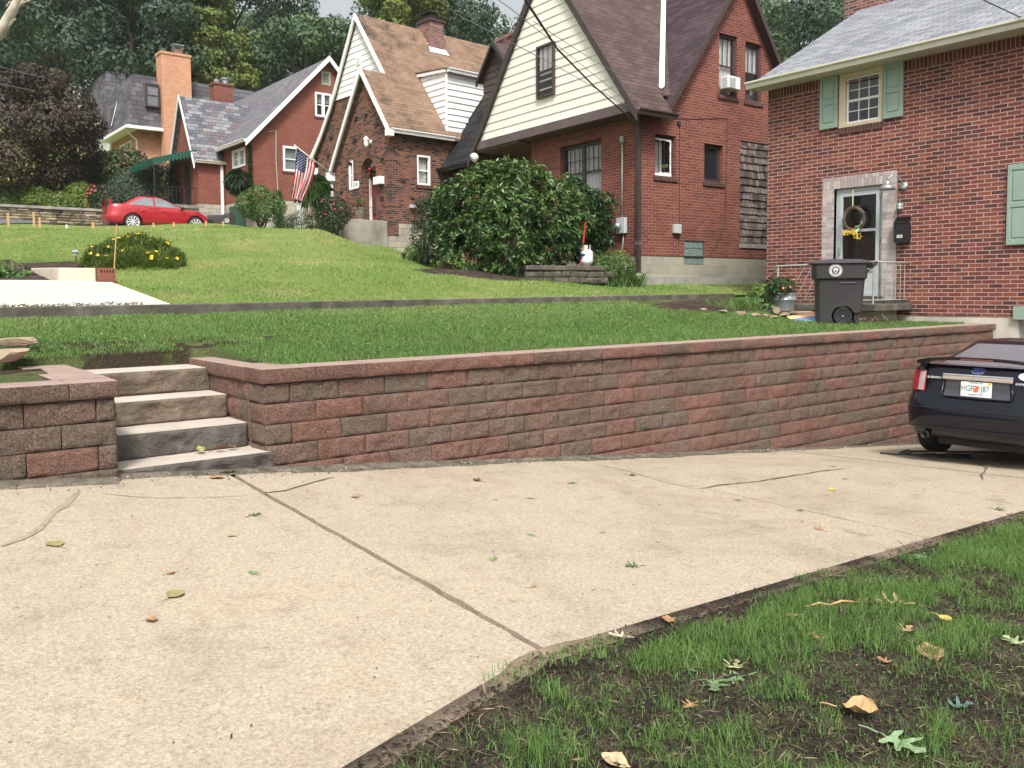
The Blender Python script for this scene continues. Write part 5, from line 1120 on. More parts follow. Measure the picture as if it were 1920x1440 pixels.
# ---- upper lawn
n = 330000; x = -3 + 17.6 * NR.random(n); y = 6.2 + 4.15 * NR.random(n); d = x * V0 + y * V1
keep = NR.random(n) < np.clip(8.5 / np.maximum(d, 1), 0, 1); x, y = x[keep], y[keep]
bald = bald_fn(x, y) * np.clip((fbm(x * 7, y * 9, 68, 3) - .36) / .12, .1, 1)
edgew = (y < wall_y(x) + np.where(x < 1.5, .17, .30)); steps_ = (x > .85) & (x < 2.62) & (y < 7.5); pier = (x > 2.4) & (x < 2.68) & (y < 7.95) | (x > 1.02) & (x < 1.42) & (y < 7.0)
bed = (x > 10.2) & (y > 9.0 - .0 * x) & (y > 9.55 - .42 * (x - 11.2)); bed = bed | ((x > 13.1) & (y > 7.9))
k = (NR.random(len(x)) < np.clip(1 - bald * .85, .15, 1)) & ~edgew & ~steps_ & ~pier & ~(bed & (x > 10.9)); x, y = x[k], y[k]
long_ = .75 + .7 * fbm(x * 2.2, y * 2.2, 63) + .35 * (y < 6.9)
far = np.clip((x * V0 + y * V1 - 6) / 8, 0, 1)
blades('lawn_grass', x, y, lawn_z(x, y) - .004, .042 * long_ * NR.uniform(.5, 1.3, len(x)), NR.uniform(.003, .0055, len(x)) * (1 + 1.1 * far), NR.uniform(.1, .9, len(x)), LM['grass'],
       np.clip(.33 + .34 * (fbm(x * .9, y * .9, 64) - .45) + .14 * np.clip(y - 8, 0, 2) + NR.normal(0, .14, len(x)) + .5 * (NR.random(len(x)) < .05), 0, 1), kind='stuff')
n = 14000; x = -2 + 15 * NR.random(n) ** 1.2; y = 6.5 + 3.7 * NR.random(n); g = fbm(x * 2, y * 2, 45); k = (g > .48) & (bald_fn(x, y) < .6) & ~((x < 2.62) & (y < 7.5) & (x > .85)); x, y = x[k], y[k]
a = NR.random(len(x)) * 2 * pi; leaves('lawn_weeds', np.stack([x, y, lawn_z(x, y) + .02 + .02 * NR.random(len(x))], 1), np.stack([np.cos(a), np.sin(a), .3 + NR.normal(0, .2, len(x))], 1), NR.uniform(.012, .028, len(x)), NR.uniform(.01, .022, len(x)), LM['bright'], None, .2 + NR.random(len(x)) * .7, fold=.25, kind='stuff')
n = 9000; x = -2 + 15 * NR.random(n) ** 1.2; y = 6.3 + 3.9 * NR.random(n); g = bald_fn(x, y) + .25 * (fbm(x * 1.3, y * 1.3, 52) > .5); k = (NR.random(n) < g + .12) & ~((x < 2.8) & (y < 7.6) & (x > .85)); x, y = x[k], y[k]
a = NR.random(len(x)) * 2 * pi; leaves('dead_grass', np.stack([x, y, lawn_z(x, y) + .012 + NR.random(len(x)) * .02], 1), np.stack([np.cos(a), np.sin(a), NR.normal(.1, .22, len(x))], 1), NR.uniform(.03, .08, len(x)), NR.uniform(.003, .006, len(x)), LM['straw'], None, .4 + .6 * NR.random(len(x)), fold=.2, kind='stuff')
# ---- hillside lawn
n = 260000; x = -6 + 24 * NR.random(n); y = CY_ + .15 + 14 * NR.random(n) ** 1.35; d = x * V0 + y * V1
r = x * V1 - y * V0; t = r / d
slab_ = (x < 3.28) & (y < 13.6) | (x < 3.3) & (y < 14.5) & (y >= 13.6)
k = (np.abs(t) < .75) & ~slab_ & (NR.random(n) < np.clip(11. / d, 0, 1)) & (y > CY_ + .18); x, y, d, t = x[k], y[k], d[k], t[k]
g = fbm(x * .5, y * .5, 71, 4)
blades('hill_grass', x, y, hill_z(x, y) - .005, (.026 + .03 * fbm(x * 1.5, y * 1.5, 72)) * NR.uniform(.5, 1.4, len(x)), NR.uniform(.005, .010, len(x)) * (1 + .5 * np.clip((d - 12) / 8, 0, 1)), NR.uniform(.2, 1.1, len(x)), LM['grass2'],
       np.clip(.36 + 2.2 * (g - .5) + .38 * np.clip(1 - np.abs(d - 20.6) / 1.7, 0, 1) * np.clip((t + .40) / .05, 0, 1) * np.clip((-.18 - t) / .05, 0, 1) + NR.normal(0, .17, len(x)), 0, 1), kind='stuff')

# ---- shrubs
def sph(lst):            # (u, v, d, r)
    return [(*at_d(u, v, d), r) for u, v, d, r in lst]
def shrub(name, label, cat, S, n, L, W, mat, whorl=0, flat=1., inner=.35, stems=True, up=.25, fl=None, group=None, tsp=.22, tb=.45):
    S = np.array(S, float); c = S[:, :3].mean(0); gz = ground_z(c[0], c[1]); base = Vector((c[0], c[1], min(gz, S[:, 2].min())))
    root = empty(name, label, cat, Matrix.Translation(base), group); B = np.array(base)
    P, D, cl = union_surface(S, n, flat, inner); ct = NR.normal(0, tsp * .5, len(S))[cl]
    if whorl:
        m_ = len(P); ax = unit(D * .9 + np.array((0, 0, .55)) + NR.normal(0, .35, (m_, 3)))
        e1 = unit(np.cross(ax, NR.normal(size=(m_, 3)))); e2 = np.cross(ax, e1); PP = []; DD = []; TT = []
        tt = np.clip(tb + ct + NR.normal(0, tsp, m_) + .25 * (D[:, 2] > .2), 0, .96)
        for k in range(whorl):
            a = 2 * pi * k / whorl + NR.random(m_) * .7; dr = e1 * np.cos(a)[:, None] + e2 * np.sin(a)[:, None] + ax * NR.uniform(.15, .8, m_)[:, None]
            PP.append(P); DD.append(dr); TT.append(tt + NR.normal(0, .07, m_))
        P, D, tt = np.concatenate(PP), np.concatenate(DD), np.concatenate(TT)
        tt = np.where(NR.random(len(tt)) < .0015, 1., np.clip(tt, 0, .95))
    else:
        tt = np.clip(tb + ct + NR.normal(0, tsp, len(P)), 0, 1); O_ = D.copy() if up < 1 else None; D = unit(D + NR.normal(0, .6, D.shape)) + np.array((0, 0, up))
    ok = P[:, 2] > gz - .05; O2_ = None if (whorl or O_ is None) else O_[ok]; P, D, tt = P[ok], D[ok], tt[ok]
    sc = NR.uniform(.65, 1.2, len(P))
    leaves('foliage', P - B, D, L * sc, W * sc, mat, root, tt, droop=.12 if whorl else .05, out=O2_)
    if stems:
        m = MB()
        for s_ in S[:14]:
            p1 = Vector(s_[:3]) - base; p0 = Vector((rnd.uniform(-.15, .15), rnd.uniform(-.15, .15), -.1)); mid = (p0 + p1) / 2 + Vector((rnd.uniform(-.1, .1), rnd.uniform(-.1, .1), .05))
            m.tube([p0, mid, p1], [.035, .025, .012], 6)
        m.build('stem', M['bark'], root, smooth=True)
    if fl:
        nf, size, fm, nm = fl; P, D, _ = union_surface(S, nf, flat, .02); m = MB()
        for p, d_ in zip(P, D):
            if p[2] < gz + .1 or (nm == 'top' and d_[2] < -.1): continue
            c_ = Vector(p) - base + Vector(d_) * .03; dd = (Vector(d_) + Vector((0, -.3, .5))).normalized(); e1 = dd.orthogonal().normalized(); e2 = dd.cross(e1)
            for q in range(6):
                a = q * pi / 3; r1 = (e1 * cos(a) + e2 * sin(a)) * size; r2 = (e1 * cos(a + .5) + e2 * sin(a + .5)) * size * .7; r3 = (e1 * cos(a - .5) + e2 * sin(a - .5)) * size * .7
                m.add([c_, c_ + r3, c_ + r1 + dd * size * .2, c_ + r2], [(0, 1, 2, 3)])
        m.build('flowers', fm, root, fixn=False)
    return root
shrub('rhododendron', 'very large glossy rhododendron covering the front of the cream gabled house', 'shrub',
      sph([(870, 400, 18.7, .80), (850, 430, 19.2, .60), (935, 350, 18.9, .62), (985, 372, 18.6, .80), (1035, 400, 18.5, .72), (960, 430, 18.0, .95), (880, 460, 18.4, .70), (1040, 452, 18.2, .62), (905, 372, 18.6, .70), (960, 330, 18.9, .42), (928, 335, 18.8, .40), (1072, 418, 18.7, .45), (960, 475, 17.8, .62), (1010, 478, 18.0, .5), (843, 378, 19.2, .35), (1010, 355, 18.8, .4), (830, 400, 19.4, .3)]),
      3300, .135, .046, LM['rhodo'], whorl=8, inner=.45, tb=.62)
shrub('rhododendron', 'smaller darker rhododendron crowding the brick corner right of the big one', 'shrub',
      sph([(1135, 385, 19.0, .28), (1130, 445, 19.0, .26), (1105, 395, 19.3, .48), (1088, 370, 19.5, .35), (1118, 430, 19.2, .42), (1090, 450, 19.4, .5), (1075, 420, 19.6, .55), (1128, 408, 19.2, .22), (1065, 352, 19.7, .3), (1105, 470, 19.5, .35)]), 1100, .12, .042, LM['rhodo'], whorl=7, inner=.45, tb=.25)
shrub('holly_shrub', 'dense dark holly shrub left of the rhododendron against the clinker brick cottage', 'shrub',
      sph([(797, 410, 20.2, .34), (792, 440, 20.2, .33), (808, 385, 20.4, .30), (815, 430, 20.0, .40), (805, 462, 20.0, .33), (790, 385, 20.5, .2)]), 4200, .055, .03, LM['shrub'], tb=.3)
shrub('azalea', 'broad leafed green shrub on bare stems before the green garage door', 'shrub',
      sph([(485, 370, 31, .5), (462, 380, 31, .42), (508, 378, 31, .42), (470, 392, 31, .38), (500, 395, 30.8, .42), (522, 388, 31, .3), (485, 405, 31, .3)]), 3400, .10, .05, LM['bright'], tb=.32)
shrub('boxwood', 'clipped rounded dark box bush beside the curved stone steps', 'shrub',
      sph([(565, 419, 25.6, .42), (545, 423, 25.8, .33), (588, 421, 25.6, .36), (565, 432, 25.4, .4), (533, 430, 26, .22), (602, 431, 25.4, .22)]), 8500, .035, .022, LM['shrub'], tb=.42)
shrub('rose_bush', 'dark loose bush with scattered crimson blossoms left of the cottage steps', 'shrub',
      sph([(618, 392, 24.9, .34), (632, 385, 24.9, .28), (606, 402, 24.9, .26), (640, 402, 24.7, .32), (625, 415, 24.6, .34), (612, 378, 25, .2)]), 4200, .06, .035, LM['shrub'], tb=.15, fl=(46, .034, M['red'], 'top'))
shrub('yew', 'huge dull green yew spreading behind the red car', 'shrub',
      sph([(255, 360, 42.5, 1.3), (295, 352, 43, 1.35), (225, 375, 42, 1.0), (320, 372, 42.5, 1.0), (275, 385, 42, 1.2), (205, 392, 41.8, .7), (335, 395, 42.4, .7), (270, 338, 43.2, .8)]), 22000, .13, .05, LM['yew'], tb=.5, tsp=.3)
shrub('maple_shrub', 'tall green shrub tipped with rusty leaves below the mansard roof', 'shrub',
      sph([(205, 325, 46, 1.2), (240, 318, 46, 1.1), (265, 330, 46, 1.0), (180, 345, 46, 1.2), (225, 350, 45.5, 1.3), (255, 305, 46.5, .6), (205, 302, 46.5, .5), (165, 325, 46, .9)]), 9000, .24, .13, LM['rust'], tb=.45, tsp=.28)
for i, (u, v, dd, lb) in enumerate([(20, 368, 42.5, 'yellow green spreading bush at the far left under the purple maple'), (72, 362, 42.5, 'golden green tiered bush right of the purple maple trunk'), (115, 378, 42.3, 'low yellow green bush in the middle above the stone wall'), (148, 362, 42.6, 'upright pointed yellow green bush next to the red blossoms'), (170, 385, 42.0, 'small bright lime bush closest to the rear of the red car')]):
    s_ = 1.0 if i != 4 else .6
    shrub('spreading_bush', lb, 'shrub', sph([(u, v, dd, .75 * s_), (u - 18, v + 10, dd, .6 * s_), (u + 18, v + 8, dd, .6 * s_), (u, v + 18, dd - .3, .8 * s_), (u + 5, v - 12, dd + .2, .45 * s_)]), 4200, .17, .07, LM['lime'], tb=.35 + .12 * (i == 4), flat=.7, group='yellow green bushes on the stone wall')
shrub('red_azalea', 'small patch of red blossom at the end of the stone wall', 'shrub', sph([(182, 362, 41.6, .42), (178, 372, 41.6, .35)]), 900, .1, .05, LM['shrub'], tb=.2, fl=(34, .07, M['red'], 'all'))
shrub('coreopsis', 'broad low mound of feathery plants with yellow daisies beside the pale path', 'flowers',
      sph([(190, 490, 14.6, .26), (225, 480, 14.8, .30), (260, 475, 15.0, .32), (295, 480, 15.0, .28), (325, 492, 14.8, .20), (210, 505, 14.3, .22), (250, 500, 14.4, .30), (290, 502, 14.4, .26), (170, 500, 14.5, .16), (315, 505, 14.4, .16)]), 12000, .10, .016, LM['lime'], tb=.25, up=1.2, stems=False, fl=(110, .034, M['yellow'], 'top'), inner=.3)
shrub('hydrangea', 'bright green leafy shrub at the left corner of the dark red brick house', 'shrub', sph([(1432, 560, 15.6, .26), (1452, 556, 15.5, .25), (1440, 575, 15.3, .28), (1422, 575, 15.3, .18), (1457, 572, 15.2, .2)]), 1500, .075, .045, LM['bright'], tb=.6, stems=False)
shrub('lime_perennial', 'small lime coloured plant behind the hydrangea by the brick corner', 'plant', sph([(1424, 547, 16.2, .2), (1414, 556, 16, .18), (1430, 558, 16, .2)]), 500, .08, .035, LM['lime'], tb=.5, stems=False)
shrub('potted_flowers', 'orange flowering plant standing in the galvanised tub', 'plant', sph([(1462, 540, 15.0, .2), (1452, 535, 15.0, .16), (1475, 538, 15.0, .17)]), 900, .07, .025, LM['shrub'], tb=.6, stems=False, fl=(22, .026, plain('petal_orange', (.70, .20, .04)), 'top'))
shrub('fern_patch', 'light ferny ground plants left of the holly shrub', 'plant', sph([(775, 472, 21, .22), (790, 478, 20.8, .22), (765, 483, 20.8, .16), (810, 482, 20.5, .2)]), 1200, .09, .03, LM['bright'], tb=.6, stems=False)
shrub('ground_shrub', 'mixed weedy green shrub behind the strap leaved plants at the red brick corner', 'plant', sph([(1145, 495, 18.3, .3), (1130, 505, 18.2, .25), (1160, 492, 18.4, .28), (1175, 500, 18.5, .22), (1122, 488, 18.6, .22)]), 1500, .09, .03, LM['bright'], tb=.4, stems=False)
def strap(name, label, cat, u, v, dd, n, rad, h, mat, tb=.5, w=.02, z=None):
    p = at_d(u, v, dd); gz = ground_z(p.x, p.y) if z is None else z
    root = empty(name, label, cat, Matrix.Translation((p.x, p.y, gz)))
    a = NR.random(n) * 2 * pi; r = rad * np.sqrt(NR.random(n)); blades('leaf', r * np.cos(a), r * np.sin(a), np.zeros(n) - .01, h * NR.uniform(.55, 1.15, n), np.full(n, w), NR.uniform(.3, 1.3, n), mat, np.clip(NR.normal(tb, .2, n), 0, 1), parent=root); return root
strap('daylily', 'strap leaved daylily clump around the white drain pipe', 'plant', 1180, 530, 18.6, 260, .35, .48, LM['bright'])
strap('daylily', 'small strap leaved clump left of the drain pipe plants', 'plant', 1150, 535, 18.2, 150, .25, .34, LM['bright'])
strap('bed_grass', 'fine leaved tuft at the left end of the flower bed', 'plant', 1350, 572, 14.9, 420, .42, .26, LM['grass'], w=.008)
strap('bed_grass', 'bushy green tuft in the middle of the flower bed', 'plant', 1385, 570, 15.2, 420, .40, .30, LM['grass'], w=.008, tb=.3)
strap('bed_grass', 'feathery green tuft nearest the lime plant in the flower bed', 'plant', 1412, 568, 15.6, 300, .30, .28, LM['grass'], w=.008, tb=.2)
strap('hosta', 'broad leaved hosta by the pale concrete slab at the left edge', 'plant', 8, 520, 12.9, 90, .30, .22, LM['bright'], w=.09)
strap('tall_weed', 'tuft of tall thin grass at the far left edge above the hosta', 'plant', 4, 505, 13.8, 60, .25, .35, LM['grass'], w=.01)

# ---- trees
def tree(name, label, base, h, cr, mat, nl, leaf, trunk_r=.25, kind='round', seed=0, lo=.3, group=None, bark=None, dens=1., tb=.45, tsp=.2, nclump=26):
    """base (x,y,z); h total height; cr crown radius"""
    rr = random.Random(seed * 7 + 3); root = empty(name, label, 'tree', Matrix.Translation(base), group)
    S = []; bark = bark or M['bark']
    for i in range(nclump):
        if kind == 'cone':
            t = rr.random() ** .8; z = h * (lo + (1 - lo) * t); rad = cr * (1 - t) ** .85 * rr.uniform(.45, 1.); a = rr.random() * 6.283
            S.append((rad * cos(a), rad * sin(a), z, cr * (.16 + .26 * (1 - t))))
        else:
            a = rr.random() * 6.283; el = rr.uniform(-.75, 1.); rad = cr * sqrt(max(0, 1 - el * el * .9)) * rr.uniform(.45, .95); zc = h * (lo + 1) / 2; hz = h * (1 - lo) / 2
            S.append((rad * cos(a), rad * sin(a), zc + hz * el * rr.uniform(.7, .98), cr * rr.uniform(.20, .36)))
    P, D, cl = union_surface(S, nl, .75 if kind != 'cone' else .55, .3); ct = np.array([rr.gauss(0, tsp * .7) for _ in S])[cl]
    D2 = unit(D * .8 + NR.normal(0, .55, D.shape)); sc = NR.uniform(.6, 1.3, len(P))
    leaves('crown', P, D2, leaf * sc, leaf * .7 * sc, mat, root, np.clip(tb + ct + NR.normal(0, tsp * .55, len(P)), 0, 1), fold=.1, droop=.1, out=D)
    m = MB(); top = Vector((0, 0, h * .8)); pts = [Vector((rr.uniform(-.1, .1) * h * .05 * k, rr.uniform(-.1, .1) * h * .05 * k, -.5 + (h * .8 + .5) * k / 6)) for k in range(7)]
    m.tube(pts, [trunk_r * (1.1 - .85 * k / 6) for k in range(7)], 8)
    for s_ in S[:12]:
        c = Vector(s_[:3]); z0 = max(h * lo * .6, min(c.z * .7, h * .7)); k = (z0 + .5) / (h * .8 + .5) * 6; p0 = pts[int(k)].lerp(pts[min(6, int(k) + 1)], k % 1)
        m.tube([p0, p0.lerp(c, .5) + Vector((0, 0, -.05 * h)) * .3, c], [trunk_r * .38, trunk_r * .25, trunk_r * .1], 6)
    m.build('trunk', bark, root, smooth=True); return root
def tb_(u, d): p = at_d(u, 400, d); return (p.x, p.y, ground_z(p.x, p.y) - .1)
# purple maple
pb = tb_(22, 43.2); root = empty('purple_maple', 'spreading dark purple leaved maple on forked trunk at the left edge', 'tree', Matrix.Translation(pb))
S = []
for (u, v, r) in [(30, 180, 1.5), (80, 170, 1.3), (130, 200, 1.3), (160, 235, 1.0), (100, 240, 1.8), (40, 250, 1.9), (-10, 220, 1.8), (-40, 290, 1.7), (20, 310, 1.7), (80, 300, 1.7), (130, 285, 1.4), (160, 280, .8), (110, 330, 1.0), (60, 335, 1.1), (0, 340, 1.1), (60, 145, .9), (105, 150, .7), (172, 250, .6), (-60, 340, 1.3), (-80, 250, 1.5), (140, 320, .8)]:
    p = at_d(u, v, 43.2 + rnd.uniform(-1.4, 1.2)); S.append((p.x - pb[0], p.y - pb[1], p.z - pb[2], r))
P, D, cl = union_surface(S, 30000, .8, .3); ct = NR.normal(0, .16, len(S))[cl]
leaves('crown', P, unit(D + NR.normal(0, .6, D.shape)), .17 * NR.uniform(.6, 1.3, len(P)), .12 * NR.uniform(.6, 1.3, len(P)), LM['purple'], root, np.clip(.45 + ct + NR.normal(0, .2, len(P)) + .2 * (D[:, 2] > .6), 0, 1), droop=.1, out=D)
m = MB(); q = lambda u, v: at_d(u, v, 43.2) - Vector(pb)
m.tube([q(30, 402), q(28, 372), q(20, 355), q(4, 345), q(-20, 335), q(-40, 300)], [.24, .2, .15, .12, .1, .06], 8); m.tube([q(28, 372), q(36, 350), q(46, 335), q(60, 300), q(90, 260)], [.2, .17, .14, .1, .05], 8)
m.tube([q(24, 360), q(24, 345), q(18, 325), q(20, 280)], [.12, .1, .08, .05], 8); m.tube([q(40, 345), q(66, 330), q(100, 310)], [.1, .08, .05], 8); m.build('trunk', M['bark'], root, smooth=True)
# wooded hillside: individual trees in three belts
specs = []
for i, u in enumerate(range(-130, 2060, 118)): specs.append((u + rnd.uniform(-30, 30), rnd.uniform(60, 66), rnd.uniform(13.5, 17), 4.8))
for i, u in enumerate(range(-180, 2120, 105)): specs.append((u + rnd.uniform(-30, 30), rnd.uniform(74, 82), rnd.uniform(14, 18.5), 5.4))
for i, u in enumerate(range(-150, 2100, 112)): specs.append((u + rnd.uniform(-30, 30), rnd.uniform(94, 106), rnd.uniform(12, 19), 6.2))
kinds = [('forest', 'dark green broad leaved'), ('forest2', 'mid green rounded'), ('forest3', 'blue green shaggy'), ('forest', 'deep green dense')]
for i, (u, d_, h, cr) in enumerate(specs):
    belt = 0 if d_ < 70 else 1 if d_ < 90 else 2
    b = tb_(u, d_)
    if belt == 0 and 330 < u < 500: continue
    if belt > 0 and (abs(u - 335) < 32 or abs(u - 618) < 46 or abs(u - 965) < 34): continue
    if belt == 0 and (abs(u - 618) < 62 or abs(u - 965) < 50): h *= .68
    km, kn = kinds[(i * 7 + i // 3) % 4]
    where = 'above the %s' % ('far left bushes' if u < 60 else 'purple maple' if u < 190 else 'mansard house' if u < 330 else 'grey roofed brick house' if u < 560 else 'clinker brick cottage' if u < 900 else 'cream gabled house' if u < 1430 else 'grey roofed house at right' if u < 1720 else 'far right roof ridge')
    tree('forest_tree', '%s tree %s, %s row' % (kn, where, ('front', 'middle', 'rear')[belt]), b, h, cr, LM[km], (8500, 7500, 6000)[belt], (.30, .34, .42)[belt], .3, 'round', i, lo=.12, group='trees on the wooded hill', nclump=30, tb=.42 + rnd.uniform(-.12, .12))
tree('golden_larch', 'tall pale yellow green conifer standing behind the orange chimney', tb_(402, 62), 16.5, 3.3, LM['larch'], 15000, .26, .25, 'cone', 5, lo=.1, tb=.5, nclump=60)
tree('golden_larch', 'shorter pale yellow green conifer right of the tall one', tb_(462, 60), 9.2, 2.0, LM['larch'], 6000, .24, .2, 'cone', 9, lo=.1, tb=.5, nclump=34)
tree('yellowing_tree', 'yellow leaved tree top peeking over the tan brown roof', tb_(770, 58), 19, 3.2, LM['larch'], 7500, .30, .25, 'round', 12, lo=.4, tb=.6)
# bare limb reaching in at the upper left
bl = empty('bare_limb', 'pale bare lichen covered branch reaching in at the upper left corner', 'branch')
m = MB(); q = lambda u, v, d=13.: at_d(u, v, d)
m.tube([q(-260, 420), q(-140, 200), q(-40, 85), q(0, 62), q(28, 12), q(60, -60), q(90, -200)], [.14, .12, .10, .085, .065, .05, .03], 10); m.tube([q(-140, 200), q(-30, 98), q(0, 66), q(22, 40), q(26, 22), q(45, 0), q(52, -40)], [.08, .04, .032, .030, .022, .018, .01], 8)
m.tube([q(26, 22), q(35, 8), q(55, 1), q(66, -6)], [.02, .014, .010, .006], 6); m.tube([q(22, 40), q(27, 38), q(30, 34)], [.015, .01, .004], 6); m.tube([q(12, 12), q(18, 4), q(26, 2)], [.012, .008, .003], 6); m.build('wood', M['barkp'], bl, smooth=True)
# ================================================================== cars
def paint(name, c, rough=.25, metal=.3, coat=1.):
    m, nt, b = newmat(name); b.inputs['Base Color'].default_value = (*c, 1); b.inputs['Metallic'].default_value = metal; b.inputs['Roughness'].default_value = rough
    b.inputs['Coat Weight'].default_value = coat; b.inputs['Specular IOR Level'].default_value = .35; b.inputs['Coat Roughness'].default_value = .03; return m
M['carglass'] = glassmat('car_glass', thr=0., rough=.02)
M['rubber'] = plain('tyre_rubber', (.018, .018, .018), .8); M['alloy'] = plain('alloy', (.62, .62, .64), .3, metal=.6); M['chrome'] = plain('chrome_strip', (.80, .80, .82), .12, metal=.9, var=.02)
M['tail'] = plain('tail_lens_red', (.45, .01, .015), .08, coat=1.); M['clear'] = plain('tail_lens_clear', (.50, .40, .40), .1, coat=1.); M['plastic'] = plain('black_plastic', (.012, .012, .013), .55)
def sedan(name, label, Mx, L, W, H, wb, fo, pm, wheelr=.325, deck=.99, hood=.80, cowl=.93, gh=(.62, 3.42, 1.28, 2.35), wheels=('l', 'r'), rimm=None, group=None, seg=96, rearglass=None, sideglass=None):
    """x: 0 rear .. L front; y left +; gh = greenhouse base rear/front x, roof rear/front x"""
    root = empty(name, label, 'car', Mx, group); hw0 = W / 2; zb = .245
    ks = [0, .05, .16, .34, .50, .56, .66, .80, .92, 1.0]
    xr = [.22, .09, .02, .0, .012, .05, .075, .075, .085, .13]; xfo = [.30, .12, .02, 0, .02, .05, .10, .18, .28, .42]; hwk = [.90, .955, .985, 1., .995, .99, .99, .975, .95, .90]
    def ztop(x): return float(np.interp(x, [0, .1, .55, gh[0] + .25, gh[1] - .05, gh[1] + .3, L - .35, L], [deck - .03, deck, deck, deck - .02, cowl, cowl - .03, hood - .03, hood - .17]))
    def out(k):
        a, b, h = np.interp(k, ks, xr), L - np.interp(k, ks, xfo), hw0 * np.interp(k, ks, hwk); return a, b, h
    def ring(k, s=1., n=6., cr=0.):
        a, b, h = out(min(k, 1.)); c, hx = (a + b) / 2, (b - a) / 2; P = []
        for i in range(seg):
            t = 2 * pi * i / seg; ct, st_ = cos(t), sin(t)
            x = c + s * hx * math.copysign(abs(ct) ** (2 / n), ct); y = s * h * math.copysign(abs(st_) ** (2 / n), st_)
            P.append((x, y, zb + (ztop(x) - zb) * k + cr * (1 - s * s)))
        return P
    m = MB(); rings = [ring(k) for k in ks] + [ring(1., s, cr=.035) for s in (.985, .95, .88, .7, .45, .2)]
    vs = [p for r in rings for p in r]; fs = [(j * seg + i, j * seg + (i + 1) % seg, (j + 1) * seg + (i + 1) % seg, (j + 1) * seg + i) for j in range(len(rings) - 1) for i in range(seg)]
    fs += [tuple(range(seg - 1, -1, -1)), tuple((len(rings) - 1) * seg + i for i in range(seg))]
    m.add(vs, fs); body = m.build('body', pm, root, smooth=True)
    ax = [L - fo - wb, L - fo]; cut = []
    for x in ax:
        for sd in (-1, 1):
            c = MB().lathe([(wheelr + .055, -.3), (wheelr + .055, .3)], 40, M=T(x, sd * (hw0 + .02), wheelr) @ Matrix.Rotation(pi / 2, 4, 'X')).build('cut', M['plastic']); c.matrix_world = Matrix(); cut.append(c)
    body.parent = None; frombmesh_bool(body, cut); body.parent = root; body.data.polygons.foreach_set('use_smooth', [True] * len(body.data.polygons))
    es = body.modifiers.new('split', 'EDGE_SPLIT'); es.split_angle = radians(38)
    # greenhouse
    b0, b1, t0, t1 = gh; hb, ht = hw0 * .89, hw0 * .66; zr0, zr1 = min(deck, cowl) - .05, H - .05; n = 5.
    def g(q): return b0 + (t0 - b0) * q, b1 + (t1 - b1) * q, hb + (ht - hb) * q, None
    def gz(x, q): return (ztop(x) - .03) * (1 - q) + zr1 * q
    def gring(q, s=1., cr=0.):
        a, b, h, _ = g(q); c, hx = (a + b) / 2, (b - a) / 2; P = []
        for i in range(seg):
            t = 2 * pi * i / seg; ct, st_ = cos(t), sin(t); x = c + s * hx * math.copysign(abs(ct) ** (2 / n), ct)
            P.append((x, s * h * math.copysign(abs(st_) ** (2 / n), st_), gz(x, q) + cr * (1 - s ** 2.5)))
        return P
    rings = [gring(q) for q in (0, .25, .5, .75, .93, 1.)] + [gring(1., s, .05) for s in (.975, .93, .8, .55, .2)]
    vs = [p for r in rings for p in r]; fs = [(j * seg + i, j * seg + (i + 1) % seg, (j + 1) * seg + (i + 1) % seg, (j + 1) * seg + i) for j in range(len(rings) - 1) for i in range(seg)]
    fs += [tuple((len(rings) - 1) * seg + i for i in range(seg))]
    MB().add(vs, fs).build('cabin', pm, root, smooth=True)
    def sp(x, q, sd, e=.007):
        a, b, h, _ = g(q); c, hx = (a + b) / 2, (b - a) / 2; f = max(0., 1 - abs((x - c) / hx) ** n) ** (1 / n); return (x, sd * (h * f + e), gz(x, q) + e * .4)
    def rp(y, q, end, e=.007):
        a, b, h, _ = g(q); c, hx = (a + b) / 2, (b - a) / 2; f = max(0., 1 - abs(y / h) ** n) ** (1 / n); x = c + end * (hx * f + e); return (x, y, gz(x, q) + e)
    def patch(fn, c4, nm, mat, nu=10, nv=6):
        p = c4; m = MB().grid(lambda a, b: fn(*[(p[0][i] * (1 - a) + p[1][i] * a) * (1 - b) + (p[3][i] * (1 - a) + p[2][i] * a) * b for i in (0, 1)]), nu, nv)
        return m.build(nm, mat, root, smooth=True)
    xm = (b0 + b1) / 2 - .08
    for sd in (-1, 1):
        f = lambda x, q, sd=sd: sp(x, q, sd)
        patch(f, [(b0 + .62, .12), (xm - .03, .12), (xm - .03, .88), (t0 + .20, .88)], 'side_window', sideglass or M['carglass'])
        patch(f, [(b0 + .36, .12), (b0 + .60, .12), (t0 + .18, .88), (t0 + .10, .80)], 'quarter_window', sideglass or M['carglass'], 4)
        patch(f, [(xm + .05, .12), (b1 - .42, .12), (t1 - .06, .88), (xm + .05, .88)], 'side_window', sideglass or M['carglass'])
        mr = MB(); mr.lathe([(0, .09), (.06, .07), (.085, 0), (.06, -.07), (0, -.09)], 14, M=T(b1 - .46, sd * (hw0 * .93 + .10), cowl + .06) @ Matrix.Rotation(pi / 2, 4, 'X') @ Matrix.Scale(.7, 4, (0, 1, 0))); mr.tube([(b1 - .46, sd * hw0 * .88, cowl + .02), (b1 - .46, sd * (hw0 * .93 + .06), cowl + .05)], .025, 6); mr.build('mirror', M['plastic'], root, smooth=True)
        for xx in ((b0 + .82), (xm + .22)): MB().tube([(xx, sd * (hw0 * .975 + .008), cowl - .13), (xx + .16, sd * (hw0 * .975 + .016), cowl - .13)], .014, 8).build('door_handle', pm, root, smooth=True)
    patch(lambda y, q: rp(y, q, -1), [(-hb * .72, .10), (hb * .72, .10), (hb * .56, .86), (-hb * .56, .86)], 'rear_window', rearglass or M['carglass'], 16)
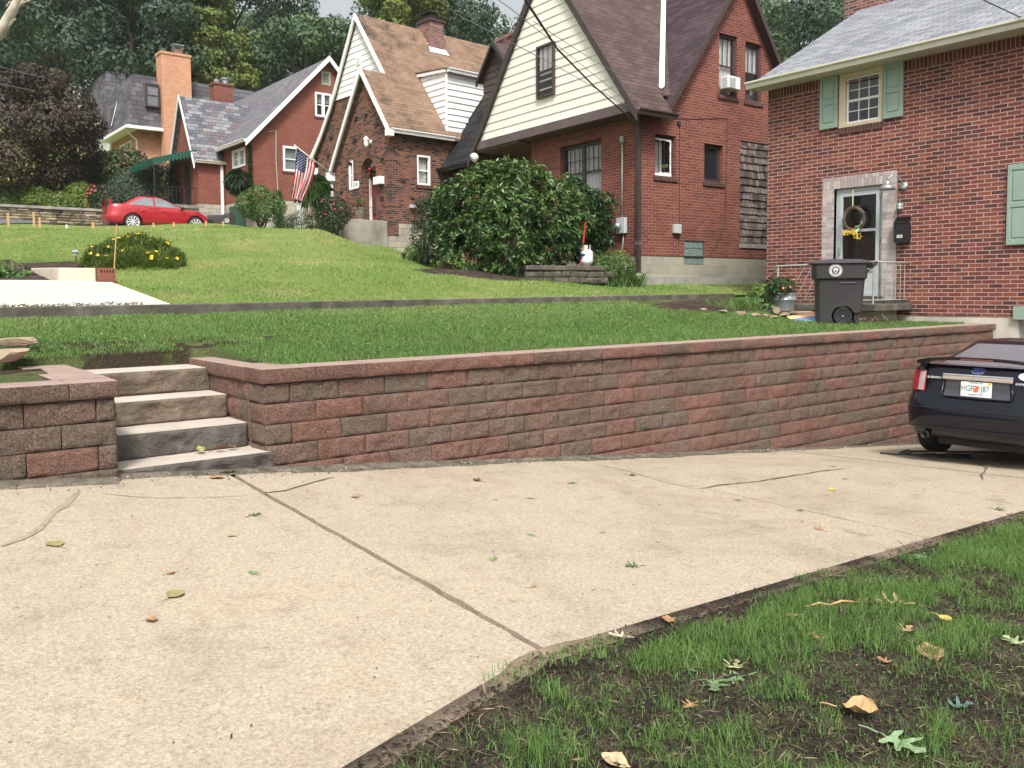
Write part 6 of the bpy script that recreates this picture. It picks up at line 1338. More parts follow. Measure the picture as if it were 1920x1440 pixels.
    patch(lambda y, q: rp(y, q, 1), [(-hb * .86, .08), (hb * .86, .08), (hb * .64, .92), (-hb * .64, .92)], 'windscreen', M['carglass'], 16)
    MB().box(.35, L - .35, -hw0 * .55, hw0 * .55, .17, .26).build('underbody', M['plastic'], root)
    rimm = rimm or M['alloy']
    for x in ax:
        for sd in (-1, 1):
            R = wheelr; Mw = T(x, sd * (hw0 - .115), R) @ Matrix.Rotation(-sd * pi / 2, 4, 'X')
            w_ = MB().lathe([(R * .74, -.1), (R * .93, -.10), (R, -.07), (R, .07), (R * .93, .10), (R * .78, .10), (R * .76, .06)], 40, M=Mw).build('wheel', M['rubber'], root, smooth=True)
            m = MB(); r = R * .77; m.lathe([(r * .86, .05), (r * .90, .088), (r, .095), (r, .03), (r * .86, .03)], 40, M=Mw)
            for k in range(10):
                a = k * 2 * pi / 10; Ms = Mw @ Matrix.Rotation(a, 4, 'Z'); m.slab([Ms @ Vector((.04, -.012, .085)), Ms @ Vector((r * .9, -.034, .08)), Ms @ Vector((r * .9, .026, .08)), Ms @ Vector((.04, .012, .085))], (Mw.to_3x3() @ Vector((0, 0, -.02))))
            m.lathe([(0, .095), (.045, .09), (.055, .07), (0, .06)], 16, M=Mw); m.build('rim', rimm, w_)
            MB().lathe([(0, .03), (r * .88, .03), (r * .88, .02), (0, .02)], 30, M=Mw).build('brake_disc', M['plastic'], w_)
    def rear(y, z, e=.0):        # point on the tail at height z
        k = (z - zb) / (ztop(.1) - zb); a, b, h = out(k); c, hx = (a + b) / 2, (b - a) / 2; f = max(0., 1 - abs(y / h) ** 6.) ** (1 / 6.)
        return (c - hx * f - e, y, z)
    return root, rear, out, ztop
# ---- dark sedan on the driveway
dark = paint('paint_midnight', (.005, .006, .012), .12, .0, .35)
Md = T(9.10, 3.79, -.228) @ Matrix.Rotation(.066, 4, 'Y')
car, rear, out_, zt_ = sedan('parked_car', 'midnight blue saloon seen from behind at the right edge of the driveway', Md, 4.5, 1.78, 1.38, 2.62, .93, dark, deck=1.04, gh=(.34, 3.35, 1.22, 2.3), rearglass=plain('rear_glass_painted_sky', (.17, .18, .21), .05, coat=1., var=.05))  # rear glass base lightened to paint in the white sky reflection
def rpatch(y0, y1, z0, z1, nm, mat, e=.006, th=.0, nu=12, nv=6, par=car, sh=None):
    f = (lambda a, b: rear(*(sh(a, b) if sh else (y0 + (y1 - y0) * a, z0 + (z1 - z0) * b)), e))
    return MB().grid(f, nu, nv).build(nm, mat, par, smooth=True)
for sd in (1, -1):
    def tl(a, b, sd=sd):
        y = .53 + .315 * (1 - (1 - a) ** 2); zt = .968 - .03 * a * a; zl = .745 + .03 * a; return (sd * y, zl + (zt - zl) * b)
    t_ = rpatch(0, 0, 0, 0, 'taillight', M['tail'], .012, sh=tl)
    rpatch(0, 0, 0, 0, 'reverse_lens', M['clear'], .016, par=t_, sh=lambda a, b, sd=sd: (sd * (.530 + .075 * a + .02 * (1 - b)), .755 + (.955 - .755) * b))
m = MB(); lp_ = [rear(y, .895, .022) for y in np.linspace(-.345, .345, 12)]; lq = [rear(y, .95, .018) for y in np.linspace(-.345, .345, 12)]
m.add(lp_ + lq + [(p[0] + .03, p[1], p[2] - .012) for p in lp_], [(i, i + 1, 12 + i + 1, 12 + i) for i in range(11)] + [(i, i + 1, 24 + i + 1, 24 + i) for i in range(11)]); m.build('chrome_strip', M['chrome'], car, smooth=True)
pan = rpatch(0, 0, 0, 0, 'plate_recess', plain('recess_grey', (.06, .06, .07), .35), .004, sh=lambda a, b: ((-.325 + .65 * a) * (1 - .06 * b), .715 + .18 * b))
m = MB(); m.tube([rear(-.335, .89, .003), rear(-.35, .735, .010), rear(-.33, .712, .012), rear(0, .707, .014), rear(.33, .712, .012), rear(.35, .735, .010), rear(.335, .89, .003)], .008, 6); m.build('recess_rim', dark, car, smooth=True)
px_ = rear(0, .80)[0] - .02
pl = MB().box(px_ - .003, px_, -.1525, .1525, .725, .877).build('licence_plate', M['white'], car, bevel=.012, seg=2)
def ptext(s, size, y, z, mat, par, e, nm='lettering', al='CENTER', sx=1.): return text(nm, s, size, Matrix.Translation((e, y, z)) @ Matrix.Rotation(-pi / 2, 4, 'Z') @ Matrix.Rotation(pi / 2, 4, 'X') @ Matrix.Scale(sx, 4, (1, 0, 0)), mat, par, .0008, al)
grn = plain('plate_green', (.02, .14, .12), .5)
ptext('HGP', .088, .085, .808, grn, pl, px_ - .0045, sx=.72); ptext('J87', .088, -.088, .808, grn, pl, px_ - .0045, sx=.72)
ptext('MYFLORIDA.COM', .017, .0, .868, grn, pl, px_ - .0045); ptext('SUNSHINE STATE', .019, 0, .748, grn, pl, px_ - .0045)
m = MB(); m.lathe([(0, .001), (.022, .001), (.022, 0), (0, 0)], 20, M=T(px_ - .0045, .008, .795) @ Matrix.Rotation(-pi / 2, 4, 'Y')); m.lathe([(0, .001), (.020, .001), (.02, 0), (0, 0)], 20, M=T(px_ - .0048, -.014, .822) @ Matrix.Rotation(-pi / 2, 4, 'Y')); m.build('orange_emblem', plain('plate_orange', (.75, .16, .06), .5), pl)
m = MB(); m.box(px_ - .0046, px_ - .0035, -.02, .0, .775, .80); m.box(px_ - .0046, px_ - .0035, .0, .02, .83, .842); m.build('emblem_leaf', grn, pl); MB().box(px_ - .0048, px_ - .0035, -.148, -.115, .855, .88).build('sticker', plain('sticker_yellow', (.75, .50, .08), .6), pl)
# oval star badge
def oval(nm, y, z, ry, rz, mat, e, par, n=28, r0=0.):
    P = [rear(y + ry * cos(2 * pi * i / n), z + rz * sin(2 * pi * i / n), e) for i in range(n)]; m = MB()
    if r0: P2 = [rear(y + ry * r0 * cos(2 * pi * i / n), z + rz * r0 * sin(2 * pi * i / n), e) for i in range(n)]; m.add(P + P2, [(i, (i + 1) % n, (i + 1) % n + n, i + n) for i in range(n)])
    else: m.add(P, [tuple(range(n))])
    return m.build(nm, mat, par)
bd = oval('badge', 0, .995, .068, .032, plain('badge_blue', (.02, .05, .25), .2), .008, car); oval('badge_rim', 0, .995, .071, .034, M['chrome'], .011, bd, r0=.88)
m = MB()
for (y, z, r) in ((.028, 1.0, .022), (-.006, .986, .012), (-.032, .984, .010), (-.014, 1.004, .010), (-.040, 1.002, .010), (.0, .978, .008)):
    P = [rear(y + (r if k % 2 == 0 else r * .35) * cos(k * pi / 4), z + (r if k % 2 == 0 else r * .35) * sin(k * pi / 4), .012) for k in range(8)]; m.add(P, [tuple(range(8))])
m.build('badge_stars', M['chrome'], bd)
ptext('SUBARU', .032, .437, .90, M['white'], car, rear(.40, .90)[0] - .014, sx=1.25); ptext('IMPREZA', .032, -.44, .885, M['white'], car, rear(.40, .885)[0] - .014, sx=1.15)
st_ = oval('oval_sticker', -.47, .965, .085, .042, M['white'], .008, car); ptext('41', .05, -.47, .965, M['greydoor'], st_, rear(.47, .965)[0] - .013)
# rear spoiler with brake light
m = MB(); ns = 16
def spx(a, b): y = -.64 + 1.28 * a; q = 1 - abs(2 * a - 1) ** 3; return (.03 + .10 * b + .05 * (1 - q) + .0, y, 1.075 + .055 * q - .012 * b + (.012 if b > .5 else 0))
rowt = [[spx(i / ns, b) for i in range(ns + 1)] for b in (0, 1)]; rowb = [[(p[0] + (.02 if b else .01), p[1], p[2] - .035) for p in rowt[b]] for b in (0, 1)]
vs = rowt[0] + rowt[1] + rowb[0] + rowb[1]; w_ = ns + 1
m.add(vs, [(i, i + 1, w_ + i + 1, w_ + i) for i in range(ns)] + [(2 * w_ + i, 2 * w_ + i + 1, 3 * w_ + i + 1, 3 * w_ + i) for i in range(ns)] + [(i, i + 1, 2 * w_ + i + 1, 2 * w_ + i) for i in range(ns)] + [(w_ + i, w_ + i + 1, 3 * w_ + i + 1, 3 * w_ + i) for i in range(ns)])
for sd in (-1, 1): m.box(.07, .16, sd * .56 - .03, sd * .56 + .03, 1.0, 1.08)
sp_ = m.build('spoiler', dark, car, smooth=False); MB().box(.022, .05, -.16, .16, 1.098, 1.116).build('brake_light', plain('brake_lens', (.16, .05, .05), .2), sp_)
# seams, bumper lines, exhaust, antenna
m = MB(); m.tube([rear(y, .575, .004) for y in np.linspace(-.86, .86, 24)], .006, 5); m.tube([rear(.64, z, .003) for z in np.linspace(.6, 1.02, 8)], .004, 5); m.tube([rear(-.64, z, .003) for z in np.linspace(.6, 1.02, 8)], .004, 5); m.build('panel_gap', M['plastic'], car)
m = MB(); m.tube([rear(y, .375 - .03 * (y / .8) ** 4, .002) for y in np.linspace(-.80, .80, 24)], .010, 6); m.build('bumper_crease', dark, car, smooth=True)
m = MB(); m.lathe([(.036, -.03), (.040, .08), (.034, .08), (.03, .02)], 20, M=T(.12, .50, .275) @ Matrix.Rotation(-pi / 2, 4, 'Y')); m.build('exhaust', M['plastic'], car, smooth=True)
m = MB(); m.tube([(1.45, -.12, 1.37), (1.40, -.12, 1.42), (1.36, -.12, 1.54)], [.018, .007, .004], 8); m.build('antenna', M['plastic'], car, smooth=True)

# ---- red saloon far up the hill
redp = paint('paint_red', (.42, .018, .028), .3, .25)
c0 = at_d(204, 425, 35.4); zc_ = 4.36
rc, rrear, _, _ = sedan('parked_car', 'red saloon with silver wheels and rear wing parked up the hill', T(c0.x, c0.y + .86, zc_), 4.5, 1.76, 1.50, 2.62, .92, redp, wheelr=.335, deck=1.08, hood=.76, cowl=.95, gh=(.45, 3.45, 1.25, 2.25), sideglass=plain('side_glass_painted_sky', (.16, .20, .22), .05, coat=1., var=.3, vs=2), rimm=plain('alloy_bright', (.78, .78, .78), .35, metal=.2))  # side glass colour paled in place of the bright sky mirrored there
m = MB(); m.slab([(.02, -.62, 1.20), (.02, .62, 1.20), (.26, .62, 1.26), (.26, -.62, 1.26)], (0, 0, .03)); m.box(.1, .2, -.63, -.60, 1.02, 1.23); m.box(.1, .2, .60, .63, 1.02, 1.23); m.build('rear_wing', redp, rc, bevel=.008)
for sd in (-1, 1):
    P = [rrear(sd * (.55 + .31 * a), .80 + .18 * b - .02 * a, .012) for b in (0, 1) for a in np.linspace(0, 1, 7)]; MB().add(P, [(i, i + 1, i + 8, i + 7) for i in range(6)]).build('taillight', M['tail'], rc)
    MB().lathe([(0, .03), (.05, .02), (.07, 0)], 12, M=T(4.5 - .28, sd * .66, .66)).build('headlight', M['clear'], rc, smooth=True)
p_ = rrear(0, .72); MB().box(p_[0] - .02, p_[0] - .005, -.15, .15, .50, .65).build('licence_plate', M['white'], rc)

# ================================================================== wheeled refuse bin
gbin = plain('bin_plastic', (.032, .030, .032), .5, var=.12, vs=6, bumps=(60, .15, .004)); glid = plain('bin_lid', (.06, .057, .068), .42, var=.08)
def rbx(x0, x1, y0, y1, z, r=.06, n=5):
    P = []
    for cx, cy, a0 in ((x1 - r, y1 - r, 0), (x0 + r, y1 - r, pi / 2), (x0 + r, y0 + r, pi), (x1 - r, y0 + r, 1.5 * pi)):
        for k in range(n + 1): a = a0 + pi / 2 * k / n; P.append((cx + r * cos(a), cy + r * sin(a), z))
    return P
def loft(m, rings, mi=0, cap=True):
    n = len(rings[0]); vs = [p for r in rings for p in r]
    fs = [(j * n + i, j * n + (i + 1) % n, (j + 1) * n + (i + 1) % n, (j + 1) * n + i) for j in range(len(rings) - 1) for i in range(n)]
    if cap: fs += [tuple(range(n - 1, -1, -1)), tuple((len(rings) - 1) * n + i for i in range(n))]
    m.add(vs, fs, mi)
def ring_text(s, r, c_, mat, par, size, mid, span, flip=False):
    for i, ch in enumerate(s):
        if ch == ' ': continue
        a = mid + (span * (.5 - (i + .5) / len(s)) if not flip else span * ((i + .5) / len(s) - .5))
        yield ch, a
def make_bin(Mx, label):
    b = empty('wheeled_bin', label, 'bin', Mx, 'dark grey wheeled bins')
    m = MB()   # x: front(-) .. handle side(+); -y side carries the emblem
    loft(m, [rbx(-.34, .30, -.27, .27, .0), rbx(-.345, .31, -.275, .275, .12), rbx(-.355, .345, -.285, .285, .66), rbx(-.36, .35, -.29, .29, .70), rbx(-.395, .375, -.325, .325, .725), rbx(-.41, .385, -.335, .335, .94), rbx(-.425, .395, -.345, .345, .955)])
    body = m.build('body', gbin, b, smooth=True)
    cut = [MB().lathe([(.165, -.5), (.165, .5)], 32, M=T(.03, 0, .135) @ Matrix.Rotation(pi / 2, 4, 'X')).build('c', gbin), MB().box(.03, .6, -.5, .5, -.1, .19).build('c', gbin)]
    body.parent = None; frombmesh_bool(body, cut); body.parent = b; body.data.polygons.foreach_set('use_smooth', [True] * len(body.data.polygons)); body.modifiers.new('s', 'EDGE_SPLIT').split_angle = radians(30)
    m = MB(); loft(m, [rbx(-.455, .43, -.365, .365, .957), rbx(-.455, .43, -.365, .365, .972), rbx(-.42, .40, -.33, .33, .995, .08), rbx(-.30, .30, -.22, .22, 1.02, .1), rbx(-.15, .15, -.1, .1, 1.03, .05)]); lid = m.build('lid', glid, b, smooth=True); lid.modifiers.new('s', 'EDGE_SPLIT').split_angle = radians(35)
    m = MB(); m.tube([(.43, -.22, .955), (.50, -.23, .965), (.52, -.20, .965), (.52, .20, .965), (.50, .23, .965), (.43, .22, .955)], .018, 8); m.tube([(.41, -.30, .94), (.48, -.31, .93), (.50, -.28, .93), (.50, .28, .93), (.48, .31, .93), (.41, .30, .94)], .017, 8); m.slab([(.36, -.05, .80), (.36, .05, .80), (.50, .05, .925), (.50, -.05, .925)], (0, 0, -.03)); m.build('handle', gbin, b, smooth=True)
    for sd in (-1, 1):
        Mw = T(.03, sd * .262, .135) @ Matrix.Rotation(-sd * pi / 2, 4, 'X')
        w_ = MB().lathe([(.05, -.03), (.125, -.03), (.135, -.02), (.135, .02), (.125, .03), (.115, .022)], 32, M=Mw).build('wheel', M['rubber'], b, smooth=True); m = MB()
        m.lathe([(0, .018), (.1145, .018), (.1145, .0), (0, .0)], 28, M=Mw)
        for k in range(8): Ms = Mw @ Matrix.Rotation(k * pi / 4, 4, 'Z'); m.slab([Ms @ Vector((.02, -.006, .026)), Ms @ Vector((.11, -.012, .026)), Ms @ Vector((.11, .012, .026)), Ms @ Vector((.02, .006, .026))], Mw.to_3x3() @ Vector((0, 0, -.01)))
        m.build('hub', M['plastic'], w_); MB().lathe([(0, .032), (.010, .03), (.010, .02), (0, .02)], 12, M=Mw).build('axle_cap', M['chrome'], w_)
    MB().box(-.02, .22, -.296, -.27, .635, .665).build('moulded_rib', gbin, body, bevel=.01)
    m = MB(); m.box(.22, .28, -.24, -.18, .0, .2); m.box(.22, .28, .18, .24, .0, .2); m.box(.20, .24, -.24, .24, .08, .2); m.build('foot', gbin, body)
    # round acorn emblem on the side
    ey = -.335; cx_, cz_ = -.09, .845; Mc = Matrix.Translation((cx_, ey, cz_)) @ Matrix.Rotation(pi / 2, 4, 'X')
    def disc(r1, r0, e, mat, par, nm): 
        n = 36; P = [Mc @ Vector((r1 * cos(2 * pi * i / n), r1 * sin(2 * pi * i / n), e)) for i in range(n)]
        if r0: Q = [Mc @ Vector((r0 * cos(2 * pi * i / n), r0 * sin(2 * pi * i / n), e)) for i in range(n)]; return MB().add(P + Q, [(i, (i + 1) % n, (i + 1) % n + n, i + n) for i in range(n)]).build(nm, mat, par)
        return MB().add(P, [tuple(range(n))]).build(nm, mat, par)
    wt = plain('emblem_white', (.66, .66, .66), .6); bk = M['plastic']
    em = disc(.098, 0, .006, wt, b, 'emblem'); disc(.093, .0895, .0085, bk, em, 'outer_ring'); disc(.058, .0, .0085, bk, em, 'inner_disc')
    m = MB(); m.add([Mc @ Vector(p) for p in [(-.034, .006, .011), (-.030, -.012, .011), (-.016, -.036, .011), (0, -.048, .011), (.016, -.036, .011), (.030, -.012, .011), (.034, .006, .011)]], [tuple(range(7))])
    m.add([Mc @ Vector((.042 * cos(pi * i / 10), .006 + .030 * sin(pi * i / 10), .012)) for i in range(11)], [tuple(range(11))]); m.add([Mc @ Vector(p) for p in [(-.004, .034, .012), (.004, .034, .012), (.006, .048, .012), (-.002, .048, .012)]], [(0, 1, 2, 3)]); m.build('acorn', wt, em)
    m = MB(); m.add([Mc @ Vector(p) for p in [(-.022, 0, .0125), (.022, 0, .0125), (.0, -.036, .0125)]], [(0, 1, 2)]); m.build('acorn_mark', bk, em)
    for (s, mid, span, fl) in (('BOROUGH OF OAKMONT', pi / 2, 3.5, False), ('PENNSYLVANIA', -pi / 2, 1.9, True)):
        cu = None; 
        for ch, a in ring_text(s, .074, None, bk, em, .022, mid, span, fl):
            Mt = Mc @ Matrix.Translation((.0745 * cos(a), .0745 * sin(a), .009)) @ Matrix.Rotation(a - pi / 2 if not fl else a + pi / 2, 4, 'Z')
            o = text('letter', ch, .022, Mt, bk, em, .0004)
    return b
pb_ = at_d(1571, 607, 13.50); va = math.atan2(pb_.y, pb_.x) - pi / 2
make_bin(T(pb_.x - .01, pb_.y - .02, float(lawn_z(pb_.x, pb_.y)) + .0, va + .10), 'dark grey wheeled bin with round acorn emblem standing on the lawn')
p2 = at_d(408, 424, 36.6); z2 = 4.33
make_bin(Matrix.Translation((p2.x - .35, p2.y, z2 + .31)) @ Matrix.Rotation(-.65, 4, 'Z') @ Matrix.Rotation(pi / 2, 4, 'Y') @ Matrix.Rotation(0, 4, 'Z'), 'dark grey bin lying on its side by the white downspout up the hill')
# ================================================================== smaller things
def thing1(mb, name, label, cat, mat, loc=(0, 0, 0), group=None, **kw):
    o = mb.build(name, mat, None, label=label, cat=cat, group=group, **kw); o.location = loc; return o
def rock(name, label, p, s, mat, seed, group=None, flat=.5, rz=0., cat='stone'):
    rr = random.Random(seed); import bmesh
    bm = bmesh.new(); bmesh.ops.create_icosphere(bm, subdivisions=3, radius=1.)
    pl_ = [(Vector((rr.gauss(0, 1), rr.gauss(0, 1), rr.gauss(0, .8))).normalized(), rr.uniform(.5, .78)) for _ in range(13)] + [(Vector((0.05, .03, 1)).normalized(), .55)]
    for v in bm.verts:
        for nn, dd in pl_:
            k = v.co.dot(nn)
            if k > dd: v.co -= nn * (k - dd)
        v.co *= 1 + .05 * (float(vnoise(v.co.x * 3 + seed, v.co.y * 3 + v.co.z * 2)) - .5)
    me = bpy.data.meshes.new(name); bm.to_mesh(me); bm.free(); me.materials.append(mat)
    me.transform(Matrix.Diagonal((s[0], s[1], s[2], 1))); o = bpy.data.objects.new(name, me); link(o, None, label, cat, group); o.matrix_world = T(*p, rz); return o
# ---- pale concrete path, step and what lines it
zs0 = lambda y: 1.49 + .112 * (y - 10.62)
m = MB(); m.slab([(-9, 10.62, zs0(10.62)), (3.25, 10.62, zs0(10.62)), (3.25, 13.62, zs0(13.62)), (-9, 13.62, zs0(13.62))], (0, 0, -.11)); m.build('path', M['concnew'], kind='structure', bevel=.012)
ps = empty('concrete_step', 'raised pale concrete step slab at the top of the path', 'step')
q = [on_z(84, 508, 2.0), on_z(190, 511, 2.0), on_z(135, 493, 2.02), on_z(28, 490, 2.02)]
y0s = 13.4; xl_, xr2 = at_d(84, 508, 12.9).x, 3.05
m = MB(); m.slab([(xl_, 13.45, 2.0), (xr2, 13.45, 2.0), (xr2, 15.6, 2.05), (xl_, 15.6, 2.05)], (0, 0, -.26)); m.build('slab', M['concnew'], ps, bevel=.012)
bx_ = empty('hollow_brick', 'red perforated brick at the foot of the yellow daisies', 'brick'); m = MB(); x0 = xr2 + .02
m.wall('y', 13.42, [(x0, 1.80), (x0 + .24, 1.80), (x0 + .24, 2.0), (x0, 2.0)], [(x0 + .035 + .04 * k, x0 + .06 + .04 * k, 1.93, 1.97) for k in range(5)], th=.09); m.build('body', plain('terracotta', (.20, .07, .05), .85), bx_)
m = MB(); m.box(x0 - .02, x0 + .26, 13.36, 13.6, 1.78, 1.81); m.build('base', plain('terracotta_dark', (.12, .05, .04), .9), bx_)
# white gravel strip
n = 2600; x = -6 + 8.9 * NR.random(n); y = 10.50 + .11 * NR.random(n); P = np.stack([x, y, np.full(n, 1.475) + .006 * x + NR.random(n) * .015], 1); D = unit(NR.normal(size=(n, 3)))
leaves('gravel', P, D, NR.uniform(.02, .045, n), NR.uniform(.02, .03, n), leafmat('gravel_white', [(0., (.32, .31, .28)), (1., (.72, .70, .66))], rough=.9, trans=0), None, NR.random(n), fold=.5, kind='stuff')
# mulch bed beside the path
xs = np.linspace(-6, xl_ - .02, 14); sheet('flower_bed', xs, np.linspace(13.3, 17.4, 12), lambda x, y: hill_z(x, y) + .05 * (fbm(x * 3, y * 3, 4)) + .02, M['soil'], kind='structure')
sheet('flower_bed', np.linspace(xl_, 3.4, 8), np.linspace(15.65, 16.6, 6), lambda x, y: hill_z(x, y) + .05, M['soil'], kind='structure')
def blob_sheet(name, cx, cy, rx, ry, fz, mat, seed, n=28, lift=.015, dome=.03, **kw):
    P = []; F_s = []; R = [0, .35, .7, .9, 1.]
    for j, r in enumerate(R):
        for i in range(n):
            a = 2 * pi * i / n; k = 1 + .5 * (float(fbm(cos(a) * 1.7 + seed, sin(a) * 1.7, 3, 3)) - .5); x, y = cx + rx * r * k * cos(a), cy + ry * r * k * sin(a)
            P.append((x, y, float(fz(x, y)) + lift * (1 - r ** 4) + dome * (1 - r * r) + .02 * float(vnoise(x * 8, y * 8, 3)) * (1 - r ** 3) - .005 * (r > .95)))
    for j in range(len(R) - 1):
        for i in range(n): F_s.append((j * n + i, j * n + (i + 1) % n, (j + 1) * n + (i + 1) % n, (j + 1) * n + i))
    return MB().add(P, F_s).build(name, mat, None, smooth=True, **kw)
blob_sheet('flower_bed', 12.6, 9.55, 2.1, .62, lawn_z, M['soil'], 3, kind='structure', lift=.04, dome=.05)
blob_sheet('flower_bed', 13.6, 8.6, .85, .75, lawn_z, M['soil'], 5, kind='structure', lift=.04, dome=.04)
blob_sheet('flower_bed', at_d(970, 520, 17.6).x, at_d(970, 520, 17.6).y + .5, 2.2, 1.1, hill_z, M['soil'], 13, kind='structure', lift=.04)
# border stones of the flower bed
for i, (u, v, dd, s, lb) in enumerate([(1317, 575, 14.0, .10, 'small tan border stone at the left end of the flower bed'), (1356, 580, 14.0, .13, 'rounded tan border stone second along the flower bed'), (1388, 582, 13.9, .15, 'tan border stone in the middle of the flower bed edge'), (1415, 582, 13.9, .13, 'pale border stone fourth along the flower bed'), (1435, 586, 13.8, .14, 'long flat pale border stone before the hydrangea'), (1449, 591, 13.7, .10, 'last small pale border stone by the lawn')]):
    p = on_z(u, v, 1.2 + .05); dd = p.x * V0 + p.y * V1; p = at_d(u, v, 14.3 - i * .08); rock('border_stone', lb, (p.x, p.y, float(lawn_z(p.x, p.y)) + .03), (s, s * .7, s * .45), M['stone'], 30 + i, 'border stones of the flower bed', rz=i)
p = at_d(1456, 575, 14.5); lg = empty('cut_log', 'short round cut log end facing out beside the galvanised tub', 'log', T(p.x, p.y, float(lawn_z(p.x, p.y)) + .10, va + .2))
MB().lathe([(.0, -.01), (.055, -.01), (.058, 0), (.060, .22), (0, .22)], 20, M=Matrix.Rotation(pi / 2, 4, 'X') @ T(0, 0, -.2)).build('wood', M['stone'], lg)
p = at_d(1471, 585, 14.2); rock('flat_stone', 'wedge shaped pink sandstone lying on the soil before the tub', (p.x, p.y, float(lawn_z(p.x, p.y)) + .06), (.20, .10, .07), M['stone'], 51, rz=.5)
p = at_d(1500, 578, 14.6); rock('flat_stone', 'long flat sandstone slab behind the rainbow board', (p.x, p.y, float(lawn_z(p.x, p.y)) + .08), (.35, .12, .045), M['stone'], 52, rz=-.5)
# galvanised tub
p = at_d(1470, 558, 15.1); tb0 = Vector((p.x, p.y, float(lawn_z(p.x, p.y)) + .03)); tub = empty('metal_tub', 'round galvanised metal tub planter in front of the railing', 'tub', Matrix.Translation(tb0))
tub.location = tb0; mt_ = plain('zinc', (.40, .43, .44), .45, metal=.5, var=.15)
m = MB(); m.lathe([(.17, 0), (.175, .02), (.20, .20), (.205, .205), (.205, .215), (.20, .22), (.215, .31), (.222, .32), (.215, .33), (.205, .32), (.19, .25), (0, .25)], 32); m.build('tub_wall', mt_, tub, smooth=True)
m = MB(); m.tube([(-.15, -.19, .27), (-.13, -.235, .24), (-.09, -.245, .24), (-.07, -.22, .27)], .006, 6); m.build('handle', mt_, tub); MB().lathe([(0, .26), (.19, .255), (0, .2)], 20).build('soil_fill', M['soil'], tub)
# rainbow painted board
p0, p1, p2_, p3 = at_d(1475, 598, 13.9), at_d(1530, 585, 14.0), at_d(1530, 600, 13.6), at_d(1500, 601, 13.6)
rb = empty('painted_board', 'board painted in rainbow stripes lying on the grass behind the wheeled bin', 'board'); cols = [(.85, .45, .25), (.85, .62, .30), (.25, .22, .55), (.15, .30, .75), (.20, .65, .35)]
A, B_ = Vector((p0.x, p0.y, float(lawn_z(p0.x, p0.y)) + .05)), Vector((p1.x + .35, p1.y - .15, 1.30)); dn = Vector((-.06, -.085, -.028))
for k, c in enumerate(cols):
    m = MB(); m.slab([A + dn * k * .7, B_ + dn * k, B_ + dn * (k + 1), A + dn * (k + 1) * .7], (0, 0, -.02)); m.build('stripe', plain('chalk_%d' % k, c, .8, var=.15, vs=12), rb)
# rubble heap under the stoop
for i, (u, v, s) in enumerate([(1622, 588, .09), (1632, 596, .07), (1612, 590, .06)]):
    p = at_d(u, v, 14.1); rock('rubble_stone', ['reddish broken stone between the bin and the stoop support', 'small pinkish stone low under the stoop edge', 'pale broken stone hard against the bin'][i], (p.x, p.y, float(lawn_z(p.x, p.y)) + .05), (s, s * .8, s * .7), M['stone'] if i != 0 else plain('rubble_red', (.22, .11, .09), .9), 70 + i)
tg = empty('twig_pile', 'heap of dry brown twigs and weeds at the corner of the stoop', 'twigs'); p = at_d(1650, 597, 13.9); P0 = np.array(p); P0[2] = float(lawn_z(p.x, p.y)); n = 340
P = P0 + NR.normal(0, 1, (n, 3)) * (.28, .28, .05); P[:, 2] = P0[2] + np.abs(NR.normal(0, .05, n)); leaves('twigs', P, unit(NR.normal(size=(n, 3)) + (0, 0, .3)), NR.uniform(.06, .2, n), np.full(n, .006), LM['straw'], tg, NR.random(n) * .7)
# big pale rocks at the left of the upper lawn
for i, (u, v, sx, lb) in enumerate([(18, 632, (.27, .17, .05), 'broad flat tan sandstone slab at the left edge of the upper lawn'), (10, 655, (.20, .15, .07), 'thick tan sandstone block below the flat slab at the left edge')]):
    p = at_d(u, v, 6.9 - .5 * i); rock('sandstone', lb, (p.x, p.y, float(lawn_z(p.x, p.y)) + .06 + .03 * (1 - i)), sx, M['stone'], 90 + i, rz=.3 * i)
# propane tank, shovel, low garden wall
p = at_d(1111, 512, 17.6); gw_z = ground_z(p.x, p.y)
lwl = empty('garden_wall', 'low dark mossy stone garden wall below the propane tank', 'garden wall')
a_, b_ = at_d(985, 520, 17.3), at_d(1135, 520, 18.0); dv = (b_ - a_); dv.z = 0; Lw = dv.length; dv.normalize(); nv = Vector((dv.y, -dv.x, 0)); R = Rocks(); rr = random.Random(2); zb_ = ground_z(a_.x, a_.y) - .08
for c in range(2):
    x = 0
    while x < Lw: l = rr.uniform(.2, .42); o_ = a_ + dv * x; R.box((o_.x, o_.y, zb_ + c * .13), tuple(dv), l - .015, tuple(nv), .12, .25, rr.random(), rr.randrange(999), amp=.02, nx=8, nz=5); x += l
R.build('stones', M['concdk'], lwl); m = MB(); o_ = a_ + nv * .04; e_ = a_ + dv * Lw + nv * .04; m.slab([(o_.x, o_.y, zb_ + .27), (e_.x, e_.y, zb_ + .27), tuple(Vector((e_.x, e_.y, zb_ + .27)) - nv * .4), tuple(Vector((o_.x, o_.y, zb_ + .27)) - nv * .4)], (0, 0, .10)); m.build('coping', M['concdk'], lwl, bevel=.02)
tpz = zb_ + .375; pt_ = b_ - dv * .38 - nv * .12; tk = empty('propane_tank', 'white propane cylinder with blue swoosh standing on the garden wall', 'gas cylinder', Matrix.Translation((pt_.x, pt_.y, tpz)) @ Matrix.Scale(.86, 4))
m = MB(); m.lathe([(.10, 0), (.11, .04), (.13, .045), (.152, .10), (.155, .13), (.155, .29), (.14, .35), (.09, .39), (.03, .40), (0, .40)], 32); m.lathe([(.154, .2), (.158, .205), (.158, .215), (.154, .22)], 32); m.build('body', M['white'], tk, smooth=True)
m = MB(); n = 24
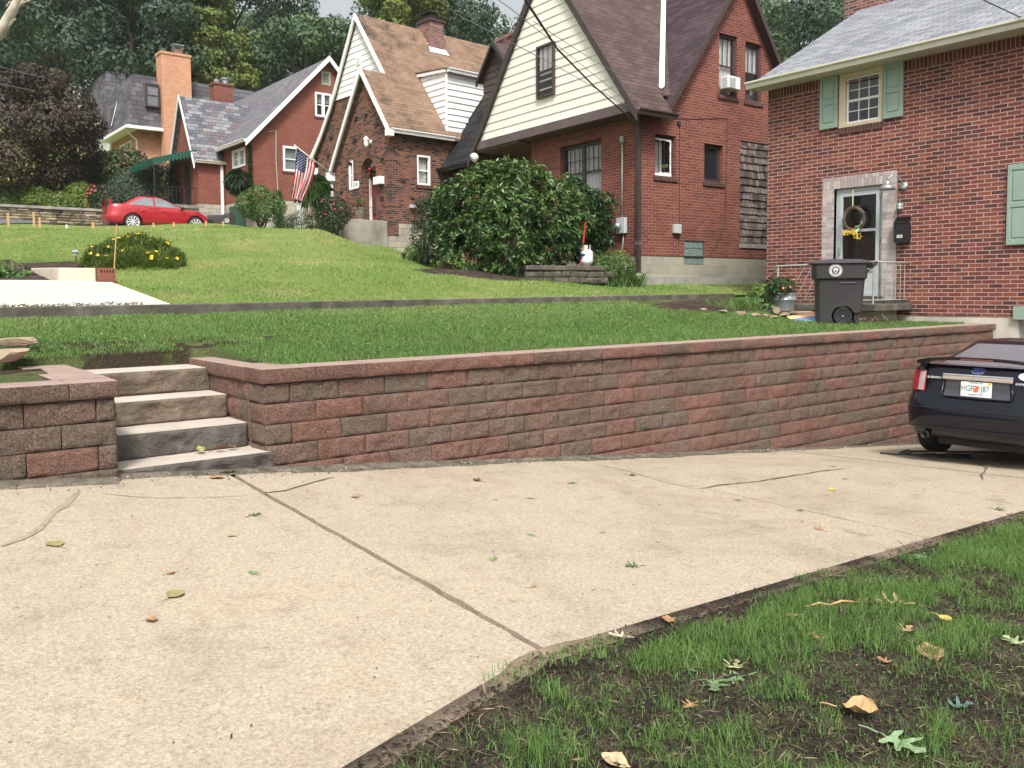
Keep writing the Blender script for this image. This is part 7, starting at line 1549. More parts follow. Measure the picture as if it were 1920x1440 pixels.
for k in range(n):
    a = 2 * pi * k / n; b2 = 2 * pi * (k + 1) / n
    if k % 8 in (0, 1): continue
    m.slab([(.10 * cos(a), .10 * sin(a), .39), (.10 * cos(b2), .10 * sin(b2), .39), (.10 * cos(b2), .10 * sin(b2), .50), (.10 * cos(a), .10 * sin(a), .50)], (-.004 * cos(a), -.004 * sin(a), 0))
m.build('collar', M['offwhite'], tk); MB().lathe([(0, .47), (.03, .46), (.03, .42), (.02, .4)], 12).build('valve', M['galv'], tk)
va2 = math.atan2(-pt_.y, -pt_.x); m = MB(); m.grid(lambda a, b: (.1565 * cos(va2 - 1.35 + .95 * a * (1 - .75 * b) if False else va2 - .15 - 1.15 * a), .1565 * sin(va2 - .15 - 1.15 * a), .285 - .19 * b * (.15 + .85 * a)), 12, 4); m.build('blue_swoosh', plain('decal_blue', (.02, .08, .22), .5), tk)
sh = empty('shovel', 'long shovel with red handle propped upright against the rhododendron', 'shovel'); q = lambda u, v, d=17.95: at_d(u, v, d)
MB().tube([q(1098, 416), q(1094, 450)], .022, 8).build('red_handle', plain('handle_red', (.45, .03, .03), .5), sh); MB().tube([q(1094, 450), q(1090, 478), q(1088, 498)], [.022, .018, .014], 8).build('shaft', plain('shaft_red', (.40, .06, .04), .6), sh)
m = MB(); a_, b_, c_, d__ = q(1083, 500), q(1093, 501), q(1092, 510), q(1082, 509); m.slab([a_, b_, c_, d__], (.02, .03, 0)); m.build('blade', M['galv'], sh)
# hillside driveway, stone wall
M['asphs'] = M['asphalt']
sheet('road', np.linspace(-22, 13.4, 60), np.linspace(37.4, 41.8, 14), lambda x, y: hill_z(x, y) + .035, M['asphalt'], kind='structure')
sw = empty('stone_wall', 'long low yellow grey rubble stone wall left of the red car', 'stone wall'); R = Rocks(); rr = random.Random(6); z0 = 4.3; A = (1., 0, 0)
for c in range(9):
    x = -14.
    while x < 10.1:
        l = rr.uniform(.18, .55); h = .12; R.box((x, 41.8 + rr.uniform(-.02, .02), z0 + c * h), A, l - .02, (0, -1., 0), h - .012, .3, rr.random(), rr.randrange(999), amp=.03, nx=4, nz=3); x += l
m_, nt_, b__ = newmat('rubble_stone'); at_ = N(nt_, 'ShaderNodeAttribute'); at_.attribute_name = 'tint'
nt_.links.new(mix(nt_, ramp(nt_, at_.outputs['Fac'], [(.0, (.10, .085, .06)), (.4, (.26, .21, .13)), (.8, (.38, .31, .20)), (1., (.09, .08, .07))]), ramp(nt_, noise(nt_, 3., 4), [(.35, (.4, .4, .4)), (.6, (1.1, 1.1, 1.1))]), .8, 'MULTIPLY'), b__.inputs['Base Color']); b__.inputs['Roughness'].default_value = .9
R.build('stones', m_, sw); MB().box(-14, 10.12, 41.72, 42.2, z0 + 9 * .12, z0 + 9 * .12 + .12).build('coping', M['conc'], sw, bevel=.02)
# wooden stakes
for i, (u, v0, v1, dd, lb) in enumerate([(14.6, 399, 421, 31.5, 'pale wooden stake at the far left of the asphalt drive'), (62.8, 398, 420, 31.5, 'pale wooden stake, farther of the pair left of the daisies'), (73.7, 407, 428, 30, 'pale wooden stake, nearer of the pair left of the daisies'), (174, 417, 431, 25.5, 'short wooden stake just behind the tail of the red car'), (287.8, 423.5, 433, 22.6, 'short wooden stake before the middle of the red car'), (326, 424.5, 434, 22.4, 'short wooden stake before the front door of the red car'), (386, 425, 434, 22.2, 'short wooden stake at the nose of the red car'), (418.5, 427, 435, 22.2, 'stubby wooden stake before the fallen dark bin'), (124.7, 424, 431, 24.5, 'tiny pale stake on the crest above the pale path')]):
    a, b = at_d(u, v0, dd), at_d(u, v1, dd); zg_ = ground_z(a.x, a.y); w_ = .035 if i < 4 else .024
    thing1(MB().slab([(-w_, -w_ / 2, 0), (w_ * .0 + w_, -w_ / 2, 0), (w_, w_ / 2, 0), (-w_, w_ / 2, 0)], (.0, 0, max(.15, a.z - zg_) + .1)), 'stake', lb, 'stake', M['stake'] if i != 8 else M['white'], (a.x, a.y, zg_ - .1), 'wooden stakes along the crest')
a, b = at_d(219, 420, 14.0), at_d(213, 524, 14.0); thing1(MB().tube([a, b], [.007, .012], 6), 'garden_cane', 'thin reddish cane rising out of the yellow daisies', 'cane', M['stake'])
# solar path lights
for i, (u, v, dd, lb) in enumerate([(142, 470, 15.3, 'grey solar light at the left end of the yellow daisies'), (757, 482, 20, 'small solar path light left of the holly shrub'), (797, 487, 19.5, 'small solar path light below the holly shrub')]):
    p = at_d(u, v, dd); gz_ = ground_z(p.x, p.y); h = (.20, .18, .15)[i]; r_ = empty('solar_light', lb, 'garden light', Matrix.Translation((p.x, p.y, gz_)), 'solar path lights')
    MB().tube([(0, 0, -.05), (0, 0, h - .08)], .010, 6).build('stem', M['black'], r_); MB().lathe([(.03, h - .08), (.035, h - .02), (.065, h - .02), (.06, h + .01), (0, h + .02)], 16).build('lamp_head', M['greydoor'] if i == 0 else M['black'], r_)
# stones near the holly
for i, (u, v, s, lb) in enumerate([(828, 476, .14, 'round brown stone under the left edge of the rhododendron'), (838, 478, .13, 'squat grey brown stone next to the round brown one'), (848, 487, .17, 'pale flat stone slab under the left edge of the rhododendron')]):
    p = at_d(u, v, 19.2); rock('stone', lb, (p.x, p.y, ground_z(p.x, p.y) + .06), (s, s * .8, s * (.9 if i < 2 else .45)), M['stone'] if i == 2 else plain('stone_brown', (.20, .13, .09), .9), 110 + i)
# urns with flowers
for i, (u, v, dd, lb) in enumerate([(655, 398, 24.9, 'left stone urn with spiky grass and dark red flowers'), (692, 396, 24.4, 'right stone urn with spiky grass before the arched door')]):
    p = FC.M.inverted() @ at_d(u, v, dd); ur = empty('urn', lb, 'urn', FC.M @ T(-.55 if i else -1.2, .85 if i else 2.3, 3.87 if i else 3.79), 'planted stone urns'); ut = mottle('urn_stone', [(.3, (.20, .18, .14)), (.7, (.36, .33, .27))], 6.)
    MB().lathe([(.12, 0), (.13, .03), (.07, .06), (.07, .09), (.15, .18), (.19, .30), (.20, .36), (.23, .38), (.23, .41), (.18, .41), (.17, .36), (0, .35)], 24).build('vase', ut, ur, smooth=True)
    n = 260; P = np.array((0, 0, .42)) + NR.normal(0, 1, (n, 3)) * (.14, .14, .07); leaves('foliage', P, unit(NR.normal(size=(n, 3)) + (0, 0, .3)), .07, .035, LM['shrub'], ur, np.clip(NR.normal(.5, .25, n), 0, 1))
    n = 26; a = NR.random(n) * 6.28; leaves('grass_spikes', np.tile((0, 0, .4), (n, 1)), np.stack([np.cos(a) * .5, np.sin(a) * .5, np.ones(n)], 1), NR.uniform(.3, .55, n), np.full(n, .022), LM['bright'], ur, NR.random(n), droop=.15)
    n = 60; P = np.array((0, 0, .46)) + NR.normal(0, 1, (n, 3)) * (.16, .16, .07); leaves('flowers', P, unit(NR.normal(size=(n, 3))), .05, .045, LM['redp'] if 'redp' in LM else LM.setdefault('redp', leafmat('red_petals', [(0., (.25, .01, .02)), (1., (.60, .05, .07))], trans=.1)), ur, NR.random(n))
# hanging fern in the cottage porch, door wreath, window basket
def ball(name, label, cat, p, r, n, L, W, mat, tb, kind=0, red=0, group=None):
    o = empty(name, label, cat, Matrix.Translation(p), group); D = unit(NR.normal(size=(n, 3))); P = D * (r * .55 * NR.random(n) ** .5)[:, None]
    leaves('foliage', P, D + np.array((0, 0, -.35 if kind else .1)), L * NR.uniform(.6, 1.2, n), W, mat, o, np.clip(NR.normal(tb, .22, n), 0, 1), droop=.55 if kind else .1)
    if red: leaves('flowers', unit(NR.normal(size=(red, 3))) * r * .8, unit(NR.normal(size=(red, 3))), .10, .08, LM['redp'], o, NR.random(red))
    return o
p = at_d(587, 348, 25.6); o = ball('hanging_fern', 'bushy green fern hanging beside the striped flag', 'fern', p, .42, 1500, .42, .03, LM['bright'], .3, 1); MB().tube([(0, 0, .1), (0, 0, .75)], .008, 6).build('hanger', M['black'], o)
wp = FC.M @ Vector((.20, 1.22, 5.45)); ball('door_wreath', 'leafy wreath with red berries on the arched red door', 'wreath', wp, .26, 420, .11, .04, LM['shrub'], .4, 0, 40)
p = at_d(446, 337, 37.4); ball('window_basket', 'dark trailing plant basket under the front window of the awning house', 'basket', p, .72, 3400, .26, .09, LM['shrub'], .12, 1, 0); 
iv = empty('ivy', 'narrow strip of ivy climbing the front corner of the awning house', 'ivy', FD.M); n = 1500; t = NR.random(n); z_ = 5.0 + 3.4 * t; P = np.stack([-.06 - .05 * NR.random(n), .02 + .13 * NR.normal(0, 1, n) * (.5 + .6 * (1 - t)), z_], 1); leaves('foliage', P, unit(NR.normal(size=(n, 3)) + (-.8, -.5, 0)), .09, .07, LM['shrub'], iv, np.clip(NR.normal(.6, .25, n), 0, 1))
iv = empty('ivy', 'short ragged ivy at the foot of the grey service pipe', 'ivy', FD.M); n = 900; t = NR.random(n) ** 1.5; xx = FD.S(521, 365)[0]; P = np.stack([xx + .14 * NR.normal(0, 1, n) * (1.3 - t), -.06 - .05 * NR.random(n), 4.4 + 1.9 * t], 1); leaves('foliage', P, unit(NR.normal(size=(n, 3)) + (0, -.8, 0)), .09, .07, LM['bright'], iv, np.clip(NR.normal(.2, .25, n), 0, 1))
# flag
fl = empty('flag', 'stars and stripes flag hanging from a slanted white pole on the cottage', 'flag')
P0, P1 = at_d(629, 331, 24.9), at_d(553, 273, 23.2); MB().tube([P0, P1], .016, 10).build('pole', M['white'], fl, smooth=True); MB().lathe([(0, -.03), (.028, -.015), (.028, .015), (0, .03)], 12, M=Matrix.Translation(P1)).build('finial', M['white'], fl, smooth=True)
dr_ = (P1 - P0).normalized(); hs = P1 - dr_ * .08; he = P1 - dr_ * .98
def fpt(a, b):       # a along the pole from tip, b down the fly
    top = hs.lerp(he, a); sag = .05 * sin(pi * a) * (1 - b) ** 2
    bl_ = Vector(at_d(547.5, 371, 23.5)); br = Vector(at_d(566, 377, 23.7)); bot = bl_.lerp(br, a); p = top.lerp(bot, b)
    bulge = .0 if b < .01 else sin(pi * b) * .0
    f = .07 * sin(a * 13 + b * 3) * b ** .8 + .03 * sin(a * 25 + 1) * b
    side = Vector((V0, V1, 0)); p = p + side * f + Vector((0, 0, -sag)); 
    if b > .1: p += Vector((-V1, V0, 0)) * (-.06 * sin(pi * min(1, b * 1.1))) * (a)
    return p
nu, nv = 52, 40; m = MB(); m.grid(fpt, nu, nv)
m.m = []
for j in range(nv):
    for i in range(nu):
        a, b = (i + .5) / nu, (j + .5) / nv; st2 = int(a * 13)
        m.m.append(2 if (a < 7 / 13 and b < .40) else (0 if st2 % 2 == 0 else 1))
cl = m.build('cloth', [plain('flag_red', (.50, .02, .05), .8), plain('flag_white', (.78, .76, .76), .8), plain('flag_blue', (.02, .035, .16), .8)], fl, smooth=True, fixn=False)
m = MB()
for i in range(9):
    for j in range(11):
        if (i + j) % 2: continue
        a, b = (i + 1) / 10 * 7 / 13, (j + 1) / 12 * .40; c_ = fpt(a, b); e1 = (fpt(a + .01, b) - fpt(a - .01, b)).normalized(); e2 = (fpt(a, b + .01) - fpt(a, b - .01)).normalized(); nn = e1.cross(e2).normalized()
        if nn.dot(-c_) < 0: nn = -nn
        P = [c_ + nn * .006 + (e1 * cos(k * pi / 5) + e2 * sin(k * pi / 5)) * (.021 if k % 2 == 0 else .009) for k in range(10)]; m.add(P, [tuple(range(10))])
m.build('stars', M['white'], cl, fixn=False)
# hose under the wheel
hz = lambda x, y: float(drive_z(x, y)) + .012
hp = [(9.55, 4.98), (9.62, 4.78), (9.74, 4.62), (9.95, 4.5), (10.2, 4.42), (10.3, 4.28), (10.12, 4.2), (9.8, 4.35), (9.62, 4.6), (9.75, 4.85), (10.1, 4.9), (10.5, 4.6), (10.9, 4.2), (11.4, 3.9)]
P = []
for i in range(len(hp) - 1):
    for k in range(5):
        t = k / 5; a, b = hp[i], hp[i + 1]; P.append((a[0] + (b[0] - a[0]) * t, a[1] + (b[1] - a[1]) * t, hz(a[0], a[1]) + .004 * (i % 3)))
thing1(MB().tube(P, .012, 6), 'garden_hose', 'dark green hose looped on the concrete by the rear wheel of the midnight car', 'hose', plain('hose_green', (.03, .04, .03), .5), smooth=True)
# ---- overhead cables
def cable(name, label, pts, r, mat, sag=0.):
    P = []
    for i in range(len(pts) - 1):
        for k in range(12): t = k / 12; p = Vector(pts[i]).lerp(Vector(pts[i + 1]), t); p.z -= sag * 4 * t * (1 - t); P.append(p)
    P.append(Vector(pts[-1])); return thing1(MB().tube(P, r, 6), name, label, 'cable', mat, smooth=True)
bc = FB.M @ Vector((-.12, -.16, 5.30)); bc2 = FB.M @ Vector((-.1, .1, 5.7))
cable('service_cable', 'thick black twisted service cable drooping across the cream gable', [at_d(880, -180, 7), at_d(985, 0, 10), at_d(1045, 92, 13.5), at_d(1110, 158, 16.5), bc], .016, M['wire'])
cable('overhead_wire', 'thin wire crossing low over the cream gable to the brick corner', [at_d(700, -90, 9), at_d(860, 29, 12), at_d(1040, 122, 15.5), at_d(1183, 203, 19)], .007, M['wiregrey'])
cable('overhead_wire', 'thin wire crossing high over the cream gable, upper of the pair', [at_d(850, -60, 9), at_d(953, 13, 12), at_d(1070, 105, 16), at_d(1176, 190, 19)], .006, M['wiregrey'])
cable('overhead_wire', 'thin wire passing over the plum roof toward the red side wall', [at_d(1000, 40, 13), at_d(1120, 118, 16), at_d(1230, 172, 19), at_d(1310, 186, 21), at_d(1438, 205, 23)], .006, M['wiregrey'])
cable('overhead_wire', 'upper wire over the purple maple to the mansard house', [at_d(-120, 90, 30), at_d(38, 136, 38), at_d(150, 160, 48.)], .018, M['wiregrey'])
cable('overhead_wire', 'lower wire over the purple maple to the mansard house', [at_d(-120, 130, 30), at_d(23, 162, 38), at_d(139, 186, 49)], .018, M['wiregrey'])
cable('overhead_wire', 'black wire crossing the grey roof at the upper right corner', [at_d(1780, -40, 10), at_d(1848, 2, 12), at_d(1925, 38, 13.2), at_d(2050, 95, 14)], .009, M['wire'])
# ---- cracks in the concrete: thin dirt filled sheets lying just above the slab
def crack(pts, w, label, z=.004, mat=None, jit=.02, nm='crack'):
    P = [on_z(u, v, 0) for u, v in pts]; Q = []
    for (u, v) in pts:
        z0 = 0
        for _ in range(6): p = on_z(u, v, z0); z0 = float(drive_z(p.x, p.y))
        Q.append(Vector((p.x, p.y)))
    L_, R_ = [], []; path = []
    for i in range(len(Q) - 1):
        n = max(3, int((Q[i + 1] - Q[i]).length / .05))
        for k in range(n): path.append((Q[i].lerp(Q[i + 1], k / n), (Q[i + 1] - Q[i]).normalized()))
    path.append((Q[-1], path[-1][1])); vs = []; n = len(path)
    for i, (p, d) in enumerate(path):
        pr = Vector((-d.y, d.x)); c = p + pr * jit * 2 * (float(fbm(p.x * 5, p.y * 5, 17, 4)) - .5); ww = w * (.35 + 1.2 * float(vnoise(p.x * 12, p.y * 12, 3))) * min(1, .3 + 6 * min(i, n - 1 - i) / n)
        for s in (-1, 1): q = c + pr * ww * s; vs.append((q.x, q.y, float(drive_z(q.x, q.y)) + z))
    m = MB().add(vs, [(2 * i, 2 * i + 1, 2 * i + 3, 2 * i + 2) for i in range(n - 1)]); return m.build(nm, mat or M['crack'], None, kind='structure')
M['crack'] = mottle('crack_dirt', [(.3, (.06, .05, .04)), (.7, (.16, .13, .10))], 20., bs=80)
M['crackd'] = mottle('joint_dirt_dark', [(.3, (.025, .02, .017)), (.7, (.07, .055, .045))], 20., bs=80)  # darker dirt colour for the slab joint and slab edge lines
M['crackl'] = mottle('crack_faint', [(.3, (.26, .21, .16)), (.7, (.36, .30, .24))], 20., bs=80)
crack([(485, 926), (530, 921), (575, 908), (625, 895)], .010, '')
crack([(1305, 918), (1345, 910), (1420, 903), (1480, 893), (1560, 881), (1600, 877)], .010, '')
crack([(0, 1025), (50, 1005), (90, 970), (130, 945), (145, 920)], .018, '', mat=M['crackl'], jit=.03)
crack([(180, 925), (300, 935), (380, 933), (470, 930)], .004, '', mat=M['crackl'])
crack([(1830, 868), (1850, 878), (1840, 890), (1842, 900)], .008, '')
crack([(440, 905), (520, 948), (600, 996), (700, 1050), (800, 1106), (900, 1162), (1008, 1220)], .012, '', z=-.03, mat=M['crackd'], jit=.006)
crack([(1000, 1232), (1150, 1188), (1300, 1147), (1450, 1103), (1600, 1060), (1750, 1017), (1918, 968)], .007, '', z=.006, mat=M['crackd'], jit=.012)
crack([(1100, 870), (1170, 882), (1230, 900), (1305, 917)], .004, '')
# dirt and moss line where slab meets the wall
def strip(name, xa, xb, mat, wmin, wmax, seed, zoff=.006, **kw):
    xs = np.arange(xa, xb, .06); vs = []
    for x in xs:
        yw = float(wall_y(x)) - (.13 if x < XL1 else 0) + .02 - (.012 * 8); w = wmin + (wmax - wmin) * float(fbm(x * 2.3, seed, seed, 4)) * (.45 if x < 2.6 else 1)
        vs += [(x, yw + .14, float(drive_z(x, yw)) + .035), (x, yw - w * .35, float(drive_z(x, yw)) + .02), (x, yw - w, float(drive_z(x, yw - w)) + zoff - .004)]
    n = len(xs); return MB().add(vs, [(3 * i + k, 3 * i + 3 + k, 3 * i + 4 + k, 3 * i + 1 + k) for i in range(n - 1) for k in (0, 1)]).build(name, mat, None, smooth=True, **kw)
strip('dirt_strip', -6, 14.5, mottle('wall_foot_dirt', [(.3, (.07, .06, .045)), (.55, (.16, .14, .11)), (.75, (.28, .24, .19))], 9., bs=60, bstr=1., bd=.02), .05, .22, 5, kind='structure')
strip('moss', 4.1, 7.2, mottle('moss', [(.3, (.03, .055, .015)), (.7, (.09, .12, .04))], 30., bs=90, bstr=1.), .0, .18, 11, zoff=.010, kind='stuff')
n = 1500; x = -2 + 14 * NR.random(n); y = wall_y(x) - .10 - .22 * NR.random(n) ** 2 - .13 * (x < XL1); leaves('gravel', np.stack([x, y, drive_z(x, y) + .012], 1), unit(NR.normal(size=(n, 3))), NR.uniform(.008, .025, n), NR.uniform(.006, .016, n), leafmat('grit', [(0., (.05, .045, .04)), (.6, (.2, .18, .15)), (1., (.5, .48, .44))], rough=.9, trans=0), None, NR.random(n), fold=.5, kind='stuff')
# soil edge along the near side of the slabs
xs = np.arange(-3, 11, .05); vs = []
for x in xs:
    y0 = edge_y(x); w = -.03 + .17 * max(0, float(fbm(x * 1.9, 4., 12, 4)) - .22) * (.5 + float(vnoise(x * 5, 2, 4))) + (.06 if x < 2.6 else 0) * float(vnoise(x * 2, 1., 3)); vs += [(x, y0 + w * .55, float(drive_z(x, y0)) + .003), (x, y0 + .02, float(drive_z(x, y0)) + .012), (x, y0 - .16, float(drive_z(x, y0)) - .012)]
n = len(xs); MB().add(vs, [(3 * i + k, 3 * i + 3 + k, 3 * i + 4 + k, 3 * i + 1 + k) for i in range(n - 1) for k in (0, 1)]).build('soil_edge', mottle('tan_dirt', [(.3, (.17, .125, .09)), (.6, (.27, .21, .155)), (.8, (.33, .27, .2))], 4., bs=60, bstr=.4, fine=(90, (.8, .8, .8), (1.1, 1.1, 1.1), .6)), None, smooth=True, kind='structure')
# ---- fallen leaves
def drop(u, v):
    z = .1
    for _ in range(8):
        p = on_z(u, v, z); z = float(drive_z(p.x, p.y)) + (.02 if p.y < edge_y(p.x) else 0.) if v > 845 else ground_z(p.x, max(p.y, 6.3))
    return p.x, p.y, z
OAK = [(0, 0), (.04, .16), (-.02, .22), (-.22, .20), (-.36, .30), (-.30, .34), (-.12, .34), (-.08, .42), (-.26, .56), (-.40, .70), (-.30, .70), (-.10, .60), (-.06, .72), (-.14, .90), (0, 1.0)]
OAK = OAK + [(-x + .03, y) for x, y in OAK[-2:0:-1]]
OV = [(0, 0), (-.05, .12), (-.24, .30), (-.33, .5), (-.27, .72), (-.12, .9), (0, 1.), (.12, .9), (.27, .72), (.33, .5), (.24, .30), (.05, .12)]
lcol = {}
def leafm(c):
    if c not in lcol: lcol[c] = mottle('leaf_%d' % len(lcol), [(.28, tuple(x * .35 for x in c)), (.42, tuple(x * .8 for x in c)), (.7, tuple(min(1, x * 1.1) for x in c))], 22., rough=.65, bs=60, bstr=.5, bd=.004)
    return lcol[c]
G1, G2, TAN, BRN, YEL, OLV = (.24, .36, .14), (.09, .15, .07), (.42, .25, .13), (.20, .11, .06), (.62, .50, .14), (.36, .33, .14)
def leaf(u, v, L, shape, c, label, curl=.25, rz=None, lift=.0, sx=1.):
    x, y, z = drop(u, v); rr = random.Random(int(u * 7 + v)); rz = rr.random() * 6.3 if rz is None else rz
    O = OAK if shape == 'oak' else OV; from_ = [Vector((px * sx, py - .5)) for px, py in O]
    tr = geometry.tessellate_polygon([[Vector((p.x, p.y, 0)) for p in from_]]); import bmesh
    bm = bmesh.new(); vv = [bm.verts.new((p.x, p.y, 0)) for p in from_]
    for t in tr:
        try: bm.faces.new([vv[i] for i in t])
        except ValueError: pass
    bmesh.ops.subdivide_edges(bm, edges=bm.edges, cuts=3, use_grid_fill=True)
    s = rr.uniform(.7, 1.3)
    for q in bm.verts: X, Y = q.co.x, q.co.y; q.co.z = .55 * curl * (X * X * 3.2 * s + (Y * Y) * 1.1 * (1 if rr.random() < 2 else 0)) + .03 * sin(X * 20) * curl
    me = bpy.data.meshes.new('leaf'); bm.to_mesh(me); bm.free(); L *= .86; me.transform(Matrix.Scale(L, 4)); me.materials.append(leafm(tuple(x * .85 for x in c)))
    o = bpy.data.objects.new('fallen_leaf', me); o.matrix_world = T(x, y, z + .004 + lift, rz, rr.uniform(-.12, .12), rr.uniform(-.12, .12)); link(o, None, label, 'leaf', 'fallen leaves')
    m = MB(); m.tube([(0, -.5 * L, 0), (.02 * L, -.72 * L, .02 * L), (.05 * L, -.88 * L, .01 * L)], .012 * L + .0008, 5); st2 = m.build('stalk', leafm(c), o)
LV = [(421, 888, .17, 'ov', OLV, 'big curled yellow green leaf standing at the foot of the stone steps', .9), (405, 897, .14, 'ov', TAN, 'dry tan leaf under the big curled leaf by the steps', .5), (478, 966, .11, 'oak', G2, 'dull green lobed leaf beside the slab joint near the steps', .15), (475, 1075, .08, 'oak', G1, 'small bright green lobed leaf in the middle of the left slab', .15),
      (328, 1117, .13, 'ov', OLV, 'pale brown papery leaf with a long stalk on the left slab', .4), (283, 1166, .07, 'ov', TAN, 'small crumpled orange brown leaf lowest on the left slab', 1.3), (103, 1021, .15, 'ov', OLV, 'flat weathered grey brown leaf at the left of the slab', .15), (434, 1006, .07, 'oak', OLV, 'tiny yellowish leaf above the papery brown one', .2),
      (320, 1076, .06, 'ov', TAN, 'narrow tan leaf scrap above the papery leaf', .5), (665, 933, .08, 'ov', TAN, 'curled tan leaf nearest the wall left of centre', .8), (930, 938, .05, 'oak', TAN, 'tiny tan leaf scrap at the centre of the driveway', .5), (993, 935, .07, 'oak', G1, 'pale green lobed leaf at the centre near the wall', .2),
      (995, 1004, .07, 'oak', G1, 'pale green leaf in the middle of the centre slab', .2), (1130, 999, .06, 'oak', G1, 'small light green leaf right of centre', .2), (923, 1050, .09, 'oak', G1, 'light green star shaped leaf in the lower centre slab', .15), (1186, 1063, .10, 'oak', G2, 'dark curled leaf in the lower part of the centre slab', .6),
      (1000, 1101, .05, 'ov', TAN, 'tiny tan scrap in the lower centre slab', .3), (1072, 907, .10, 'oak', G2, 'dark green leaf near the wall above centre', .3), (895, 902, .10, 'ov', BRN, 'reddish brown curled leaf near the wall', .8), (1185, 892, .09, 'ov', BRN, 'brown leaf caught in the thin crack near the wall', .6),
      (1383, 938, .09, 'oak', G1, 'pale green leaf lying on the far slab joint', .2), (1500, 958, .08, 'oak', G2, 'green leaf on the joint left of the yellow leaf', .2), (1560, 918, .11, 'ov', YEL, 'bright yellow leaf on the far slab', .2), (1585, 898, .09, 'oak', G1, 'pale green leaf above the yellow one', .2),
      (1563, 876, .08, 'oak', G2, 'dark green leaf farthest up the slab', .3), (1535, 993, .10, 'oak', TAN, 'tan twisted leaf on the right slab', .5), (1875, 956, .12, 'oak', G2, 'dark green upright leaf at the right edge of the slab', .5), (1735, 858, .08, 'ov', BRN, 'brown leaf near the rear wheel', .5),
      (1253, 1165, .10, 'ov', TAN, 'tan leaf standing on the edge of the grass', .8), (1158, 1193, .09, 'oak', (.60, .52, .40), 'pale cream lobed leaf on the edge of the grass', .4), (1610, 1338, .17, 'ov', (.62, .40, .20), 'big rolled cream and orange leaf upright in the near grass', 1.5), (1690, 1395, .20, 'oak', (.30, .44, .24), 'large pale green lobed leaf in the lower right grass', .2),
      (1296, 1252, .15, 'oak', (.21, .30, .15), 'grey green lobed leaf on the dark soil at left', .2), (1340, 1285, .17, 'oak', (.19, .28, .14), 'blue green lobed leaf lowest of the cluster on the soil', .15), (1375, 1275, .13, 'oak', (.19, .28, .14), 'blue green lobed leaf at the right of the cluster', .2), (1375, 1250, .13, 'oak', (.45, .46, .24), 'yellowish twisted lobed leaf above the cluster', .5),
      (1745, 1228, .19, 'ov', (.50, .32, .18), 'large folded tan leaf with a stalk in the grass', .6), (1700, 1183, .12, 'oak', (.55, .36, .22), 'curled pinkish tan leaf above the folded one', .6), (1772, 1160, .09, 'ov', YEL, 'small yellow leaf in the grass', .3), (1668, 1133, .15, 'oak', (.52, .36, .22), 'crumpled straw coloured leaf heap piece', .9), (1625, 1130, .12, 'oak', (.45, .28, .18), 'reddish tan leaf left of the straw coloured one', .7),
      (1725, 1045, .12, 'oak', (.38, .50, .36), 'pale mint green maple leaf in the upper grass', .15), (1632, 1092, .08, 'oak', (.42, .25, .20), 'pinkish leaf beside the slab edge', .4), (1900, 1203, .13, 'oak', (.38, .48, .24), 'light green star shaped leaf at the right edge', .2), (1800, 1325, .12, 'oak', (.12, .20, .16), 'dark blue green leaf low at the right', .5),
      (1658, 1240, .08, 'oak', TAN, 'small orange tan leaf in the thick grass', .3), (1485, 1155, .08, 'ov', TAN, 'rounded tan leaf in the soil left of the twig', .3), (1530, 1195, .09, 'oak', TAN, 'small tan leaf below the twig', .4), (1155, 1432, .12, 'ov', (.62, .45, .28), 'tan leaf cut by the bottom edge of the picture', .6), (1293, 1325, .08, 'oak', TAN, 'small brown leaf low in the left soil', .4),
      (410, 836, .0, '', 0, '', 0)]
for e in LV[:-1]: leaf(*e)
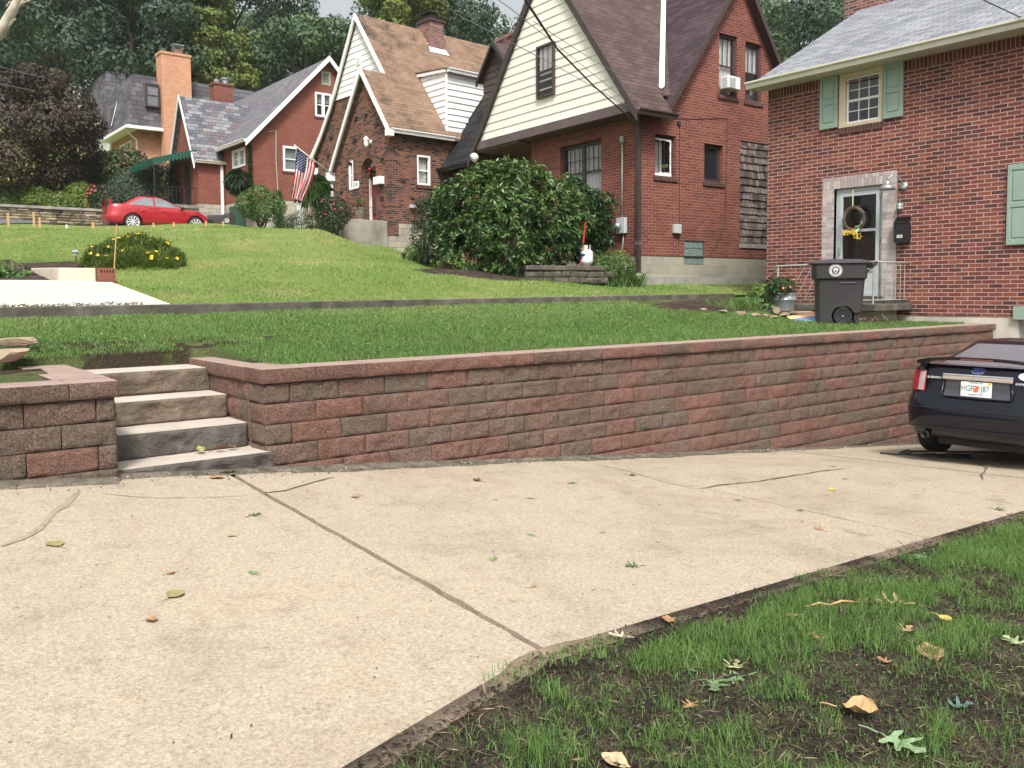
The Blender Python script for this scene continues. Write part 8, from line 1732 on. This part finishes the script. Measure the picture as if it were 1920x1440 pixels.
# leaves on the lowest tread
for i, (x, lb, c) in enumerate([(2.05, 'dry curled leaf heaped left on the lowest step', OLV), (2.25, 'dry brown leaf heaped right on the lowest step', TAN), (2.15, 'dry leaf in the middle of the heap on the lowest step', BRN)]):
    leaf(400 + i, 870, .11, 'ov', c, lb, 1.1); o = bpy.context.scene.objects[-1]
for o in list(col.objects):
    if o.get('label', '').endswith('on the lowest step'):
        k = 0 if 'left' in o['label'] else 1 if 'right' in o['label'] else 2; o.matrix_world = T((2.06, 2.28, 2.18)[k], 6.17 - .02 * k, .475, k * 2., .3, -.2)
n = 900; x = -1.5 + 12 * NR.random(n); y = 2.5 + 3.2 * NR.random(n) ** 1.3; P = np.stack([x, y, drive_z(x, y) + .005], 1); leaves('debris', P, unit(NR.normal(size=(n, 3)) * (1, 1, .3)), NR.gamma(2., .0045, n) + .003, NR.uniform(.002, .006, n), LM['mulch'], None, NR.random(n), fold=.4, kind='stuff')
# dead stick in the near soil
x, y, z = drop(1560, 1140); thing1(MB().tube([(-.13, .06, .02), (-.06, .03, .03), (-.02, .0, .02), (.05, -.02, .028), (.13, -.06, .015)], [.003, .006, .004, .006, .002], 6), 'stick', 'tan curled strip of bark lying on the dark soil', 'stick', M['stake'], (x, y, z), smooth=True)
# small weeds at the slab edge
for i, (u, v, n_, lb) in enumerate([(1505, 1085, 60, 'tiny bright weed on the slab edge, left of two'), (1545, 1073, 50, 'tiny bright weed on the slab edge, right of two'), (1100, 1222, 260, 'small tuft of grass at the corner of the slab joint'), (985, 1255, 150, 'small tuft of grass below the slab joint')]):
    x, y, z = drop(u, v); w_ = empty('weed_tuft', lb, 'grass tuft', Matrix.Translation((x, y, z))); a = NR.random(n_) * 6.28; r_ = .09 * np.sqrt(NR.random(n_)) * (1.3 if i > 1 else .5); blades('leaf', r_ * np.cos(a) * 1.6, r_ * np.sin(a) * .7, np.zeros(n_) - .005, np.full(n_, .045) * NR.uniform(.5, 1.2, n_), np.full(n_, .003), NR.uniform(.2, 1., n_), LM['grass'] if i > 1 else LM['bright'], np.clip(NR.normal(.5, .2, n_), 0, 1), parent=w_)
# thin summer haze between the houses and the wooded hill
hm = bpy.data.materials.new('haze'); hm.use_nodes = True; nt = hm.node_tree; nt.nodes.remove(nt.nodes['Principled BSDF'])
pv = nt.nodes.new('ShaderNodeVolumePrincipled'); pv.inputs['Color'].default_value = (.92, .96, 1., 1); pv.inputs['Density'].default_value = .00028; pv.inputs['Anisotropy'].default_value = .2
nt.links.new(pv.outputs[0], nt.nodes['Material Output'].inputs['Volume'])
MB().box(-290, 330, -90, 240, -14, 75).build('haze', hm, kind='stuff')
scene.cycles.volume_bounces = 1
